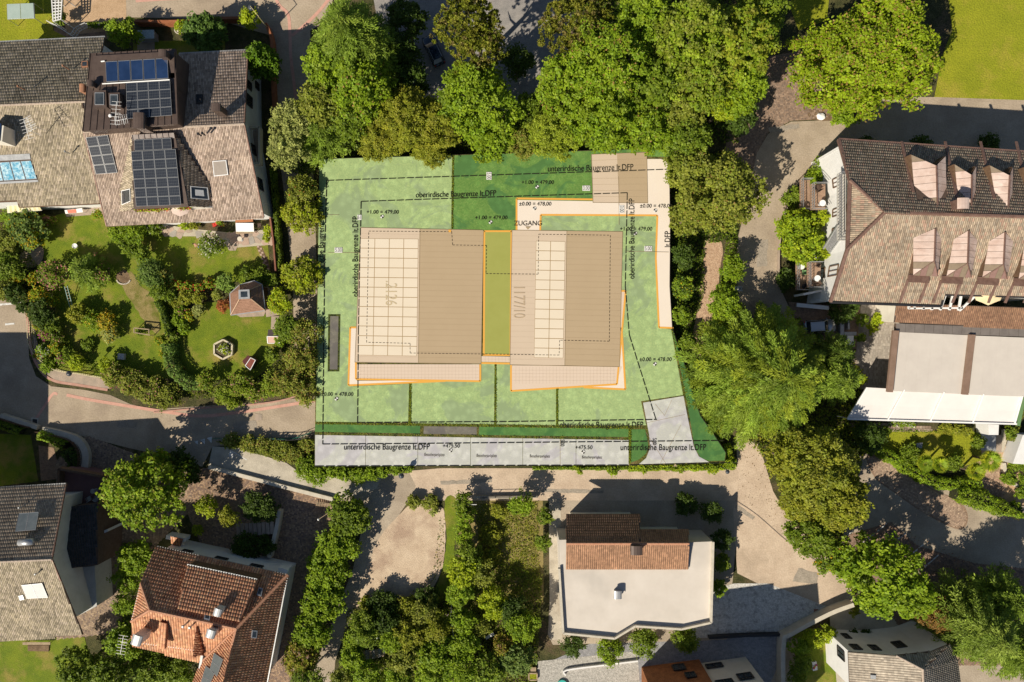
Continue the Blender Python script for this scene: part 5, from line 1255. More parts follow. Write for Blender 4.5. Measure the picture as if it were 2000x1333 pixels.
def shed(label, q, z, mat_roof, mat_wall, name="garden_shed", cat="shed", split=None):
    c = P(sum(a for a, b in q)/4, sum(b for a, b in q)/4, 0); t = thing(name, label, cat, c)
    v = [P(a, b, z) for a, b in q]; iv = inset(v, .12); vwall(t, iv+[iv[0]], mat_wall, 0, .06, "wall", .02)
    m0 = (v[0]+v[3])/2 + Vector((0, 0, .3)); m1 = (v[1]+v[2])/2 + Vector((0, 0, .3))
    slab("roof_panel", [v[0], v[1], m1, m0], .06, mat_roof[0], t); slab("roof_panel", [m0, m1, v[2], v[3]], .06, mat_roof[1], t)
    mb = MB(); 
    for a, b in ((m0, m1), (v[2], v[3]), (v[3], m0), (m1, v[2])): mb.bar(a+Vector((0, 0, .02)), b+Vector((0, 0, .02)), .08, .06)
    mb.build("roof_trim", M_whitemetal, t); return t
R1 = pm("red_felt_dark", (.10, .03, .03), None, rough=.8); R2 = pm("red_felt", (.26, .08, .06), None, rough=.8)
shed("small dark red playhouse on the round lawn", [(473, 706), (484, 694), (499, 704), (489, 723)], 1.5, (R1, R2), M_darkwood, "playhouse", "playhouse")
shed("pale pink roofed shed at the right edge of the lawn by the hedge", [(524, 644), (546, 645), (546, 671), (523, 671)], 2.0, (pm("shed_dark", (.10, .08, .08), None, rough=.7), pm("shed_pink", (.52, .34, .28), None, rough=.8)), M_wood)
st("path", [(530, 618), (545, 618), (545, 644), (529, 643)], .03, M_stone)
# hexagonal flower bed
hx = thing("hexagonal_planter", "hexagonal pale timber planter with yellow and white flowers on the lawn", "planter", P(435, 685, 0))
ho = [(435.5, 664), (453, 674), (452, 693), (435, 702), (418, 692), (418, 673)]
vo = [P(a, b, .6) for a, b in ho]; c0 = sum(vo, Vector())/6; mb = MB()
for i in range(6):
    a, b = vo[i], vo[(i+1) % 6]; mb.bar(Vector((a.x, a.y, .3)), Vector((b.x, b.y, .3)), .22, .6)
    board = MB().bar(Vector((a.x, a.y, .3)), Vector((b.x, b.y, .3)), .22, .6).build("planter_board", pm("pale_timber", (.52, .46, .32), (.6, .54, .4), 3, .8), hx)
slab("planter_soil", [c0+(p-c0)*.9-Vector((0, 0, .15)) for p in vo], .1, M_under, hx)
# white paver, hexagonal bird bath, table, chairs...
pv = MB(); a = P(236, 697, .45); pv.box(a.x, a.y, .25, .85, .8, .5, -.05); o = pv.build("stone_block", pm("pale_block", (.5, .48, .46), (.58, .56, .54), 3, .85), None); tag(o, "square pale stone block at the lawn edge above the flowering hedge", "stone block"); bev(o.data, .03)
# swing seat with rose frame
sw = thing("garden_arbour", "low white timber plant frame at the foot of the worn lawn", "plant frame", P(279, 648, 0))
for i, (a, b) in enumerate((((262, 641), (292, 644)), ((291, 644), (291, 652)), ((262, 650), (293, 655)), ((262, 641), (262, 651)))):
    MB().bar(P(*a, 1.1), P(*b, 1.1), .12, .1).build("beam", M_wood, sw)
for a in ((262, 641), (292, 644), (262, 650), (293, 655)): c = P(*a, 1.1); MB().tube((c.x, c.y, 0), c, .05).build("post", M_wood, sw)
# trampoline shelter top left
gh = thing("canopy", "pale translucent canopy standing on the lawn at the top left corner", "canopy", P(41, 22, 0))
cq = [P(14, 9, 1.9), P(66, 7, 1.9), P(68, 36, 1.9), P(15, 38, 1.9)]
M_plast = pm("milky_plastic", (.33, .42, .38), (.38, .47, .43), .8, .3, spec=.6)
strips(gh, cq, 2, M_plast, "roof_sheet", seam=False)
for p in cq: MB().tube((p.x, p.y, 0), p, .04).build("post", M_greysteel, gh)
MB().bar(cq[0], cq[1], .06).bar(cq[1], cq[2], .06).bar(cq[2], cq[3], .06).bar(cq[3], cq[0], .06).build("frame", M_greysteel, gh)
# bin cabinet in the shaded front garden
gb = thing("storage_box", "pale speckled metal storage box in the shaded garden above the brown roof", "storage box", P(284, 68, 0))
a = P(284, 68, 1.2); MB().box(a.x, a.y, .6, 2.2, 1.0, 1.2, .03).build("body", M_zinc, gb); MB().box(a.x, a.y, 1.24, 2.35, 1.15, .08, .03).build("lid", pm("speckled_lid", (.25, .32, .35), (.5, .56, .58), 6, .6), gb)
st("paved_patch", [(268, 78), (302, 78), (302, 98), (268, 98)], .02, M_stone)
# white pergola and fence line, top left
pg = thing("glass_pergola", "white slatted pergola beside the lawn at the top left", "pergola", P(110, 20, 0))
pq = [(101, -6), (122, -6), (119, 38), (104, 42)]
vq = [P(a, b, 2.6) for a, b in pq]
for i in range(9):
    t = i/8; MB().bar(vq[0]+(vq[3]-vq[0])*t, vq[1]+(vq[2]-vq[1])*t, .09, .1).build("slat", M_whitemetal, pg)
for i in range(4):
    t = i/3; MB().bar(vq[0]+(vq[1]-vq[0])*t, vq[3]+(vq[2]-vq[3])*t, .1, .14).build("beam", M_whitemetal, pg)
for p in vq: MB().tube((p.x, p.y, 0), p, .06).build("post", M_whitemetal, pg)
def railing(label, pts, h=1.05, mat=None, name="railing", cat="railing", step=1.2, balus=.15, z0=0.0, posts=None, grp=None, nr=3, wall=None, wallmat=None):
    """low fence: rails, posts, balusters along pixel points; optional wall below"""
    pts = smooth_pts(pts, 4) if len(pts) > 2 else pts
    v = [P(a, b, z0) for a, b in pts]; t = thing(name, label, cat, v[0], group=grp); mat = mat or M_dark
    zb = z0
    if wall:
        mb = MB()
        for a, b in zip(v, v[1:]): mb.bar(a+Vector((0, 0, wall/2)), b+Vector((0, 0, wall/2)), .35, wall)
        mb.build("wall_base", wallmat or M_wallcap, t); zb += wall
    mb = MB()
    for r in range(nr):
        z = zb + h*(0.12 + .86*r/max(nr-1, 1))
        for a, b in zip(v, v[1:]): mb.bar(Vector((a.x, a.y, z)), Vector((b.x, b.y, z)), .05, .05)
    mb.build("rail", mat, t)
    tot = 0; acc = 0; pm_ = []; bb = []
    for a, b in zip(v, v[1:]):
        L = (b-a).length; s = 0
        while s < L:
            p = a + (b-a)*(s/L); bb.append(p); s += balus
        tot += L
    np_ = int(tot/step)+1; nx = 0; run = 0
    for a, b in zip(v, v[1:]):
        L = (b-a).length
        while nx*step <= run+L + 1e-6:
            p = a+(b-a)*((nx*step-run)/L); pm_.append(p); nx += 1
        run += L
    for p in pm_: MB().bar(Vector((p.x, p.y, zb)), Vector((p.x, p.y, zb+h+.03)), .07).build("post", mat, t)
    if balus < step:
        mb = MB()
        for p in bb: mb.bar(Vector((p.x, p.y, zb+.08)), Vector((p.x, p.y, zb+h)), .03 if mat is not M_wood else .08)
        mb.build("balusters" if mat is not M_wood else "pickets", mat, t, kind="stuff")
    return t
railing("curved white gate frame beside the brown gravel near the top left", [(103, 49), (125, 60), (147, 74), (158, 62), (176, 53)], 1.2, M_whitemetal, "gate_railing", "railing", 2, .3)
railing("white garden railing with planter between gate and round bush", [(176, 53), (222, 55)], 1.0, M_whitemetal, "railing", "railing", 1.5, .25, grp="garden railings")
railing("black tube railing above the ramp with green lower wire", [(545, 857), (570, 858), (592, 856), (612, 851)], 1.1, M_dark, "railing", "railing", 2.3, 9)
railing("long green wire fence over the slope beside the ramp", [(420, 856), (500, 855), (570, 856), (600, 848), (612, 842)], .9, pm("green_wire", (.03, .16, .10), None, rough=.6), "wire_fence", "fence", 3, 9, nr=2)
railing("black railing above the gravel yard beside the pink road", [(940, 970), (990, 969), (1050, 968)], 1.1, M_dark, "railing", "railing", 1.9, 9)
railing("white and yellow picket fence along the garden corner by the west street", [(64, 628), (68, 680), (110, 720), (160, 730), (205, 738)], 1.0, pm("yellow_picket", (.60, .52, .30), (.66, .6, .4), 5, .7), "picket_fence", "fence", 2.5, .3)
railing("pale capped wall with dark slats curving round the lower left garden", [(-40, 800), (0, 813), (35, 824), (70, 834)], .8, M_darkwood, "slatted_wall_fence", "fence", 2.5, .18, wall=.5)
railing("curved capped wall with dark slats beside the lit hedge in the lower left garden", [(82, 842), (110, 848), (145, 858), (162, 878), (164, 900), (160, 915)], .8, M_darkwood, "slatted_wall_fence", "fence", 2.5, .18, wall=.5)
def cap_wall(label, pts, w=.45, h=.9, mat=None, name="garden_wall", z0=0, side=None):
    pts = smooth_pts(pts, 4) if len(pts) > 2 else pts
    v = [P(a, b, z0+h) for a, b in pts]; L = []; R = []
    for i, p in enumerate(v):
        a = v[max(i-1, 0)]; b = v[min(i+1, len(v)-1)]; d = (b-a); nn = Vector((-d.y, d.x, 0)).normalized()*w/2; L.append(p+nn); R.append(p-nn)
    V = L + R + [x - Vector((0, 0, h)) for x in L] + [x-Vector((0, 0, h)) for x in R]; n = len(v); F = []
    for i in range(n-1):
        F += [(i+1, i, n+i, n+i+1), (2*n+i, i, i+1, 2*n+i+1), (n+i, 3*n+i, 3*n+i+1, n+i+1)]
    F += [(0, 2*n, 3*n, n), (n-1, 2*n-1, 4*n-1, 3*n-1)]
    o = link(name, mesh(name, V, F, mat or M_wallcap)); tag(o, label, "wall"); return o
cap_wall("pale coping wall top curving round the lower left hedge", [(0, 812), (40, 825), (72, 836)], .55, .75, name="coping_wall")
cap_wall("broad pale coping on the curved wall at the lower left bend", [(82, 841), (115, 848), (150, 860), (165, 882), (166, 905), (163, 918)], .9, .7, name="coping_wall")
cap_wall("long low pale wall between the concrete ramp and the brown forecourt", [(407, 913), (480, 932), (560, 953), (650, 976)], .5, .5, name="coping_wall")
cap_wall("red brick wall top beside the shaded front garden at the top", [(262, 41), (340, 42), (420, 36), (470, 35)], .35, 1.3, M_redwall, "brick_wall")
cap_wall("red brick wall running down beside the shaded lane", [(518, 45), (530, 80), (532, 160), (535, 220)], .35, 1.3, M_redwall, "brick_wall")
cap_wall("brown timber fence top below the flagstone terrace by the lane", [(527, 425), (533, 470), (538, 530)], .2, 1.6, pm("rust_timber", (.20, .08, .05), (.26, .11, .07), 3, .8), "timber_fence")
cap_wall("grey wall edge of the shaded steps by the terracotta house", [(545, 998), (538, 1040), (525, 1090)], .5, 1.2, name="stair_wall")
cap_wall("pale wall with blue inner side beside the lower right garden", [(1530, 1345), (1531, 1255), (1545, 1240), (1620, 1200), (1668, 1182)], .55, 1.6, name="boundary_wall")
cap_wall("dark wall line at the end of the white gravel court", [(1385, 1247), (1460, 1243), (1540, 1241)], .3, .8, M_dark, "low_wall")
cap_wall("thin kerb wall between the pink road and the brown roofed house", [(1436, 978), (1480, 1008), (1540, 1060), (1600, 1100)], .1, .08, M_stone, "kerb_wall")
cap_wall("low white wall edge of the chip bed by the rust red block", [(1105, 1320), (1106, 1310), (1180, 1300), (1246, 1292)], .2, .4, M_white, "low_wall")
cap_wall("stone base wall under the black railing of the pink road", [(925, 972), (990, 972), (1050, 971)], .35, .5, M_concrete, "low_wall")
cap_wall("pale garden wall beside the brown paved curve at the right edge", [(1962, 905), (1966, 925), (1980, 945), (1995, 952)], .4, .6, name="curved_wall")
cap_wall("porphyry edging wall of the driveway beside the hotel garden", [(1600, 322), (1570, 345), (1548, 380), (1530, 430), (1522, 490), (1522, 560)], .22, .5, M_stone, "edging_wall")
# steps in the shade of the terracotta house
stp = thing("garden_stairs", "dark brown garden stairs beside the terracotta house", "stairs", P(505, 1035, 0))
for i in range(9):
    x = 466+i*8.2; a = P(x, 1036-i*.7, .1+.12*i); MB().box(a.x, a.y, a.z/2+.05, .5, 1.7, a.z+.1, .08).build("step", M_stone, stp)
sl = thing("slatted_steps", "row of pale wooden slats leading down beside the dark tree at the ramp end", "steps", P(633, 984, 0))
for i in range(11):
    a = P(618+i*3.1, 984+i*.4, .3+.05*i); MB().box(a.x, a.y, a.z, .1, .6, .08, .15).build("slat", M_wood, sl)
MB().bar(P(616, 987, .2), P(651, 991, .7), .1, .12).build("stringer", M_darkwood, sl)

# garden furniture
def round_table(px, py, z, r, label, mat=None, grp="round white tables on the hotel balconies"):
    b = P(px, py, z+.74); t = thing("round_table", label, "table", (b.x, b.y, z), group=grp)
    MB().lathe((b.x, b.y, b.z-.04), [(r*.96, 0), (r, .01), (r, .035), (r*.96, .045)], 20).build("tabletop", mat or M_whitemetal, t)
    MB().tube((b.x, b.y, z), (b.x, b.y, b.z-.04), .05).lathe((b.x, b.y, z), [(.25, 0), (.22, .03), (.05, .06)], 12).build("pedestal", M_greysteel, t); return t
round_table(1607, 397, 4.6, .40, "round white table on the upper balcony next to the northern balcony door")
round_table(1566, 521, 2.4, .38, "round white table on the lower balcony beside the green stool")
round_table(1597, 544, 4.6, .40, "round white table on the upper balcony above the dark chair")
round_table(468, 467, .05, .32, "small round cream table on the flagstones", pm("cream_top", (.62, .56, .46), None, rough=.6), "garden tables")
round_table(181, 960, 3.4, .32, "small round pale table on the shaded wine red terrace", M_zinc, "garden tables")
def chair(px, py, z, rz, mat, label, grp="garden and balcony chairs", s=.5):
    b = P(px, py, z+.45); t = thing("garden_chair", label, "chair", (b.x, b.y, z), rz, grp); o = Vector((b.x, b.y, z)); R = Matrix.Rotation(rz, 4, 'Z')
    def put(name, V, F): 
        return link(name, mesh(name, [o + (R @ Vector(v)) for v in V], F, mat), t)
    put("seat", *box_geo(0, 0, .44, s, s, .05)); V, F = box_geo(0, 0, .26, s, .05, .5); 
    put("backrest", [(x, y-s*.5-(z_-.0)*.2, z_+.44) for x, y, z_ in V], F)
    for sx in (-1, 1):
        for sy in (-1, 1): put("leg", *box_geo(sx*s*.42, sy*s*.42, .21, .04, .04, .42))
    for sx in (-1, 1): put("armrest", *box_geo(sx*s*.52, 0, .66, .05, s*.9, .03))
    return t
M_wick = pm("dark_wicker", (.06, .04, .03), (.11, .07, .05), 8, .8)
chair(1597, 368, 4.6, .6, M_wick, "dark wicker chair on the upper balcony at its north end", s=.7); chair(1598, 518, 4.6, -.4, M_wick, "dark brown chair on the upper balcony by its north rail, above the round table")
chair(1595, 556, 4.6, 2.2, M_wick, "dark brown chair at the south end of the upper balcony", s=.6); chair(1570, 560, 2.4, 2.6, M_dark, "black chair at the south end of the lower balcony")
chair(1571, 532, 2.4, 0, pm("green_plastic", (.22, .42, .18), None, rough=.5), "small light green stool chair on the lower balcony")
chair(174, 974, 3.4, .5, M_zinc, "pale chair left on the wine red terrace"); chair(190, 973, 3.4, -.5, M_zinc, "pale chair at the right on the wine red terrace")
chair(420, 439, .05, .4, pm("red_cushion", (.55, .04, .03), None, rough=.7), "red garden chair under the eaves of the grey tiled house"); chair(507, 441, .05, 1.6, M_wick, "dark chair right of the white garden table")
# long white table with brown benches
tb = thing("garden_table", "long white covered table with wooden benches on the flagstones", "table", P(478, 444, 0))
q = [P(460, 436, .78), P(495, 436, .78), P(496, 453, .78), P(461, 453, .78)]; slab("tabletop", q, .06, M_whitemetal, tb)
MB().bar(P(460, 433, .6), P(494, 430, .6), .45, .06).build("bench", pm("orange_wood", (.35, .14, .06), None, rough=.7), tb); MB().bar(P(461, 455, .45), P(495, 454, .45), .3, .05).build("bench", M_wood, tb)
for i in range(4): c = q[i]; MB().tube((c.x*.999, c.y, 0), (c.x*.999, c.y, .72), .04).build("leg", M_wood, tb)
# white board with red towel by the west wing terrace
lt = thing("lounger_table", "white table with a red and white cloth beside the left terrace", "table", P(143, 409, 0))
slab("tabletop", [P(126, 411, .8), P(160, 407, .8), P(162, 415, .8), P(128, 418, .8)], .05, M_whitemetal, lt)
slab("cloth", [P(131, 411, .84), P(148, 409, .84), P(149, 416, .84), P(133, 417, .84)], .02, pm("salmon_cloth", (.62, .2, .14), None, rough=.9), lt)
for x, y in ((128, 411), (160, 408), (160, 414), (130, 417)): c = P(x, y, .8); MB().tube((c.x, c.y, 0), (c.x, c.y, .76), .03).build("leg", M_whitemetal, lt)
# striped awning, left terrace
aw_ = thing("striped_awning", "pale yellow striped awning below the long tiled roof at the left", "awning", P(48, 405, 0))
q = [P(14, 400, 3.0), P(78, 404, 3.0), P(82, 411, 2.5), P(15, 416, 2.5)]
strips(aw_, q, 14, M_cream, "cloth_stripe", seam=False, gap=.0, mats=[pm("stripe_cream", (.62, .58, .42), None, rough=.8), pm("stripe_yellow", (.55, .50, .28), None, rough=.8)])
MB().bar(q[3], q[2], .08).bar(q[0], q[1], .1).build("roller", M_whitemetal, aw_)
# parasols
def parasol(px, py, z, r, mat, label, n=8):
    b = P(px, py, z+2.3); t = thing("parasol", label, "parasol", (b.x, b.y, z)); V = [(b.x, b.y, z+2.75)]
    for k in range(n): a = 2*math.pi*k/n; V.append((b.x+r*math.cos(a), b.y+r*math.sin(a), z+2.3))
    for k in range(n):
        a, c = V[1+k], V[1+(k+1) % n]; m = [(V[0][0], V[0][1], V[0][2]), a, ((a[0]+c[0])/2*.99+b.x*.01, (a[1]+c[1])/2*.99+b.y*.01, z+2.33), c]
        link("cloth_panel", mesh("cloth_panel", m, [(0, 1, 2), (0, 2, 3)], mat), t)
    MB().tube((b.x, b.y, z), (b.x, b.y, z+2.85), .035).build("pole", M_whitemetal, t); return t
parasol(352, 402, 4.9, 1.35, pm("pinkish_cloth", (.55, .44, .38), None, rough=.85), "half hidden pinkish grey parasol at the front of the solar dormer")
parasol(1930, 563, 6.4, 2.1, pm("cream_cloth", (.74, .60, .36), (.8, .66, .42), 1, .85), "cream parasol under the eaves of the large building")
# lamp posts: black globe lamps on posts
def lamp(px, py, h, label, arm=0.0, col=None, r=.36, az=0.0):
    top = P(px, py, h); base = Vector((top.x+math.cos(az)*arm, top.y+math.sin(az)*arm, 0)); t = thing("street_lamp", label, "street lamp", base, group="street lamps")
    MB().tube(base, Vector((base.x, base.y, h+.3)), .07, .05, 8).tube(Vector((base.x, base.y, h+.25)), Vector((top.x, top.y, h+.35)), .04, .04, 6).build("post", col or M_dark, t)
    MB().lathe((top.x, top.y, h), [(r*.3, -r*.7), (r*.85, -r*.3), (r, 0), (r*.86, r*.38), (r*.5, r*.62), (.06, r*.72)], 18).build("lamp_shade", pm("lamp_shade_slate", (.05, .06, .075), None, rough=.35), t, True)
lamp(135, 730, 3.6, "dark globe lamp over the pavement at the western garden corner", .6, az=.4); lamp(491, 15, 4.0, "dark globe lamp on a yellowish pole at the top of the lane", 1.6, pm("yellow_pole", (.42, .36, .2), None, rough=.6), .42, -.9)
lamp(784, 930, 3.6, "dark globe lamp beside the vines under the parking strip", .4, az=1.2); lamp(1421, 922, 3.6, "small grey globe lamp at the south east corner of the plan", .3, r=.28, az=2)
ln = thing("street_lamp", "slim white lamp on an arm over the dark forecourt", "street lamp", P(640, 1003, 0), group="street lamps")
MB().tube(P(640, 1003, 0), P(640, 1003, 3), .06).bar(P(640, 1003, 3), P(622, 1015, 3), .06).build("post", M_wood, ln); a = P(622, 1015, 2.95); MB().lathe(a, [(.05, -.15), (.16, 0), (.1, .14), (.02, .17)], 12).build("lamp_shade", M_whitemetal, ln, True)
tl = thing("utility_pole", "white T shaped clothes pole beside the hedge south of the pink road", "pole", P(922, 986, 0))
MB().tube(P(915, 987, 0), P(915, 987, 2.4), .05).bar(P(915, 984, 2.4), P(915, 990, 2.4), .05).bar(P(915, 986, 2.4), P(931, 986, 2.4), .06).build("post", M_whitemetal, tl)
fp = railing("white mesh fence strip running down through the lower thicket", [(885, 1165), (882, 1190), (882, 1218)], 1.2, M_whitemetal, "mesh_fence", "fence", 1.5, .3)
cb = thing("overhead_cable", "taut white rope line crossing the thicket at the bottom", "cable", P(890, 1270, 0)); MB().tube(P(882, 1215, 2.2), P(899, 1345, 2.6), .035, .035, 6).build("rope", M_whitemetal, cb)
MB().tube(P(899, 1345, 0), P(899, 1345, 2.7), .06).build("post", M_wood, cb); MB().tube(P(882, 1215, 0), P(882, 1215, 2.4), .06).build("post", M_wood, cb)
# allotment hut and benches in the lower thicket
al = thing("allotment_shelter", "weathered plank shelter with white beams in the lower thicket", "shelter", P(729, 1270, 0))
a = P(706, 1270, .9); b = P(752, 1262, .9); 
for i in range(7):
    t = i/7; q = [P(707+44*t, 1272-6*t, 1.0), P(707+44*(t+.13), 1272-6*(t+.13), 1.0), P(709+42*(t+.13), 1292-10*(t+.13), .9), P(709+42*t, 1292-10*t, .9)]; slab("plank", q, .06, [M_wood, pm("grey_plank", (.24, .23, .22), (.32, .31, .3), 3, .8)][i % 2], al)
MB().bar(P(706, 1251, 2.2), P(746, 1245, 2.2), .2, .12).build("beam", M_whitemetal, al); MB().bar(P(748, 1262, 1.2), P(752, 1277, 1.2), .25, .1).build("beam", M_whitemetal, al)
for x, y in ((708, 1251), (745, 1246)): c = P(x, y, 2.2); MB().tube((c.x, c.y, 0), c, .06).build("post", M_wood, al)
def crate(label, q, z, mat, name="garden_bench", cat="bench"):
    v = [P(a, b, z) for a, b in q]; c = sum(v, Vector())/4; t = thing(name, label, cat, (c.x, c.y, 0))
    for i in range(3): s0, s1 = i/3+.02, (i+1)/3-.02; slab("plank", [bilin(v, 0, s0), bilin(v, 1, s0), bilin(v, 1, s1), bilin(v, 0, s1)], .05, mat, t)
    for i in (0, 1, 2, 3): p = c+(v[i]-c)*.85; MB().tube((p.x, p.y, 0), (p.x, p.y, z-.05), .04).build("leg", M_wood, t)
crate("white bench in the clearing nearest the reddish bush, lower thicket", [(947, 1245), (963, 1235), (966, 1241), (950, 1250)], .5, M_whitemetal); crate("pale slatted bench lower left of the white bench in the clearing", [(920, 1264), (934, 1253), (940, 1260), (925, 1271)], .5, pm("pale_plank", (.5, .5, .47), None, rough=.7))
crate("old purple grey bench beside the mesh fence in the thicket", [(860, 1197), (876, 1200), (875, 1206), (859, 1203)], .5, pm("plum_plank", (.38, .3, .32), None, rough=.7)); crate("grey plank bench on the small lawn below the white awnings", [(1790, 866), (1802, 865), (1801, 876), (1791, 876)], .7, M_zinc)
crate("long pale bench under the eaves of the lower left house", [(44, 1255), (98, 1255), (98, 1260), (44, 1260)], .5, M_wood)
gb2 = thing("raised_bed", "small raised bed with green turf at the bottom beside the grey court", "raised bed", P(1041, 1318, 0)); v = [P(1033, 1316, .4), P(1049, 1316, .4), P(1049, 1329, .4), P(1033, 1329, .4)]
for i in range(4): MB().bar(v[i]-Vector((0, 0, .2)), v[(i+1) % 4]-Vector((0, 0, .2)), .15, .4).build("board", M_wood, gb2)
slab("turf", [p-Vector((0, 0, .05)) for p in v], .1, M_lawn2, gb2); crate("two pale crates stacked above the raised bed at the bottom", [(1036, 1304), (1047, 1304), (1047, 1312), (1036, 1312)], .4, M_wood, "crate", "crate")
sb = thing("sandpit", "white framed toy table on the lower right lawn", "toy table", P(1590, 1302, 0)); v = [P(1586, 1294, .5), P(1595, 1293, .5), P(1597, 1309, .5), P(1588, 1311, .5)]; slab("tabletop", v, .06, M_whitemetal, sb); c = sum(v, Vector())/4
for i, cl in enumerate(((.6, .1, .05), (.7, .5, .1), (.5, .08, .2))): MB().box(c.x+(-.15+.15*i), c.y+.2*(i-1), .6, .18, .2, .15).build("toy", pm("toy_%s" % "abc"[i], cl, None), sb)
for p in v: q_ = c+(p-c)*.9; MB().tube((q_.x, q_.y, 0), (q_.x, q_.y, .45), .03).build("leg", M_whitemetal, sb)
# flower bed below the lower left house
fb = prism("planting_bed", [(54, 1261), (96, 1261), (95, 1273), (54, 1272)], 0, .15, M_soil); tag(fb, "small brown planting bed beyond the long pale bench", "flower bed")
# rock edge by the pond-like bed
rk = thing("stone_ring", "half ring of small white stones round a soil patch on the lawn", "stone edging", P(240, 550, 0))
for i in range(13):
    t = math.pi*(.08+.84*i/12); a = P(241+13*math.cos(math.pi-t)*-1*-1, 546+9*math.sin(t), .12); MB().lathe(a-Vector((0, 0, .1)), [(.09, 0), (.12, .06), (.07, .12), (.02, .13)], 6).build("stone", M_wallcap, rk)
st("soil_patch", [(228, 535), (245, 528), (254, 545), (248, 556), (235, 557), (228, 548)], .03, M_soil, True)
# bowl on post, terracotta block, lily pot
pt = thing("flower_pot", "white round bowl with spiky plant on the left lawn", "flower pot", P(146, 481, 0)); a = P(146, 481, .4); MB().lathe((a.x, a.y, 0), [(.2, 0), (.3, .3), (.36, .42), (.3, .42), (.28, .34)], 16).build("pot", M_whitemetal, pt)
tbk = MB().box(*P(187, 497, .2), .45, .5, .4).build("terracotta_block", M_ceramic); tag(tbk, "small orange terracotta block in the tree shade on the left lawn", "block")
cb3 = thing("stone_trough", "pale stone bowl under the yellow bush in the shaded garden at the top", "planter", P(349, 58, 0)); a = P(349, 58, .6); MB().lathe((a.x, a.y, 0), [(.35, 0), (.55, .4), (.62, .6), (.5, .6), (.4, .5)], 16).build("bowl", M_wallcap, cb3)
mt = thing("ladder", "green metal ladder leaning among the pink shrubs at the left", "ladder", P(131, 580, 0)); a = P(126, 560, 1.4); b = P(137, 602, .1); s_ = Vector((.35, .1, 0)); MB().bar(a, b, .06).bar(a+s_, b+s_, .06).build("rail", pm("verdigris", (.2, .34, .32), None, rough=.6), mt)
for i in range(8): t = (i+.5)/8; MB().bar(a+(b-a)*t, a+(b-a)*t+s_, .05).build("rung", M_wood, mt)
bt = thing("wood_trough", "white tank and grey planters beside the parked silver car", "planter", P(1650, 640, 0)); a = P(1650, 645, .8)
for (x, y, sx, sy) in ((1645, 643, .5, 1.6), (1661, 652, 1.6, .45), (1658, 635, .25, 1.2)): c = P(x, y, .7); MB().box(c.x, c.y, .35, sx, sy, .7).build("trough", M_zinc, bt)
c = P(1661, 667, .9); MB().box(c.x, c.y, .45, .85, 1.5, .9).build("tank", M_white, bt)
hp = thing("white_boulder", "white rock on the verge above the driveway bend", "boulder", P(1604, 228, 0)); me = None
bm = bmesh.new(); bmesh.ops.create_icosphere(bm, subdivisions=2, radius=.5); 
for v_ in bm.verts: v_.co *= 1+random.uniform(-.15, .15); v_.co.z *= .55; v_.co.x *= 1.15
me = bpy.data.meshes.new("rock"); bm.to_mesh(me); bm.free(); me.transform(Matrix.Translation(P(1604, 228, .15))); link("rock", me, hp, M_whitemetal)
rc = st("verge", [(1582, 190), (1600, 185), (1650, 205), (1688, 225), (1680, 232), (1585, 234)], .016, M_soil, True)
# small blue trampoline by the grey court at the bottom
tp_ = thing("paddling_pool", "small turquoise pool rim at the bottom edge by the grey chips", "paddling pool", P(1097, 1338, 0)); a = P(1098, 1340, .3); MB().lathe((a.x, a.y, 0), [(.7, 0), (.75, .3), (.6, .3), (.58, .1)], 20).build("rim", pm("turquoise", (.05, .4, .35), None, rough=.5), tp_)

# 10.00 dimension tag lying on the driveway
sheet("dimension_tag", [(1433, 560), (1450, 560), (1450, 569), (1433, 569)], 1.2, M_tagw, plan); text("10.00", 1441.5, 564.5, 7, 0, M_ink, z=1.22, sx=.8)

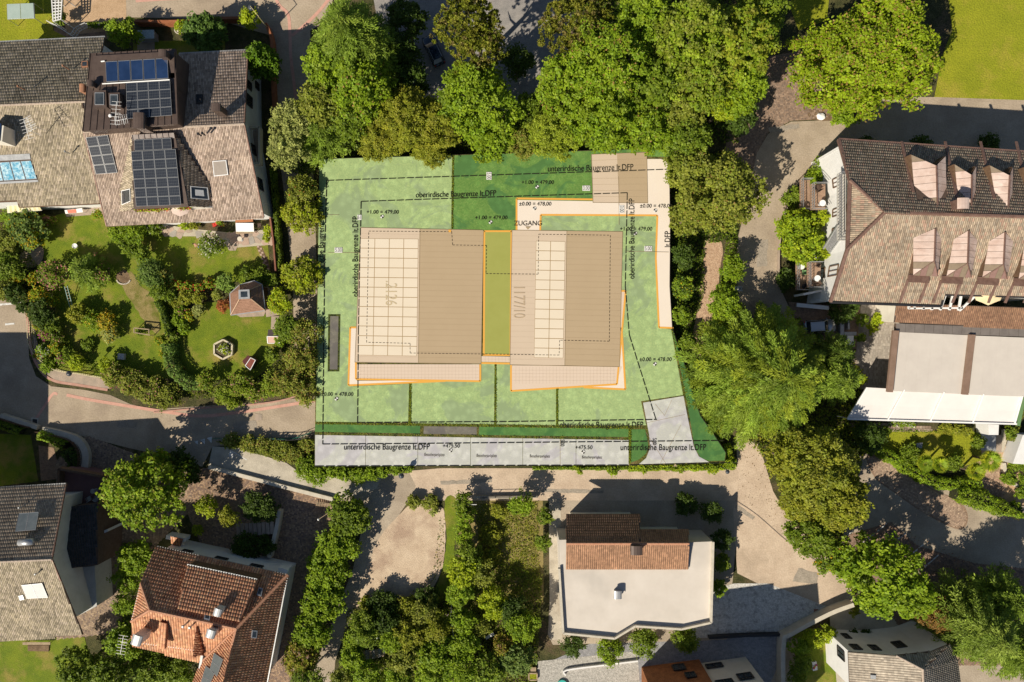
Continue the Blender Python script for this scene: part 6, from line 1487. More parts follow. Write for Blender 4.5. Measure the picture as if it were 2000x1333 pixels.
# ================================================================ cars
def car(loc, rz, paint, label, L=4.3, W=1.78, Hh=1.46, estate=True):
    t = thing("parked_car", label, "car", loc, rz, "parked cars"); M0 = Matrix.Translation(Vector(loc)) @ Matrix.Rotation(rz, 4, 'Z')
    prof = [(-.5, .55, .62, .80), (-.485, .30, .86, .88), (-.44, .24, .98, .94), (-.30, .22, 1.02, .99), (-.1, .22, .98, 1.0), (.15, .22, .94, 1.0), (.33, .22, .88, .98), (.44, .24, .76, .92), (.49, .30, .64, .82), (.5, .42, .55, .74)]
    V = []; F = []; n = 10
    for (x, zb, zt, wf) in prof:
        for k in range(n):
            a = 2*math.pi*k/n + math.pi/n; cy, cz = math.cos(a), math.sin(a)
            y = math.copysign(abs(cy)**.45, cy)*W/2*wf; z = (zb+zt)/2 + math.copysign(abs(cz)**.55, cz)*(zt-zb)/2; V.append((x*L, y, z))
    for j in range(len(prof)-1):
        for k in range(n): F.append((j*n+k, j*n+(k+1) % n, (j+1)*n+(k+1) % n, (j+1)*n+k))
    F += [tuple(reversed(range(n))), tuple(range((len(prof)-1)*n, len(prof)*n))]
    def put(name, V, F, m, par=t, sm=True): me = mesh(name, [M0 @ Vector(v) for v in V], F, m, sm); return link(name, me, par)
    put("body", V, F, paint)
    x0, x1, x2, x3 = (-.45, -.36, .06, .24) if estate else (-.38, -.22, .06, .24); w1, w2 = W*.45, W*.36
    Vc = [(x0*L, -w1, .96), (x0*L, w1, .96), (x3*L, w1, .9), (x3*L, -w1, .9), (x1*L, -w2, Hh), (x1*L, w2, Hh), (x2*L, w2, Hh), (x2*L, -w2, Hh)]
    me = mesh("cabin_glass", [M0 @ Vector(v) for v in Vc], [(0, 1, 2, 3), (4, 7, 6, 5), (0, 4, 5, 1), (1, 5, 6, 2), (2, 6, 7, 3), (3, 7, 4, 0)], M_glass); bev(me, .04); link("cabin_glass", me, t)
    Vr = [(x1*L-.02, -w2-.01, Hh-.01), (x1*L-.02, w2+.01, Hh-.01), (x2*L+.02, w2+.01, Hh-.01), (x2*L+.02, -w2-.01, Hh-.01)]; Vr += [(a*.98+.0, b*.94, c+.05) for a, b, c in Vr]
    me = mesh("roof", [M0 @ Vector(v) for v in Vr], [(3, 2, 1, 0), (4, 5, 6, 7), (0, 1, 5, 4), (1, 2, 6, 5), (2, 3, 7, 6), (3, 0, 4, 7)], paint); bev(me, .03, 2); link("roof", me, t)
    for sy in (-1, 1):
        mb = MB(); mb.bar(M0 @ Vector((x1*L, sy*(w2-.06), Hh+.08)), M0 @ Vector((x2*L, sy*(w2-.06), Hh+.08)), .04).build("roof_rail", M_alu, t)
        MB().bar(M0 @ Vector((x2*L, sy*w2, Hh)), M0 @ Vector((x3*L, sy*w1, .92)), .07).build("pillar", paint, t)
        put("mirror", *box_geo(x3*L-.25, sy*(W/2+.06), 1.0, .12, .2, .12), paint, sm=False)
        put("headlight", *box_geo(.475*L, sy*W*.34, .66, .12, .32, .12), M_glass, sm=False)
        put("tail_light", *box_geo(-.48*L, sy*W*.38, .82, .1, .2, .2), pm("tail_red", (.3, .01, .01), None, rough=.3), sm=False)
        for xx in (-.31, .32):
            c = Vector((xx*L, sy*(W/2-.1), .32)); a, b = M0 @ (c-Vector((0, .11, 0))), M0 @ (c+Vector((0, .11, 0)))
            tyre = MB().tube(a, b, .32, .32, 16).build("wheel", pm("tyre", (.02, .02, .02), None, rough=.8), t)
            d = (b-a).normalized()*sy; e = (b if sy > 0 else a); MB().tube(e, e+d*.01, .2, .19, 12).build("rim", M_alu, tyre)
    return t
M_silver = pm("silver_paint", (.50, .54, .58), None, rough=.22, metallic=.5, coat=1.0); M_navy = pm("dark_blue_paint", (.012, .028, .05), None, rough=.2, metallic=.3, coat=1.0)
a = P(1597, 638, 0); car(a, math.radians(4), M_silver, "silver estate car half hidden under the big cedar by the hotel")
a = P(848, 103, 0); car(a, math.radians(115), M_navy, "dark blue car in the shade under the tall pines")
# ================================================================ vegetation
LEAFK = np.array([2.2, 2.3, 1.05])
def unit(n):
    v = rng.normal(size=(n, 3)); return v/np.linalg.norm(v, axis=1, keepdims=True)
def quads(c, nrm, sl, sw, tang=None):
    """leaf quads: centre, normal, half length, half width (arrays)"""
    n = len(c)
    t = unit(n) if tang is None else tang
    t = t - nrm*np.sum(t*nrm, axis=1, keepdims=True); t /= (np.linalg.norm(t, axis=1, keepdims=True)+1e-9)
    b = np.cross(nrm, t); sl = np.asarray(sl).reshape(-1, 1); sw = np.asarray(sw).reshape(-1, 1)
    return np.stack([c - t*sl, c - b*sw + t*sl*.1, c + t*sl, c + b*sw + t*sl*.1], axis=1).reshape(-1, 3)
def tint(n, pal, var=.22, w=None):
    pal = np.array(pal)
    if pal.max() <= .205: pal = pal*LEAFK
    c = pal[rng.choice(len(pal), n, p=w)]
    return c*(1+rng.normal(0, var, n)[:, None]).clip(.45, 1.7)
def radial(th, R, lob):
    return R*(1 + lob[0]*np.sin(2*th+lob[3]) + lob[1]*np.sin(3*th+lob[4]) + lob[2]*np.sin(5*th+lob[5]))
def crown_broad(R, hgt, pal, leaf=.17, clump=.17, dens=1.0, flat=.55, gap=.0, narrow=.75, accent=None, afrac=0):
    """clumps of leaves over an uneven dome; centre at origin, hgt = vertical half height"""
    lob = (rng.uniform(.03, .09), rng.uniform(.03, .08), rng.uniform(.02, .06), *rng.uniform(0, 6.28, 3))
    rc0 = max(.45, R*clump*.8) if R > 2 else max(.28, R*.3)
    n = int(max(10, 5.2*(R/rc0)**2*dens)); 
    u = rng.uniform(-.25, 1, n)**1; th = rng.uniform(0, 2*math.pi, n)
    el = np.arcsin(np.clip(u, -.3, 1)); rr = np.cos(el)*radial(th, R, lob)*rng.uniform(.62, 1.0, n)
    cc = np.stack([rr*np.cos(th), rr*np.sin(th), np.sin(el)*hgt*rng.uniform(.70, 1.06, n)], 1)
    m = int(n*.25); cc[:m, :2] *= rng.uniform(.3, .9, (m, 1)); cc[:m, 2] -= hgt*.2
    rc = rc0*rng.uniform(.6, 1.25, n)
    la = leaf*leaf*2*narrow
    k = (rc**2*2*math.pi/la*.62).astype(int).clip(12, 700)
    idx = np.repeat(np.arange(n), k); N = len(idx)
    d = unit(N); d[:, 2] = np.abs(d[:, 2])*.95 - .3*(rng.random(N) < .3); st2 = rng.normal(1, .28, (n, 3)).clip(.5, 1.6); rad = rc[idx]*rng.uniform(.15, 1.25, N)**.7
    p = cc[idx] + d*rad[:, None]*np.array([1, 1, .72])*st2[idx]
    nr = d*.38 + np.array([-.12, -.12, .7]) + unit(N)*.62; nr /= np.linalg.norm(nr, axis=1, keepdims=True)
    s = leaf*rng.uniform(.65, 1.3, N)
    cb = rng.normal(1, .13, n).clip(.7, 1.35); base = tint(n, pal, .08)
    cols = tint(N, pal, .16)*.5 + base[idx]*.5; cols *= cb[idx][:, None]
    if accent is not None:
        a = rng.random(N) < afrac; cols[a] = tint(a.sum(), accent, .15); s[a] *= .8
    return quads(p, nr, s, s*narrow), np.repeat(cols, 4, 0)
def crown_pine(R, hgt, pal, accent=None, dens=1.0):
    n = int(36*R*R*dens); u = rng.uniform(-.1, 1, n); th = rng.uniform(0, 6.283, n); el = np.arcsin(u)
    lob = (.12, .10, .06, *rng.uniform(0, 6.28, 3))
    f = rng.uniform(.55, 1, n); rr = np.cos(el)*radial(th, R, lob)*f
    hump = 1+.16*np.sin(rr*2.1+th*3)
    cc = np.stack([rr*np.cos(th), rr*np.sin(th), np.sin(el)*hgt*f*hump], 1); m = 22
    idx = np.repeat(np.arange(n), m); N = len(idx); d = unit(N); d[:, 2] = np.abs(d[:, 2])
    L = .34; p = cc[idx] + d*L*.5; side = unit(N); nr = np.cross(d, side); nr /= (np.linalg.norm(nr, axis=1, keepdims=True)+1e-9); nr[nr[:, 2] < 0] *= -1
    base = tint(n, pal, .14)
    if accent is not None: a = rng.random(n) < .16; base[a] = tint(a.sum(), accent, .12)
    return quads(p, nr, L*rng.uniform(.4, .62, N), np.full(N, .08), d), np.repeat(base[idx]*rng.uniform(.75, 1.25, N)[:, None], 4, 0)
def crown_cedar(R, hgt, pal, layers=11, nb=15, sprayw=.052, dens=1.0, droop=.10, shape=.5):
    """tiers of feathery boughs radiating from the trunk; z from -hgt (bottom) to +hgt (top)"""
    P_, T_, N_, S_, W_, C_ = [], [], [], [], [], []
    for L_ in range(layers):
        t = L_/(layers-1); rad = R*(1-t)**shape*rng.uniform(.9, 1.05)+.5; z0 = -hgt+2*hgt*t
        for b in range(max(6, int(nb*(1-t*.45)))):
            a = 6.283*(b+rng.uniform(-.5, .5))/max(6, int(nb*(1-t*.45)))+L_*.9; r = rad*rng.uniform(.82, 1.03); d = np.array([math.cos(a), math.sin(a), 0]); q = np.array([-d[1], d[0], 0])
            zj = rng.uniform(-.35, .35); tb = tint(1, pal, .13)[0]
            ns = int(r*4*dens)+3
            for s in np.linspace(.12, 1, ns):
                c = d*r*s; c[2] = z0+zj + r*(.12*math.sin(s*2.4)-droop*s*s)
                wid = r*.22*(1-s*.75)+.22
                m = max(2, int(wid*15*dens))
                off = rng.uniform(-1, 1, m); ang = off*1.0+rng.normal(0, .3, m)
                base = c + q*(off*wid*.75)[:, None] + rng.normal(0, .07, (m, 3))
                dirs = d*np.cos(ang)[:, None] + q*np.sin(ang)[:, None]; dirs[:, 2] += rng.uniform(-.15, .3, m)
                dirs /= np.linalg.norm(dirs, axis=1, keepdims=True)
                P_.append(base); T_.append(dirs); nn = np.array([0, 0, 1.])+rng.normal(0, .38, (m, 3)); N_.append(nn/np.linalg.norm(nn, axis=1, keepdims=True))
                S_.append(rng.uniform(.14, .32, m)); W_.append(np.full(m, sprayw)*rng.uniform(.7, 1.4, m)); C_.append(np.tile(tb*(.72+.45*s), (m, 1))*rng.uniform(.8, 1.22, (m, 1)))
    P_, T_, N_ = np.concatenate(P_), np.concatenate(T_), np.concatenate(N_); S_, W_, C_ = np.concatenate(S_), np.concatenate(W_), np.concatenate(C_)
    return quads(P_, N_, S_, W_, T_), np.repeat(C_, 4, 0)
def trunk_mesh(base, top, r, limbs, spread):
    mb = MB(); base, top = Vector(base), Vector(top); mid = base.lerp(top, .55)+Vector((random.uniform(-.2, .2), random.uniform(-.2, .2), 0))
    mb.tube(base-Vector((0, 0, .2)), mid, r*1.25, r*.8, 8, cap=False).tube(mid, top, r*.8, r*.25, 8)
    for i in range(limbs):
        a = 6.283*i/limbs+random.uniform(-.4, .4); s = mid.lerp(top, random.uniform(0, .6)); e = s+Vector((math.cos(a)*spread, math.sin(a)*spread, spread*.55)); k = s.lerp(e, .5)+Vector((0, 0, -.1*spread))
        mb.tube(s, k, r*.42, r*.28, 6, cap=False).tube(k, e, r*.28, r*.08, 6)
    return mb
G_BR = [(.080, .120, .012), (.105, .150, .014), (.065, .105, .012), (.125, .160, .018), (.095, .130, .010)]
G_MID = [(.060, .090, .012), (.080, .110, .016), (.050, .075, .010), (.100, .125, .022)]
G_OL = [(.090, .105, .024), (.115, .125, .032), (.070, .085, .018), (.135, .135, .045)]
G_OC = [(.108, .120, .018), (.130, .138, .024), (.090, .102, .014), (.155, .145, .030), (.100, .098, .018)]
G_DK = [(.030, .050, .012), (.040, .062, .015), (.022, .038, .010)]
G_CE = [(.085, .120, .028), (.105, .145, .036), (.070, .100, .022), (.125, .160, .042)]
G_CY = [(.105, .130, .022), (.135, .155, .030), (.090, .110, .018)]
G_SI = [(.135, .145, .080), (.17, .18, .11), (.10, .115, .055), (.20, .20, .13)]
G_PI = [(.118, .122, .030), (.145, .140, .042), (.095, .105, .022), (.085, .098, .020)]
G_LM = [(.150, .180, .012), (.180, .200, .015), (.120, .155, .012)]
G_RB = [(.110, .055, .030), (.085, .048, .030), (.13, .075, .04)]
AC_OR = [(.34, .20, .06), (.30, .19, .05), (.36, .26, .08)]
AC_YE = [(.52, .34, .012), (.60, .42, .02), (.45, .30, .01)]
AC_PK = [(.55, .20, .20), (.60, .30, .28), (.50, .14, .16)]
AC_MG = [(.40, .05, .20), (.45, .10, .28), (.35, .04, .12)]
AC_RD = [(.55, .05, .02), (.60, .09, .03), (.45, .03, .03)]
AC_WH = [(.75, .72, .64), (.80, .78, .72), (.70, .62, .58)]
AC_LP = [(.40, .18, .35), (.35, .12, .30)]
def plant(kind, px, py, rp, h, label, name="broadleaf_tree", cat="tree", group=None, acc=None, af=0.0, pal=None, hh=None, dens=1.0, leaf=None, z=0.0):
    """rp: crown radius in photo pixels; h: total height in metres"""
    hh = hh if hh is not None else min(h*.45, max(rp*S*.85, h*.3))
    zc = z + h - hh
    ctr = P(px, py, zc+hh*.35); R = rp*S*(H-zc-hh*.3)/H
    t = thing(name, label, cat, (ctr.x, ctr.y, z), group=group)
    big = R > 2.2
    if kind == 'b': Q, c = crown_broad(R, hh, pal or G_BR, leaf or (.155 if big else .12), accent=acc, afrac=af, dens=dens)
    elif kind == 'f': Q, c = crown_broad(R, hh, pal or G_OL, leaf or (.13 if big else .10), clump=.14, accent=acc, afrac=af, dens=dens, narrow=.5)
    elif kind == 'p': Q, c = crown_pine(R, hh, pal or G_PI, [(.30, .25, .08), (.26, .22, .07)], dens)
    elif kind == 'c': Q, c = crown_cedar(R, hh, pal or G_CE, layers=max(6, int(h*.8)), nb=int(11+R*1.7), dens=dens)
    Q = Q + np.array([ctr.x, ctr.y, zc])
    Q[:, 2] = np.maximum(Q[:, 2], z+.05)
    cr = link("crown", np_mesh("crown", Q, 4, c, M_leaf), t)
    if h > 2.2 or cat == "tree":
        tm = trunk_mesh((ctr.x, ctr.y, z), (ctr.x, ctr.y, zc + hh*(.2 if kind != 'c' else .9)), max(.06, h*.022), 0 if kind == 'c' else (5 if big else 3), R*.6)
        tm.build("trunk", M_bark, t)
    else:
        MB().tube((ctr.x, ctr.y, z), (ctr.x, ctr.y, zc), .05, .03, 6).build("stem", M_bark, t)
    return t
NW = "trees of the wood north of the plot"; EW = "trees east of the plot"; WS = "trees and bushes west of the plot"; ST = "trees of the lower thicket"
# --- the wood, row by row
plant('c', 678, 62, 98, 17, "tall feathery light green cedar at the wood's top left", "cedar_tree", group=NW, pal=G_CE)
plant('b', 640, 128, 52, 12, "leafy green tree at the western tip of the wood, just under the feathery cedar", group=NW)
plant('b', 705, 165, 62, 13, "broad leafy tree between the feathery cedar and the plot's upper left corner", group=NW, acc=AC_OR, af=.05)
plant('b', 622, 195, 45, 11, "olive green tree leaning over the lane with a bare twig sticking out", group=NW, pal=G_OL)
plant('f', 566, 235, 42, 9, "silvery grey leaved tree leaning over the lane left of the wood", "silver_tree", group=NW, pal=G_SI, leaf=.15)
plant('f', 556, 292, 38, 8, "lower pale silver tree just above the olive bushes by the lane", "silver_tree", group=NW, pal=G_SI, leaf=.15)
plant('c', 622, 262, 58, 7.5, "smaller light green cedar at the plot's upper left corner", "cedar_tree", group=NW)
plant('b', 690, 232, 46, 9, "dark green tree between the small cedar and the ochre trees", group=NW, pal=G_MID)
plant('f', 795, 228, 62, 11, "ochre tinged fine leaved tree, leftmost of the ochre ones over the plot", group=NW, pal=G_OC)
plant('f', 742, 272, 42, 8, "ochre green low tree at the plot's upper edge left of its middle", group=NW, pal=G_OC)
plant('f', 862, 245, 48, 10, "olive ochre tree immediately left of the bright tree under the pine", group=NW, pal=G_OC)
plant('p', 915, 45, 66, 16, "tall ochre pine cut by the top edge, middle of the wood", "pine_tree", group=NW)
plant('p', 935, 92, 50, 14, "ochre pine crown right below the tallest pine beside the dark car", "pine_tree", group=NW)
plant('b', 930, 195, 78, 13, "bright leafy tree under the pines at the middle of the wood", group=NW)
plant('b', 895, 146, 26, 9, "small bright tree beside the dark blue car", group=NW)
plant('b', 960, 268, 46, 8, "bright low tree at the plot's upper edge below the big leafy tree", group=NW)
plant('f', 840, 288, 36, 7, "yellowish bush tree at the plot's edge below the ochre trees", group=NW, pal=G_OC, hh=2.4)
plant('f', 1020, 275, 36, 7, "reddish brown and green low tree between the leafy trees at the plot's edge", group=NW, pal=G_OL, acc=AC_OR, af=.12, hh=2.4)
plant('p', 1128, 38, 72, 15, "dense olive pine at the top, right of the pale court", "pine_tree", group=NW, pal=[(.10, .105, .028), (.125, .12, .035), (.085, .09, .02)])
plant('b', 1190, 115, 82, 16, "big bright leafy tree below the dense olive pine", group=NW, acc=AC_OR, af=.06)
plant('b', 1110, 160, 62, 13, "bright leafy tree left of the biggest leafy crown in the wood", group=NW, acc=AC_OR, af=.05)
plant('b', 1180, 215, 74, 12, "wide bright green tree above the small brown roof of the plan", group=NW)
plant('f', 1080, 258, 52, 9, "light yellow green tree at the plot's edge right of its middle", group=NW, pal=[(.125, .150, .022), (.15, .17, .03), (.10, .13, .02)])
plant('b', 1265, 40, 62, 15, "leafy tree cut by the top edge, between the dense pine and the great eastern crown", group=NW)
plant('b', 1278, 150, 58, 13, "middle green leafy tree in the shade gap east of the biggest crown", group=NW, pal=G_MID)
plant('b', 1258, 238, 56, 10, "green leafy tree above the cream path corner of the plan", group=NW, acc=AC_OR, af=.04)
plant('b', 1360, 62, 78, 17, "great leafy crown at the top of the eastern part of the wood", group=NW, pal=G_OL+G_BR)
plant('b', 1452, 80, 72, 16, "bright yellow green crown at the top right end of the wood", group=NW, pal=G_BR+G_OC)
plant('b', 1375, 150, 66, 14, "olive and green crown with a deep dark gap above it", group=NW, pal=G_OL+G_BR)
plant('b', 1450, 165, 52, 12, "yellow green crown facing the dark brown paved bend", group=NW, pal=G_BR)
plant('b', 1335, 208, 46, 10, "small crown left of the brown leaf litter clearing", group=NW, pal=G_OL)
plant('b', 1420, 200, 34, 9, "yellowish crown right of the leaf litter clearing", group=NW, pal=G_LM)
plant('b', 1490, 20, 50, 14, "shaded green crown beside the bright lawn at the top", group=NW, pal=G_MID)
plant('b', 1345, 268, 48, 9, "dark olive tree beside the plot's upper right corner", group=NW, pal=G_MID)
plant('b', 1300, 268, 30, 8, "small green tree touching the plan's dark green corner", group=NW, hh=2.6)
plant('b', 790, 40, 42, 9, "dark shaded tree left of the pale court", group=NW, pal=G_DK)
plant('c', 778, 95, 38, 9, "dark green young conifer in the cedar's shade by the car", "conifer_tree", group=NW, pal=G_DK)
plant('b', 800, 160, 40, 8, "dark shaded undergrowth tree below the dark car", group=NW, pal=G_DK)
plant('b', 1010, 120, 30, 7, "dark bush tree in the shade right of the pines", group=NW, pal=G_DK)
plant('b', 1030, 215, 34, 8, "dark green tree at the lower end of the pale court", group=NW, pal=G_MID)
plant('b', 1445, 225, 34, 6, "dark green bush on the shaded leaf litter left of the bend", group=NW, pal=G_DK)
# --- the trimmed maple group beside the lawn
def dome(px, py, rp, h, label): return plant('b', px, py, rp, h, label, "round_crowned_tree", group="trees beside the north east lawn", acc=AC_OR, af=.16, pal=[(.112, .150, .010), (.135, .172, .012), (.095, .130, .010)], dens=1.3, leaf=.16)
dome(1672, 118, 108, 11, "wide dense green tree with orange shoot tips beside the bend")
dome(1762, 118, 82, 11, "dense green tree with orange tips touching the north east lawn")
dome(1735, 40, 78, 11, "upper dense green tree with orange tips between the two lawns")
plant('b', 1655, 215, 34, 2.5, "low green groundcover bush over the verge at the bend", "shrub", "shrub", "bushes by the driveway")
# --- east of the plot
plant('b', 1408, 372, 84, 10, "large olive green tree between the plot and the driveway", group=EW, pal=G_OL, acc=AC_OR, af=.04, leaf=.16)
plant('b', 1342, 330, 40, 8, "green tree squeezed between the plan's cream path and the large olive tree", group=EW, pal=G_OL)
plant('b', 1345, 425, 36, 6, "olive tree just left below the large olive tree", group=EW, pal=G_OL)
plant('b', 1430, 525, 26, 4.5, "bright green bushy tree at the driveway edge above the first tag", group=EW)
plant('b', 1418, 592, 32, 5, "bright green bushy tree at the driveway edge beside the cedar top", group=EW)
plant('b', 1336, 500, 22, 3.5, "dark small tree along the plan's east edge, upper one", group=EW, pal=G_DK)
plant('b', 1336, 560, 22, 3.5, "yellow flecked small tree along the plan's east edge, middle one", group=EW, pal=G_BR+G_DK, acc=AC_YE, af=.03)
plant('b', 1332, 615, 18, 3.2, "yellow green small tree along the plan's east edge, lower one", group=EW, pal=G_BR+G_MID)
plant('b', 1342, 668, 16, 3, "small bush where the plan's dark strip begins", group=EW, pal=G_MID)
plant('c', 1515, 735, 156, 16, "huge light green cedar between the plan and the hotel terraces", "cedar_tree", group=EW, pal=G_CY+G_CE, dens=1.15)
plant('c', 1640, 690, 42, 7, "darker small cedar beside the silver car", "cedar_tree", group=EW, pal=[(.04, .065, .014), (.06, .085, .02)])
plant('c', 1650, 745, 46, 9, "small conifer at the corner of the white awnings", "conifer_tree", group=EW, pal=G_CE)
plant('b', 1600, 915, 80, 11, "ochre green broad tree below the huge cedar", group=EW, pal=G_OC+G_OL, leaf=.15)
plant('b', 1650, 985, 56, 10, "ochre tree at the edge of the shaded car park", group=EW, pal=G_OC, leaf=.15)
plant('b', 1545, 900, 46, 8, "olive ochre tree on the gravel lane's side under the cedar", group=EW, pal=G_OC, leaf=.15)
plant('b', 1570, 985, 40, 7, "yellow olive tree above the dark green bush by the pink road", group=EW, pal=G_OC)
plant('b', 1585, 1045, 46, 7, "dark green tree where the pink road bends down", group=EW, pal=G_MID)
plant('b', 1625, 1085, 36, 6, "green tree with yellow leaves next to the bright tree by the road", group=EW, pal=G_MID, acc=AC_YE, af=.05)
plant('b', 1735, 1130, 84, 11, "bright green tree over the dark car park, lower right", group=EW, pal=G_BR, leaf=.2)
plant('b', 1670, 1105, 40, 8, "green crown at the roadside beside the bright lower right tree", group=EW)
plant('b', 1795, 1170, 40, 9, "yellow green crown behind the bright lower right tree", group=EW)
plant('f', 1832, 1205, 38, 7, "reddish brown leaved tree between the bright tree and the larch", "red_leaved_tree", group=EW, pal=G_RB)
plant('c', 1930, 1240, 92, 13, "light green larch like conifer at the lower right corner", "larch_tree", group=EW, pal=[(.095, .125, .04), (.12, .15, .05), (.08, .11, .03)])
plant('c', 1985, 1180, 55, 11, "darker conifer at the right edge behind the light larch", "larch_tree", group=EW, pal=G_CE)
plant('c', 2015, 1290, 70, 12, "conifer cut by the right edge near the bottom", "larch_tree", group=EW, pal=G_CE)
plant('b', 1700, 855, 30, 4, "dark bush below the cedar beside the hotel's small lawn", "shrub", "shrub", "bushes by the hotel", pal=G_DK)
# --- hotel garden
HG = "bushes by the hotel"
plant('b', 1612, 335, 26, 3.2, "bright green bush at the driveway by the hotel's north west corner", "shrub", "shrub", HG, pal=G_BR)
plant('b', 1590, 350, 20, 2.6, "low bright bush left of the white front, above the balcony rail", "shrub", "shrub", HG, pal=G_BR)
plant('b', 1550, 385, 20, 1.8, "low green bush strip left of the upper lower-balcony", "shrub", "shrub", HG, pal=G_MID)
plant('b', 1560, 445, 40, 5, "bright green tree in front of the hotel's west front, upper half", "garden_tree", "tree", HG, pal=G_LM+G_BR)
plant('b', 1575, 480, 42, 5.5, "bright green tree in front of the hotel's west front, lower half", "garden_tree", "tree", HG, pal=G_LM+G_BR)
plant('b', 1610, 425, 16, 4.5, "small bright bush tip beside the upper balcony table", "shrub", "shrub", HG, pal=G_LM)
plant('b', 1617, 492, 16, 5, "small bright bush tip under the steel stair", "shrub", "shrub", HG, pal=G_LM)
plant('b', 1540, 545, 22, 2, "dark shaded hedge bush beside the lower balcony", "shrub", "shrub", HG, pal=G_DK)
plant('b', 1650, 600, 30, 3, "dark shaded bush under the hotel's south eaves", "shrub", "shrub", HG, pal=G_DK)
plant('b', 1714, 624, 12, 1.6, "bright potted bush beside the white wall on the terrace, upper one", "potted_shrub", "shrub", HG, pal=G_LM)
plant('b', 1704, 640, 11, 1.3, "potted bush with orange rim on the terrace, lower one", "potted_shrub", "shrub", HG, pal=G_LM, acc=AC_OR, af=.1)
plant('b', 1686, 624, 12, 1.4, "dark planted trough bush on the shaded terrace", "potted_shrub", "shrub", HG, pal=G_MID)
plant('b', 1682, 659, 9, 1.2, "round potted shrub near the white tank", "potted_shrub", "shrub", HG, pal=G_MID)
plant('b', 1680, 740, 12, 2, "yellow green bush at the awning corner", "shrub", "shrub", HG, pal=G_LM)
for i, (x, y, r, lb) in enumerate(((1745, 822, 9, "pale flowering groundcover tuft, left end under the white awnings"), (1760, 826, 9, "pale flowering groundcover tuft, middle under the white awnings"), (1778, 828, 9, "pale flowering groundcover tuft, right end under the white awnings"))): plant('b', x, y, r, .6, lb, "groundcover_tuft", "plant", "pale tufts under the awnings", acc=AC_WH, af=.35)
for x, y, r, lb in ((1848, 838, 13, "round olive cushion bush below the awnings, left one"), (1872, 838, 12, "round olive cushion bush below the awnings, right one"), (1889, 842, 9, "small green cushion bush beside the pale boulder")): plant('b', x, y, r, 1.0, lb, "cushion_bush", "shrub", "cushion bushes", pal=G_OC)
for x, y, r, lb in ((1731, 842, 8, "tiny bright bush on the small hotel lawn's upper edge"), (1912, 865, 14, "dark bush at the small hotel lawn's right end"), (1780, 890, 22, "shaded bush between the small hotel lawn and the hedge"), (1860, 905, 18, "shaded bush between the two palms"), (1975, 845, 12, "olive hedge end between the pale paths")): plant('b', x, y, r, 1.6, lb, "shrub", "shrub", HG, pal=G_MID)
for x, y, r, lb in ((1990, 905, 16, "bright bush at the right edge above the curved path"), (1972, 935, 14, "dark green bush inside the curved path"), (1995, 965, 12, "yellow green bush at the right edge by the cypress"), (1985, 990, 10, "grey green tuft at the cypress tip"), (2005, 935, 14, "olive bush cut by the right edge")): plant('b', x, y, r, 1.4, lb, "shrub", "shrub", HG, pal=G_BR+G_MID)
# --- west: lane side and front gardens
plant('b', 590, 420, 38, 4.0, "yellow green tree on the lane, upper one left of the plan", group=WS, pal=G_LM+G_OC, leaf=.14)
plant('b', 586, 370, 30, 4.4, "olive tree below the silver trees beside the lane", group=WS, pal=G_OL, acc=AC_RD, af=.02)
plant('b', 588, 538, 38, 3.8, "yellow green tree left of the plan at its middle", group=WS, pal=G_LM+G_OC, leaf=.14)
plant('b', 545, 590, 24, 3.8, "yellow tipped tree between pavilion and lane", group=WS, pal=G_LM, acc=AC_YE, af=.04)
plant('b', 562, 640, 26, 4, "dark green tree beside the pale pink shed", group=WS, pal=G_MID)
plant('b', 594, 650, 28, 4.0, "reddish green tree at the plan's left edge, upper one", group=WS, pal=G_OL, acc=AC_OR, af=.18, leaf=.13)
plant('b', 590, 705, 34, 4.2, "reddish green tree at the plan's left edge, middle one", group=WS, pal=G_OL, acc=AC_OR, af=.22, leaf=.13)
plant('b', 560, 745, 32, 4, "orange flecked tree at the lane's lower end", group=WS, pal=G_OL, acc=AC_OR, af=.22, leaf=.13)
plant('b', 596, 762, 26, 3.4, "orange flecked low tree at the street corner left of the plan", group=WS, pal=G_OL, acc=AC_OR, af=.2, leaf=.13)
plant('b', 508, 118, 34, 7.0, "round dense dark green tree beside the grey roof's upper corner", "round_tree", "tree", WS, pal=[(.045, .085, .008), (.06, .10, .01)], hh=3.4, dens=1.6)
plant('b', 240, 62, 28, 4.5, "column shaped bright topped tree above the brown metal roof", "column_tree", "tree", WS, pal=G_BR, hh=2.2)
plant('b', 396, 62, 40, 5.5, "dark bluish green round tree in the shaded front garden at the top", "round_tree", "tree", WS, pal=[(.05, .085, .03), (.06, .10, .035), (.04, .07, .025)], dens=1.3)
plant('b', 487, 36, 20, 3, "yellow green bush against the brick wall below the globe lamp", "shrub", "shrub", WS, pal=G_LM)
plant('b', 353, 50, 13, 2, "small yellow green bush above the pale bowl", "shrub", "shrub", WS, pal=G_LM)
plant('b', 115, 35, 13, 2.2, "climber bush on the white pergola's lower end", "shrub", "shrub", WS, pal=G_MID)
for i in range(5): plant('b', 178+i*10, 49, 5, 1.2, "small green plants in the trough by the railing, %s" % ["leftmost", "second from left", "middle", "second from right", "rightmost"][i], "trough_plant", "plant", "trough plants by the gate railing", pal=G_MID)
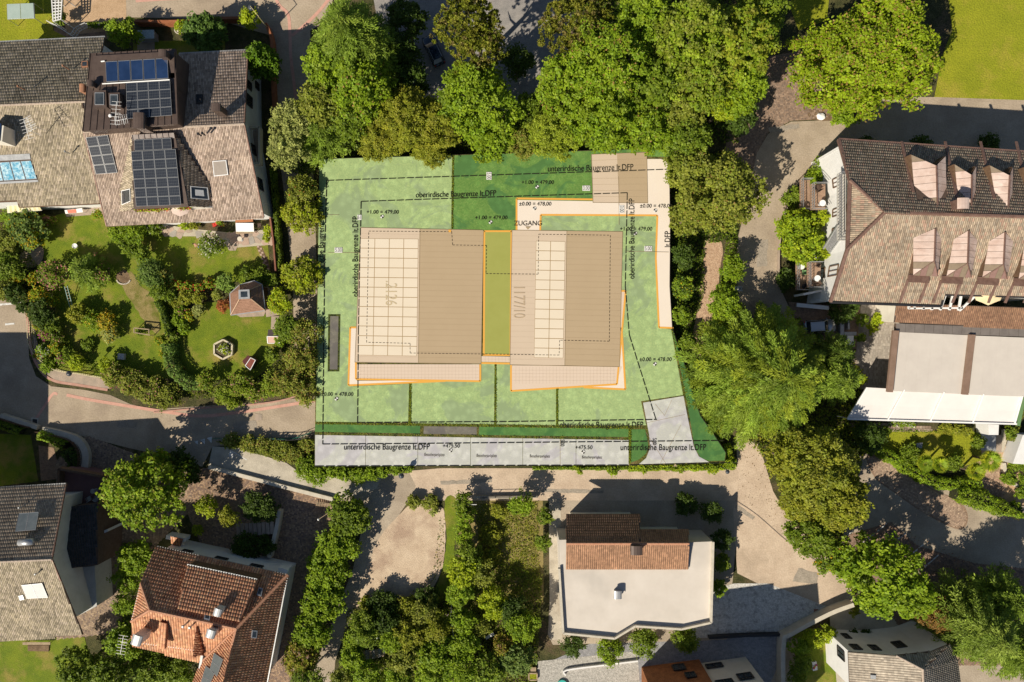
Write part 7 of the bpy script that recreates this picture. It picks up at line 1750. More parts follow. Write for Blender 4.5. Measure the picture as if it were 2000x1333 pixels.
# left gardens
FG = "shrubs of the western garden"
def sh(px, py, r, h, label, acc=None, af=0., pal=None, k='b', name="shrub"): return plant(k, px, py, r, h, label, name, "shrub", FG, acc, min(.5, af*1.5), pal)
sh(50, 445, 38, 3.4, "dark bluish bush with yellow flowers below the striped awning", AC_YE, .05, [(.06, .09, .035), (.08, .11, .05)]); sh(60, 462, 24, 3.0, "golden yellow leaved bush in the middle of the bluish bush", AC_YE, .3, G_LM)
sh(22, 425, 26, 2.6, "green bush at the left edge below the awning"); sh(10, 470, 28, 3, "olive bush at the left edge, middle of three", None, 0, G_OL); sh(14, 520, 30, 3, "dark olive bush at the left edge beside the dirt patch", None, 0, G_MID); sh(5, 560, 24, 2.6, "olive bush at the left edge under the wire", None, 0, G_OL)
sh(68, 424, 9, 1.4, "red flowering bush below the striped awning, left clump", AC_RD, .35); sh(85, 428, 11, 1.4, "pink and red flowering bush beside the dark hedge trough", AC_PK, .35); sh(103, 431, 8, 1.0, "orange flowering bush at the terrace corner", AC_OR, .35)
sh(104, 535, 30, 3.6, "tall shrub covered with pink flowers in the left garden", AC_PK, .17, G_MID, name="flowering_shrub"); sh(198, 535, 17, 2.6, "small shrub with pink flowers right of the garden conifer", AC_PK, .14, G_MID, name="flowering_shrub")
plant('c', 160, 528, 34, 4.5, "fine needled conifer between the two pink flowering shrubs", "conifer_tree", "tree", FG, pal=G_CE)
sh(34, 545, 15, 2, "yellow flowering bush by the left edge, upper clump", AC_YE, .35); sh(64, 545, 11, 1.8, "yellow flowering bush next to the pink shrub", AC_YE, .3); sh(74, 575, 17, 2.2, "large yellow flowering bush below the pink shrub", AC_YE, .42); sh(100, 588, 13, 1.4, "sparse yellow bush above the ladder's foot", AC_YE, .2)
sh(25, 575, 22, 2.6, "dark green bush beside the parking mark", None, 0, G_DK); sh(78, 615, 26, 2.8, "dark shaded bush inside the left fence corner", None, 0, G_DK); sh(45, 600, 12, 1.8, "dark low bush at the pavement's top end", None, 0, G_DK)
sh(85, 622, 11, 1.6, "magenta flowering bush at the top of the street corner bed", AC_MG, .4); sh(73, 638, 9, 1.4, "golden flowering bush by the picket fence", AC_YE, .5); sh(90, 652, 15, 1.8, "magenta flowering bush, middle of the street corner bed", AC_MG, .3); sh(108, 660, 13, 1.8, "rosy green bush right of the magenta one", AC_PK, .12, G_MID)
sh(84, 686, 14, 1.6, "white and red flowering bush by the street bend", AC_WH, .14); sh(74, 695, 9, 1.2, "red flowering bush nearest the kerb bend", AC_RD, .28); sh(110, 680, 13, 1.6, "orange yellow flowering bush in the corner bed", AC_YE, .28); sh(120, 700, 14, 1.5, "magenta and white bush at the corner bed's lower end", AC_MG, .2); sh(100, 640, 14, 2.2, "dark green bush in the corner bed", None, 0, G_MID); sh(132, 690, 12, 1.6, "green bush where the corner bed meets the lawn", None, 0, G_MID)
sh(148, 708, 16, 1.8, "yellow green spiky bush behind the pavement lamp", None, 0, G_LM); sh(92, 715, 14, 1.2, "pale green groundcover bush at the kerb bend", None, 0, G_BR)
sh(150, 615, 20, 2.2, "brownish olive bush in the middle of the left lawn", None, 0, G_OC); sh(180, 628, 18, 2.0, "green bush with a few yellow blooms on the left lawn", AC_YE, .06); sh(205, 626, 19, 2.2, "large golden yellow bush on the left lawn", AC_YE, .40, G_OC); sh(212, 655, 16, 1.8, "rose grey and yellow bush under the golden bush", AC_YE, .12, G_SI); sh(170, 675, 12, .9, "low green tuft left of the golden bush", None, 0, G_MID)
sh(190, 420, 9, 1.6, "yellow rose bush at the terrace end by the tiled verge", AC_YE, .15); sh(232, 452, 22, 3, "bright green bush under the grey roof's lower left corner"); sh(260, 455, 22, 3, "tall bright bush under the eaves left of the terrace"); sh(252, 482, 18, 2.4, "green bush between the left lawn and the middle lawn", None, 0, G_MID)
sh(275, 492, 18, 2.6, "dark green bush on the boundary of the two lawns", None, 0, G_MID); sh(300, 445, 15, 2.0, "white rose bush by the terrace's left end", AC_WH, .05, G_MID)
sh(296, 535, 28, 3.2, "big bluish green bush between the two lawns", None, 0, [(.05, .08, .03), (.07, .10, .04)]); sh(310, 565, 22, 2.6, "green bush under the big bluish bush", None, 0, G_MID); sh(330, 575, 14, 2.0, "green bush left of the red flower border", None, 0, G_MID)
for x, y, r, lb, a in ((332, 551, 10, "red flowering border bush, leftmost", .3), (350, 558, 9, "red flowering border bush, second from left", .22), (366, 560, 11, "green and red border bush in the middle", .12), (388, 562, 10, "red flowering border bush, second from right", .22), (408, 553, 10, "red flowering border bush, rightmost", .2)): sh(x, y, r, 1.5, lb, AC_RD, a)
sh(360, 580, 16, 1.6, "olive groundcover bush below the red border, left", None, 0, G_OC); sh(385, 583, 14, 1.5, "olive groundcover bush below the red border, right", None, 0, G_OC); sh(345, 590, 13, 1.2, "yellowish groundcover behind the dark hedge", None, 0, G_OC)
sh(440, 552, 18, 2.8, "light bluish green bush at the pavilion's upper left", None, 0, [(.08, .12, .04), (.10, .14, .05)]); sh(425, 577, 11, 1.6, "small bush with white stones left of the pavilion", None, 0, G_OL); sh(436, 597, 13, 1.8, "dark red leaved bush at the pavilion's left side", None, 0, [(.16, .05, .035), (.2, .07, .045)], 'f', "red_leaved_shrub")
sh(482, 540, 18, 2.4, "green arching hedge above the pavilion, left part", None, 0, G_MID); sh(505, 538, 18, 2.4, "green arching hedge above the pavilion, middle part", None, 0, G_MID); sh(528, 548, 14, 2.2, "green arching hedge above the pavilion, right end", None, 0, G_MID)
sh(412, 478, 24, 2.6, "shrub full of white flowers beside the flagstones", AC_WH, .16, G_MID, name="flowering_shrub")
sh(361, 439, 9, 1.2, "light green leafy plant under the eaves, left of the red chair", None, 0, G_LM); sh(378, 441, 8, 1.1, "brownish potted plant beside the light green plant", None, 0, G_OC); sh(430, 435, 6, .9, "small potted plant right of the red chair", AC_RD, .1); sh(524, 448, 8, 1.4, "small bush at the right end of the flagstones", None, 0, G_LM); sh(521, 464, 9, 1.4, "bright bush at the flagstones' lower right corner", None, 0, G_LM)
sh(345, 625, 14, 1.3, "yellow green rose bed bush on the lawn's left side"); sh(352, 608, 12, 1.2, "pink and yellow rose bush in the stony bed", AC_PK, .12); sh(368, 618, 10, 1.2, "golden flowered bush in the stony bed", AC_YE, .35); sh(385, 605, 12, 1.4, "grey green bush in the stony bed", None, 0, G_SI); sh(358, 640, 13, 1.3, "green bush at the lower end of the stony bed")
sh(342, 660, 10, 1.3, "narrow bush against the dark hedge, upper", None, 0, G_MID); sh(310, 664, 10, 1.6, "golden tipped bush at the end of the worn lawn", AC_YE, .25); sh(318, 690, 8, 1.6, "yellow flowered shoot on the curved hedge", AC_YE, .3)
sh(436, 682, 10, 1.1, "white and yellow flowers inside the hexagonal planter", AC_WH, .25, G_LM)
sh(530, 690, 14, 2, "green shrub at the lawn edge under the pale shed", None, 0, G_MID); sh(545, 665, 12, 2.4, "green shrub right of the pale shed")
sh(275, 648, 9, .8, "small plants inside the white timber frame", None, 0, G_MID)
sh(205, 715, 14, 2.2, "bamboo like tuft above the flowering hedge corner", None, 0, G_LM)
for x, y, r, h, lb, a in ((222, 735, 24, 2.2, "flowering hedge bush over the kerb, leftmost with pink blooms", .05), (255, 750, 26, 2.3, "flowering hedge bush over the kerb, second with pink blooms", .05), (290, 762, 26, 2.2, "hedge bush over the kerb, third along the street", .03), (325, 776, 24, 2.0, "hedge bush over the kerb, last before the pavement gap", .01)): sh(x, y, r, h, lb, AC_PK, a, G_OL)
for x, y, r, h, lb, c_, a in ((402, 745, 18, 2.6, "small round bright tree with reddish side by the dark hedge", AC_OR, .12), (440, 770, 24, 2.4, "yellow green hedge bush by the street, left one", None, 0), (470, 755, 24, 2.6, "yellow green hedge bush with pink tint by the street", AC_PK, .05), (498, 765, 22, 2.4, "rosy green hedge bush by the street", AC_PK, .08), (528, 755, 24, 2.8, "bright green hedge bush by the street, right one", None, 0), (455, 785, 16, 1.8, "dark glossy bush overhanging the curved kerb", None, 0)): sh(x, y, r, h, lb, c_, a, G_OL+G_BR)
# slope between street and ramp
for x, y, r, lb in ((450, 862, 16, "dark green slope bush, left end beside the yield marks"), (485, 868, 18, "green slope bush by the road arrow"), (515, 872, 18, "yellow green slope bush above the ramp"), (545, 880, 20, "dry yellowish slope bush above the ramp"), (575, 885, 20, "brownish slope bush above the ramp with dry patches"), (600, 868, 14, "green slope bush by the plan's lower left corner")): sh(x, y, r, 1.3, lb, AC_OR, .06, G_OL)
sh(598, 915, 22, 2, "bright bush hanging over the ramp, left of the plan's corner"); sh(620, 928, 20, 2, "bright bush hanging over the ramp below the plan's corner")
# vines below the parking strip
for i, (x, y, r) in enumerate(((650, 920, 13), (672, 926, 15), (698, 930, 17), (724, 926, 15), (748, 921, 12), (772, 918, 9), (800, 916, 7))):
    sh(x, y, r, 1.8, "vine clump below the parking strip, %s from the left" % ["first", "second", "third", "fourth", "fifth", "sixth", "seventh"][i])
for i, (x, y, r) in enumerate(((1128, 917, 9), (1196, 918, 12), (1255, 914, 10), (1330, 914, 9), (1395, 914, 12), (1424, 904, 14), (1418, 880, 13), (1400, 856, 10), (1384, 833, 8))):
    sh(x, y, r, 1.5, "climbing plant clump at the plan's south east edge, %s counted from the left" % ["first", "second", "third", "fourth", "fifth", "sixth", "seventh", "eighth", "last"][i], pal=G_BR+G_LM)
# around the terracotta house and lower left
plant('b', 278, 962, 80, 10, "large yellow tipped leafy tree above the terracotta house", group="trees around the terracotta house", acc=[(.26, .26, .03)], af=.18, leaf=.2)
plant('b', 350, 915, 36, 4, "dark shaded tree at the street side right of the large yellow tipped tree", group="trees around the terracotta house", pal=G_DK)
for x, y, r, h, lb, p_ in ((402, 988, 22, 3.6, "yellow green bush tree in the dark forecourt, upper", G_LM), (446, 1012, 19, 3, "olive round bush in the dark forecourt beside the steps", G_OC), (385, 1036, 10, 1.6, "small lime hedge tuft near the porch", G_LM), (500, 990, 30, 2.6, "dark shaded shrub above the stairs, left", G_DK), (525, 1000, 20, 2.4, "dark shaded shrub above the stairs, right", G_DK), (480, 1070, 26, 2, "dark shaded shrub below the stairs", G_DK), (520, 1065, 18, 2, "dark shaded shrub beside the stair wall", G_DK)): sh(x, y, r, h, lb, pal=p_)
for x, y, r, h, lb in ((262, 1090, 34, 6, "bright green tree between the white wall and the terracotta roof"), (243, 1135, 24, 5, "green tree left of the terracotta roof, second from the top"), (244, 1180, 22, 5, "green tree left of the terracotta roof, third from the top"), (240, 1255, 34, 6, "bright tree at the lower left of the terracotta roof"), (150, 1310, 44, 6, "dark leafy tree at the bottom edge, left"), (215, 1322, 36, 6, "yellowish green tree at the bottom edge beside the dark leafy one"), (290, 1310, 40, 4, "dark shaded tree under the terracotta eaves at the bottom"), (350, 1320, 30, 4, "shaded bush tree below the terracotta gablet")): plant('b', x, y, r, h, lb, group="trees around the terracotta house", pal=G_BR if y < 1300 else G_MID)
for x, y, r, h, lb, p_ in ((680, 1010, 42, 4.6, "dark green tree at the junction beside the ramp end", G_MID), (656, 1068, 42, 4.2, "green tree along the narrow lane, second from the top", G_BR), (638, 1120, 44, 4.4, "broad green tree along the narrow lane, middle", G_BR), (628, 1180, 42, 4.8, "yellowish green tree along the narrow lane, fourth from the top", G_BR), (608, 1235, 40, 4.8, "green tree along the narrow lane, fifth from the top", G_BR), (585, 1285, 36, 5, "orange leaved tree near the bottom of the narrow lane", G_OC), (600, 1325, 30, 5, "green tree at the bottom beside the narrow lane", G_MID)): plant('b', x, y, r, h, lb, group="trees along the narrow lane", pal=p_, acc=AC_OR if "orange" in lb else None, af=.3 if "orange" in lb else 0)
# lower thicket
k = 0
for x, y, r, h, lb, p_ in ((840, 982, 15, 1.2, "low bush at the gravel yard's upper edge", G_OL), (848, 1000, 8, .8, "bluish tuft on the gravel yard's upper edge", G_SI), (808, 980, 14, 1.2, "low bush at the junction corner of the gravel yard", G_OL), (905, 985, 20, 3, "dark bush at the top of the hedge row beside the railing", G_MID), (908, 1010, 19, 3.4, "bright hedge tree, upper of the row right of the gravel yard", G_BR), (906, 1045, 20, 3.4, "bright hedge tree, middle of the row right of the gravel yard", G_BR), (915, 1085, 26, 4, "dark green tree at the lower end of the hedge row", G_MID), (905, 1118, 34, 4.5, "lime green spiky tree beside the grass strip", G_LM),
    (1018, 985, 24, 4, "bright round tree by the railing left of the brown roofed house", G_BR), (895, 1160, 26, 4, "green tree below the lime green spiky tree", G_BR), (940, 1120, 26, 3.5, "olive bush in the middle of the dry meadow", G_OL), (965, 1180, 30, 4, "yellow green tree in the thicket above the benches", G_LM), (1000, 1190, 30, 4, "dark green tree in the thicket's upper right", G_DK), (1020, 1225, 32, 5, "yellow green tree at the thicket's right edge", G_BR), (985, 1265, 24, 3.6, "reddish brown bush beside the white bench", G_RB+G_OC), (940, 1225, 20, 3, "olive tree left of the white bench", G_OL), (1010, 1290, 34, 4.4, "bluish green bush at the lower right of the thicket", [(.06, .09, .035), (.08, .11, .05)]),
    (905, 1215, 26, 4, "green tree right beside the mesh fence", G_BR), (905, 1265, 30, 4.4, "green tree right of the white rope", G_BR), (955, 1310, 34, 4.4, "dark green tree at the bottom right of the thicket", G_MID), (900, 1315, 30, 4.4, "yellow green tree at the bottom beside the rope post", G_BR), (850, 1225, 30, 4.2, "yellow green tree left of the mesh fence", G_OC), (830, 1195, 26, 3.8, "grey green bush above the yellow green thicket tree", G_OL), (800, 1240, 32, 4.4, "ochre green tree in the middle of the thicket", G_OC), (845, 1280, 34, 4.6, "bright green tree in the lower middle of the thicket", G_BR), (790, 1290, 34, 4.4, "olive tree in the lower thicket right of the shelter", G_OL), (840, 1325, 32, 4.2, "green tree cut by the bottom edge, middle of the thicket", G_BR), (775, 1330, 30, 4.2, "green tree cut by the bottom edge right below the shelter", G_BR),
    (765, 1255, 24, 4, "bright green tree right beside the plank shelter", G_BR), (712, 1232, 32, 4.4, "dark feathery tree above the plank shelter", G_MID), (755, 1215, 26, 3.6, "dark green bush above the shelter's beam", G_DK), (745, 1180, 26, 2.6, "dark bush at the gravel yard's lower edge, left", G_DK), (795, 1185, 20, 2.2, "dry brownish bush at the gravel yard's lower edge", G_OC), (835, 1168, 22, 2.6, "dark bush at the gravel yard's lower edge, right", G_DK), (715, 1180, 13, 1.2, "ochre dry bush at the lane's edge", G_OC), (685, 1290, 26, 4, "yellow green tree left of the plank shelter", G_BR), (715, 1320, 32, 4.2, "green tree below the plank shelter", G_BR), (665, 1330, 22, 3.6, "olive bush at the bottom beside the narrow lane's right side", G_OL), (690, 1252, 20, 3.2, "green bush between the lane and the plank shelter", G_BR), (960, 1045, 22, 1.2, "dry yellow bush on the meadow", G_OC), (975, 1000, 16, 1.2, "olive weed bush under the railing", G_OC), (960, 1085, 18, 1.1, "yellow olive weed bush on the meadow", G_OC)):
    plant('b', x, y, r, h, lb, "thicket_tree" if h > 2.5 else "shrub", "tree" if h > 2.5 else "shrub", ST, pal=p_)
# lower right garden by the house
for x, y, r, h, lb, p_ in ((1560, 1265, 18, 2.6, "green bush inside the curved boundary wall, upper left", G_BR), (1562, 1295, 22, 2.8, "dark green bush inside the curved boundary wall, lower", G_MID), (1590, 1250, 20, 2.4, "yellow green bush inside the curved wall, centre", G_LM), (1615, 1240, 18, 2.4, "yellow green bush beside the shed path, right", G_LM), (1558, 1325, 18, 2.4, "dark bush inside the wall at the bottom", G_MID), (1668, 1195, 9, 1.2, "round flower bed bush with orange blooms at the gate", G_OC), (1650, 1252, 6, .9, "small round bush on the white wall, left", G_MID), (1668, 1241, 10, 1.0, "planter hedge behind the white parapet, left half", G_DK), (1690, 1240, 9, 1.0, "planter hedge behind the white parapet, right half", G_DK), (1765, 1250, 8, 1.0, "dark potted plants on the white house's terrace", G_DK)):
    plant('b', x, y, r, h, lb, "shrub", "shrub", "bushes at the lower right house", pal=p_)
# greenery round the brown roofed house
for x, y, r, h, lb, p_ in ((1065, 1010, 16, 2.5, "green hedge tree left of the brown roofed house, upper", G_MID), (1062, 1060, 16, 2.5, "green hedge tree left of the brown roofed house, middle", G_MID), (1120, 1262, 22, 2.6, "dark tree below the pale terrace, left", G_DK), (1190, 1275, 26, 2.4, "green bush below the pale terrace, centre left", G_BR), (1260, 1255, 28, 2.8, "dark green bush below the pale terrace, centre", G_MID), (1340, 1250, 26, 2.8, "dark green bush below the pale terrace, right", G_MID), (1410, 1100, 18, 2.6, "green tree right of the pale terrace, middle", G_MID), (1412, 1055, 20, 3, "dark tree right of the pale terrace, upper", G_DK), (1405, 1150, 16, 2.4, "green bush right of the pale terrace, lower", G_BR), (1340, 985, 22, 2.2, "dark green bush in the shade above the brown roof, right", G_DK), (1390, 1000, 22, 2.4, "dark bush in the shade above the pale terrace", G_DK)):
    plant('b', x, y, r, h, lb, "shrub", "shrub", "bushes round the brown roofed house", pal=p_)
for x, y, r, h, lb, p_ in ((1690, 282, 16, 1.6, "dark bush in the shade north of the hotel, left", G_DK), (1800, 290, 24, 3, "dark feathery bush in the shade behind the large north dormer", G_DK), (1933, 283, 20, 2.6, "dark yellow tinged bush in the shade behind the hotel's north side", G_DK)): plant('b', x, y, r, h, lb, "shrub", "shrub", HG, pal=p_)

# --- hedges: one body of leaves along a line
def hedge(label, pts, wpx, h, pal, name="hedge", group=None, leaf=.12, dens=1.0, acc=None, af=0, taper=False, trunk=True):
    pts = smooth_pts(pts, 6) if len(pts) > 2 else pts; v = [P(a, b, h*.7) for a, b in pts]; w_ = wpx*S*(H-h)/H; t = thing(name, label, "hedge", (v[0].x, v[0].y, 0), group=group)
    A = np.array([[p.x, p.y] for p in v]); seg = np.diff(A, axis=0); L = np.linalg.norm(seg, axis=1); tot = L.sum(); cum = np.concatenate([[0], np.cumsum(L)])
    n = int(tot*(w_+2*h)*dens/(leaf*leaf*1.5)*1.5); s = rng.uniform(0, tot, n); i = np.searchsorted(cum, s, side='right')-1; i = i.clip(0, len(L)-1); f = (s-cum[i])/L[i]
    c = A[i]+seg[i]*f[:, None]; d = seg[i]/L[i][:, None]; q = np.stack([-d[:, 1], d[:, 0]], 1)
    ww = w_/2*(1+.14*np.sin(s*2.3)+.1*np.sin(s*5.1+1)); 
    if taper: ww = ww*np.sqrt(np.clip(np.sin(np.pi*(s/tot)**.6), .05, 1))
    a = rng.uniform(-.15*math.pi, 1.15*math.pi, n); rr = rng.uniform(.78, 1.04, n)
    off = np.sign(np.cos(a))*np.abs(np.cos(a))**.6*ww*rr; z = h*(.35+.65*np.clip(np.sin(a), -.4, 1)**1*rr*(1+.1*np.sin(s*3.1)))
    p = np.column_stack([c+q*off[:, None], np.clip(z, .05, None)]); nr = np.column_stack([q*np.cos(a)[:, None]*.7, np.abs(np.sin(a))*.7+.2])+unit(n)*.5; nr /= np.linalg.norm(nr, axis=1, keepdims=True)
    cols = tint(n, pal, .18)*(1+.15*np.sin(s*1.7)[:, None]); 
    if acc is not None: k_ = rng.random(n) < af; cols[k_] = tint(k_.sum(), acc)
    sz = leaf*rng.uniform(.6, 1.3, n); link("foliage", np_mesh("foliage", quads(p, nr, sz, sz*.65), 4, np.repeat(cols, 4, 0), M_leaf), t)
    core = MB(); 
    for k_ in range(0, len(v)-1): core.bar((v[k_].x, v[k_].y, h*.35), (v[k_+1].x, v[k_+1].y, h*.35), w_*.55, h*.6)
    core.build("stems", pm("hedge_inside", (.02, .025, .01), (.05, .05, .02), 4, .95), t); return t
hedge("dense green hedge along the car park below the hotel lawn", [(1690, 868), (1740, 893), (1790, 925), (1840, 945), (1880, 945), (1915, 945)], 24, 1.6, G_BR, group="hedges by the hotel")
hedge("lens shaped clipped cypress hedge at the car park's right end", [(1868, 965), (1905, 972), (1950, 990), (1996, 1008)], 40, 2.2, G_MID+G_BR, "clipped_hedge", taper=True, group="hedges by the hotel")
hedge("long olive hedge strip beside the pale path right of the awnings", [(1996, 795), (1985, 830), (1975, 862)], 14, 1.2, G_OL, group="hedges by the hotel")
hedge("curved dark ivy hedge between the two western lawns, upper part", [(308, 588), (322, 620), (330, 655)], 13, 1.8, G_DK+G_MID, group="hedges of the western garden")
hedge("curved glossy hedge swinging round the middle lawn's lower left", [(328, 672), (330, 700), (338, 722), (356, 742), (378, 752), (396, 748)], 26, 1.8, [(.05, .085, .03), (.07, .11, .035), (.09, .13, .05)], group="hedges of the western garden", acc=AC_OR, af=.02)
hedge("bright lit hedge in the shaded lower left garden", [(76, 850), (100, 858), (125, 872)], 18, 1.6, G_BR, group="hedges of the lower left garden"); hedge("dark shaded hedge behind the bright hedge in the lower left garden", [(128, 880), (140, 900), (142, 915)], 24, 1.3, G_DK, group="hedges of the lower left garden")
hedge("shaded green hedge along the capped wall at the left edge", [(-30, 822), (0, 830), (40, 845)], 16, 1.2, G_MID, group="hedges of the lower left garden")
hedge("dark hedge at the street side of the lower left car drive", [(310, 893), (345, 905), (378, 915)], 18, 1.4, G_DK, group="hedges of the lower left garden"); hedge("green hedge strip along the timber fence beside the lane", [(532, 330), (538, 400), (543, 470), (546, 530)], 10, 1.4, G_MID, group="hedges of the western garden")
fbx = thing("flower_box_plants", "pink and red flowering plants in the box along the solar dormer", "flower box", P(320, 410, 7.4))
n = 900; s = rng.random(n); a, b = P(267, 410, 7.55), P(371, 405, 7.55); p = np.array(a)+np.outer(s, np.array(b-a))+rng.normal(0, .16, (n, 3)); nr = unit(n); nr[:, 2] = abs(nr[:, 2])+.4; nr /= np.linalg.norm(nr, axis=1, keepdims=True)
cc_ = tint(n, G_LM, .2); k_ = rng.random(n) < .42; cc_[k_] = tint(k_.sum(), AC_PK+AC_RD, .2); p = p[(s < .62) | (s > .78)]; nr = nr[(s < .62) | (s > .78)]; cc_ = cc_[(s < .62) | (s > .78)]
link("foliage", np_mesh("foliage", quads(p, nr, np.full(len(p), .11), np.full(len(p), .09)), 4, np.repeat(cc_, 4, 0), M_petal), fbx)
hedge("continuous strip of climbing plants below the garage ramp at the plan's south edge", [(1228, 914), (1290, 913), (1360, 913), (1436, 911)], 15, 1.3, G_BR+G_LM, "climber_strip", leaf=.11, group="climber strips under the plan")
hedge("thin strip of climbing plants under the eastern parking bays", [(1040, 914), (1100, 914), (1170, 915), (1228, 914)], 8, 1.2, G_BR+G_MID, "climber_strip", leaf=.10, group="climber strips under the plan")
hedge("uneven strip of vines hanging below the western parking bays", [(618, 918), (690, 924), (740, 920), (800, 914)], 18, 1.4, G_BR+G_MID, "climber_strip", leaf=.12, group="climber strips under the plan")
# palms: every frond a part
def palm(px, py, R, h, label, n=22):
    c = P(px, py, h); t = thing("palm", label, "palm", (c.x, c.y, 0), group="palms below the hotel lawn"); MB().tube((c.x, c.y, 0), (c.x, c.y, h), .16, .13, 8).build("trunk", M_bark, t)
    for i in range(n):
        a = 6.283*i/n*1.618; up_ = rng.uniform(.0, 2.4 if i % 2 else .6); L = R*rng.uniform(.75, 1.05); d = np.array([math.cos(a), math.sin(a), up_*.5]); d /= np.linalg.norm(d); q = np.array([-d[1], d[0], 0]); q /= np.linalg.norm(q)
        m = 15; ang = np.linspace(-1.15, 1.15, m); st_ = np.array(c)+d*L*.22; dr = d*np.cos(ang)[:, None]+q*np.sin(ang)[:, None]; dr[:, 2] -= .18; e = L*.6*(.75+.25*np.cos(ang)); nn = np.tile(np.cross(d, q)*(-1 if np.cross(d, q)[2] < 0 else 1), (m, 1))
        Q = quads(st_+dr*(e*.5)[:, None], nn+rng.normal(0, .15, (m, 3)), e*.52, np.full(m, .07), dr); Q2 = quads(np.array([np.array(c)+d*L*.2]), nn[:1], [L*.21], [.03], d[None]); col = tint(1, [(.14, .17, .02), (.20, .20, .03), (.10, .14, .02)], .1)[0]
        link("frond", np_mesh("frond", np.concatenate([Q, Q2]), 4, np.tile(col, (len(Q)+4, 1))*rng.uniform(.85, 1.2, (m+1, 1)).repeat(4, 0), M_leaf), t)
palm(1806, 905, 1.6, 2.6, "palm with fan leaves, leftmost of the four below the hotel lawn"); palm(1835, 908, 1.6, 2.8, "palm with fan leaves, second from the left below the hotel lawn"); palm(1905, 922, 1.7, 2.8, "lower palm beside the tan paved triangle", 26); palm(1935, 900, 2.0, 3.4, "tallest palm at the end of the hotel lawn, rightmost", 28)
# --- uncountable undergrowth
def ground_cover(name, label, poly, n, h, pal, leaf=.14, acc=None, af=0, z0=0.0):
    v = W3(poly, z0); pl_ = [(p.x, p.y) for p in v]; xs_ = [a for a, b in pl_]; ys_ = [b for a, b in pl_]; x = rng.uniform(min(xs_), max(xs_), n*3); y = rng.uniform(min(ys_), max(ys_), n*3); ok = inside(pl_, x, y); x, y = x[ok][:n], y[ok][:n]; m = len(x)
    f = .5+.5*np.sin(x*1.3+np.sin(y*.9)*2)*np.cos(y*1.1+np.sin(x*.7)); z = z0+.04+h*f*rng.uniform(.3, 1, m); nr = unit(m)*.7+np.array([0, 0, .8]); nr /= np.linalg.norm(nr, axis=1, keepdims=True); c = tint(m, pal, .2)
    if acc is not None: k_ = rng.random(m) < af; c[k_] = tint(k_.sum(), acc)
    s_ = leaf*rng.uniform(.6, 1.4, m); o = link(name, np_mesh(name, quads(np.stack([x, y, z], 1), nr, s_, s_*.5), 4, np.repeat(c, 4, 0), M_leaf)); o["kind"] = "stuff"; tag(o, label, "plants"); return o
ground_cover("undergrowth", "dark undergrowth plants on the floor of the north wood", [(615, 60), (700, 60), (745, 190), (830, 215), (1010, 235), (1100, 170), (1120, -20), (1500, -20), (1520, 60), (1440, 280), (1310, 290), (630, 305)], 18000, .9, G_DK+G_MID, .2)
ground_cover("undergrowth", "undergrowth between the plan and the driveway", [(1310, 300), (1440, 300), (1440, 470), (1376, 476), (1372, 580), (1352, 640), (1345, 700), (1312, 640)], 7000, .9, G_MID+G_DK, .17)
ground_cover("undergrowth", "plants between the leafy path and the driveway kerb", [(1440, 470), (1440, 680), (1420, 860), (1400, 850), (1350, 760), (1345, 712), (1368, 705), (1388, 640), (1400, 580), (1412, 520), (1416, 470)], 6000, .8, G_MID+G_BR, .15)
ground_cover("undergrowth", "undergrowth below the huge cedar and ochre trees", [(1440, 640), (1560, 620), (1680, 720), (1690, 880), (1640, 1060), (1680, 1150), (1640, 1110), (1540, 1010), (1500, 900), (1440, 850)], 14000, .8, G_MID+G_OC, .17)
ground_cover("undergrowth", "undergrowth of the thicket at the bottom", [(680, 1190), (880, 1160), (900, 1080), (1060, 1120), (1045, 1345), (655, 1345)], 16000, .8, G_MID+G_OL, .15)
ground_cover("weeds", "dry weeds on the meadow right of the hedge row", [(925, 985), (1050, 980), (1055, 1150), (940, 1100)], 5000, .3, G_OC+G_OL, .11)
ground_cover("undergrowth", "plants on the street side slope above the ramp", [(420, 862), (600, 858), (615, 920), (575, 905), (480, 880)], 4500, .6, G_OL+G_MID, .11, AC_OR, .06)
ground_cover("ground_cover", "low plants between the shrubs along the western street", [(60, 610), (120, 650), (160, 710), (200, 735), (330, 770), (380, 780), (600, 770), (590, 690), (540, 640), (520, 740), (330, 745), (210, 715), (130, 690), (75, 700)], 9000, .5, G_OL+G_MID, .11)
ground_cover("ground_cover", "low plants along the left edge garden", [(-20, 420), (80, 430), (60, 500), (110, 560), (70, 640), (45, 600), (-20, 580)], 5000, .6, G_MID+G_OL, .12)
ground_cover("ground_cover", "creeping plants at the foot of the trees beside the lane", [(545, 240), (620, 230), (622, 320), (600, 345), (550, 330)], 3000, .6, G_MID, .14)
ground_cover("lane_plants", "low plants left of the terracotta house and below its eaves", [(235, 1060), (300, 1060), (260, 1230), (380, 1290), (380, 1345), (100, 1345), (230, 1250)], 7000, .6, G_MID+G_DK, .14)
ground_cover("hedge_leaves", "hedge leaves in the gap strips of the plan between its lawns", [(616, 825), (1256, 833), (1256, 839), (936, 834), (616, 829)], 1600, .10, G_BR+G_DK+G_OC, .08, z0=PZ)
for q in ([(799, 750), (804, 750), (803, 830), (798, 830)], [(966, 712), (970, 712), (970, 830), (965, 830)], [(1086, 760), (1090, 760), (1090, 832), (1086, 832)], [(883, 304), (887, 304), (885, 448), (882, 448)], [(616, 845), (1228, 855), (1228, 860), (616, 850)], [(1228, 838), (1233, 838), (1232, 906), (1228, 906)], [(1310, 642), (1316, 642), (1350, 800), (1344, 800), (1334, 772)]):
    ground_cover("hedge_leaves", "narrow strip of real hedge leaves showing between the plan's printed areas", q, 420, .08, G_BR+G_DK+G_OC, .08, z0=PZ)
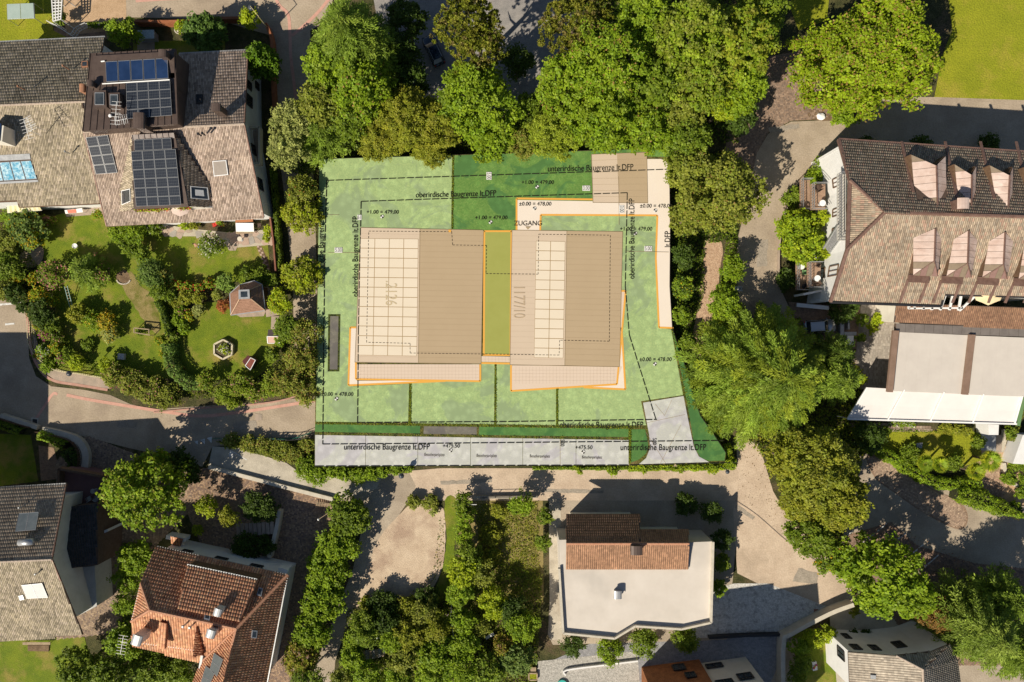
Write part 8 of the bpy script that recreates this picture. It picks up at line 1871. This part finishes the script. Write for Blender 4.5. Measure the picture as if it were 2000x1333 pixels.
ground_cover("fallen_leaves", "dry leaves scattered on the pink road and its verges", [(1440, 850), (1500, 880), (1540, 1000), (1640, 1110), (1600, 1120), (1500, 1020), (1440, 960)], 350, .03, [(.2, .12, .05), (.28, .18, .08)], .07)
ground_cover("fallen_leaves", "dry leaves scattered on the shaded car park pavers", [(1660, 1040), (1740, 1020), (1900, 1100), (2000, 1120), (2000, 1250), (1800, 1250)], 2600, .03, [(.34, .16, .07), (.28, .18, .08), (.4, .24, .1)], .08)
ground_cover("tufts", "dark weed tufts along the gravel yard's right edge", [(858, 1010), (868, 1010), (866, 1100), (840, 1158), (800, 1160), (835, 1130), (852, 1080)], 260, .12, G_DK+G_OC, .10)
ground_cover("daisies", "small plants round the bed of the hotel lawn", [(1655, 835), (1915, 845), (1918, 850), (1655, 841)], 500, .2, G_MID, .1)

# ================================================================ person bending down by the white flowering shrub
pr = thing("person", "person with dark hair, bare arms and blue shorts bending down beside the white flowering shrub", "person", P(386, 480, 0))
o0 = P(386, 480, .6); o0.z = 0
J = {"pelvis": (.22, -.12, .72, .15), "waist": (.10, -.05, .86, .125), "chest": (-.08, .04, .98, .145), "neck": (-.22, .10, 1.02, .065), "head": (-.33, .15, 1.00, .10), "headtop": (-.43, .18, .96, .075),
     "hipL": (.22, .02, .68, .10), "kneeL": (.02, .10, .44, .075), "ankL": (.16, .12, .09, .05), "toeL": (.0, .15, .05, .04), "hipR": (.22, -.24, .68, .10), "kneeR": (.04, -.30, .43, .075), "ankR": (.18, -.27, .09, .05), "toeR": (.02, -.29, .05, .04),
     "shL": (-.14, .22, .99, .07), "elL": (-.24, .34, .72, .045), "haL": (-.36, .26, .50, .035), "shR": (-.16, -.14, .97, .07), "elR": (-.26, -.26, .72, .045), "haR": (-.38, -.16, .50, .035)}
E = [("pelvis", "waist"), ("waist", "chest"), ("chest", "neck"), ("neck", "head"), ("head", "headtop"), ("pelvis", "hipL"), ("hipL", "kneeL"), ("kneeL", "ankL"), ("ankL", "toeL"), ("pelvis", "hipR"), ("hipR", "kneeR"), ("kneeR", "ankR"), ("ankR", "toeR"), ("chest", "shL"), ("shL", "elL"), ("elL", "haL"), ("chest", "shR"), ("shR", "elR"), ("elR", "haR")]
for side, hs_ in (("L", "haL"), ("R", "haR")):
    hx_, hy_, hz_, _ = J[hs_]
    for f_i, (dy, ln_) in enumerate(((-.03, .07), (-.01, .085), (.01, .09), (.03, .075))):
        a_, b_ = "f%s%da" % (side, f_i), "f%s%db" % (side, f_i); J[a_] = (hx_-.04, hy_+dy, hz_-.05, .012); J[b_] = (hx_-.06, hy_+dy*1.2, hz_-.05-ln_*.6, .009); E += [(hs_, a_), (a_, b_)]
    J["t"+side] = (hx_+.0, hy_+(.05 if side == "R" else -.05), hz_-.06, .011); E.append((hs_, "t"+side))
def skinned(name, J, E, mat, root, levels=1):
    names = list(J); me = bpy.data.meshes.new(name); me.from_pydata([(o0.x+J[k][0], o0.y+J[k][1], J[k][2]) for k in names], [(names.index(a), names.index(b)) for a, b in E], [])
    o = bpy.data.objects.new(name, me); C.objects.link(o); sk = o.modifiers.new("Skin", 'SKIN'); sb_ = o.modifiers.new("Sub", 'SUBSURF'); sb_.levels = levels; sb_.render_levels = levels
    for i, k in enumerate(names): v_ = me.skin_vertices[0].data[i]; v_.radius = (J[k][3], J[k][3]); v_.use_root = (k == root)
    dg = bpy.context.evaluated_depsgraph_get(); dg.update(); m2 = bpy.data.meshes.new_from_object(o.evaluated_get(dg)); C.objects.unlink(o); bpy.data.objects.remove(o); m2.name = name; m2.materials.clear()
    m2.polygons.foreach_set("use_smooth", [True]*len(m2.polygons)); return link(name, m2, pr, mat)
SK = pm("skin", (.55, .30, .20), None, rough=.6); skinned("body", J, E, SK, "pelvis", 2)
J2 = {k: (J[k][0], J[k][1], J[k][2], J[k][3]+.02) for k in ("pelvis", "hipL", "hipR", "waist")}; J2["kL"] = (.10, .07, .54, .10); J2["kR"] = (.11, -.27, .54, .10)
skinned("shorts", J2, [("pelvis", "waist"), ("pelvis", "hipL"), ("pelvis", "hipR"), ("hipL", "kL"), ("hipR", "kR")], pm("blue_cotton", (.02, .06, .32), (.04, .12, .45), 6, .9), "pelvis", 2)
J3 = {"a": (-.31, .14, 1.05, .085), "b": (-.40, .17, 1.03, .09), "c": (-.46, .19, .97, .06)}; skinned("hair", J3, [("a", "b"), ("b", "c")], pm("dark_hair", (.04, .022, .015), None, rough=.7), "b", 2)
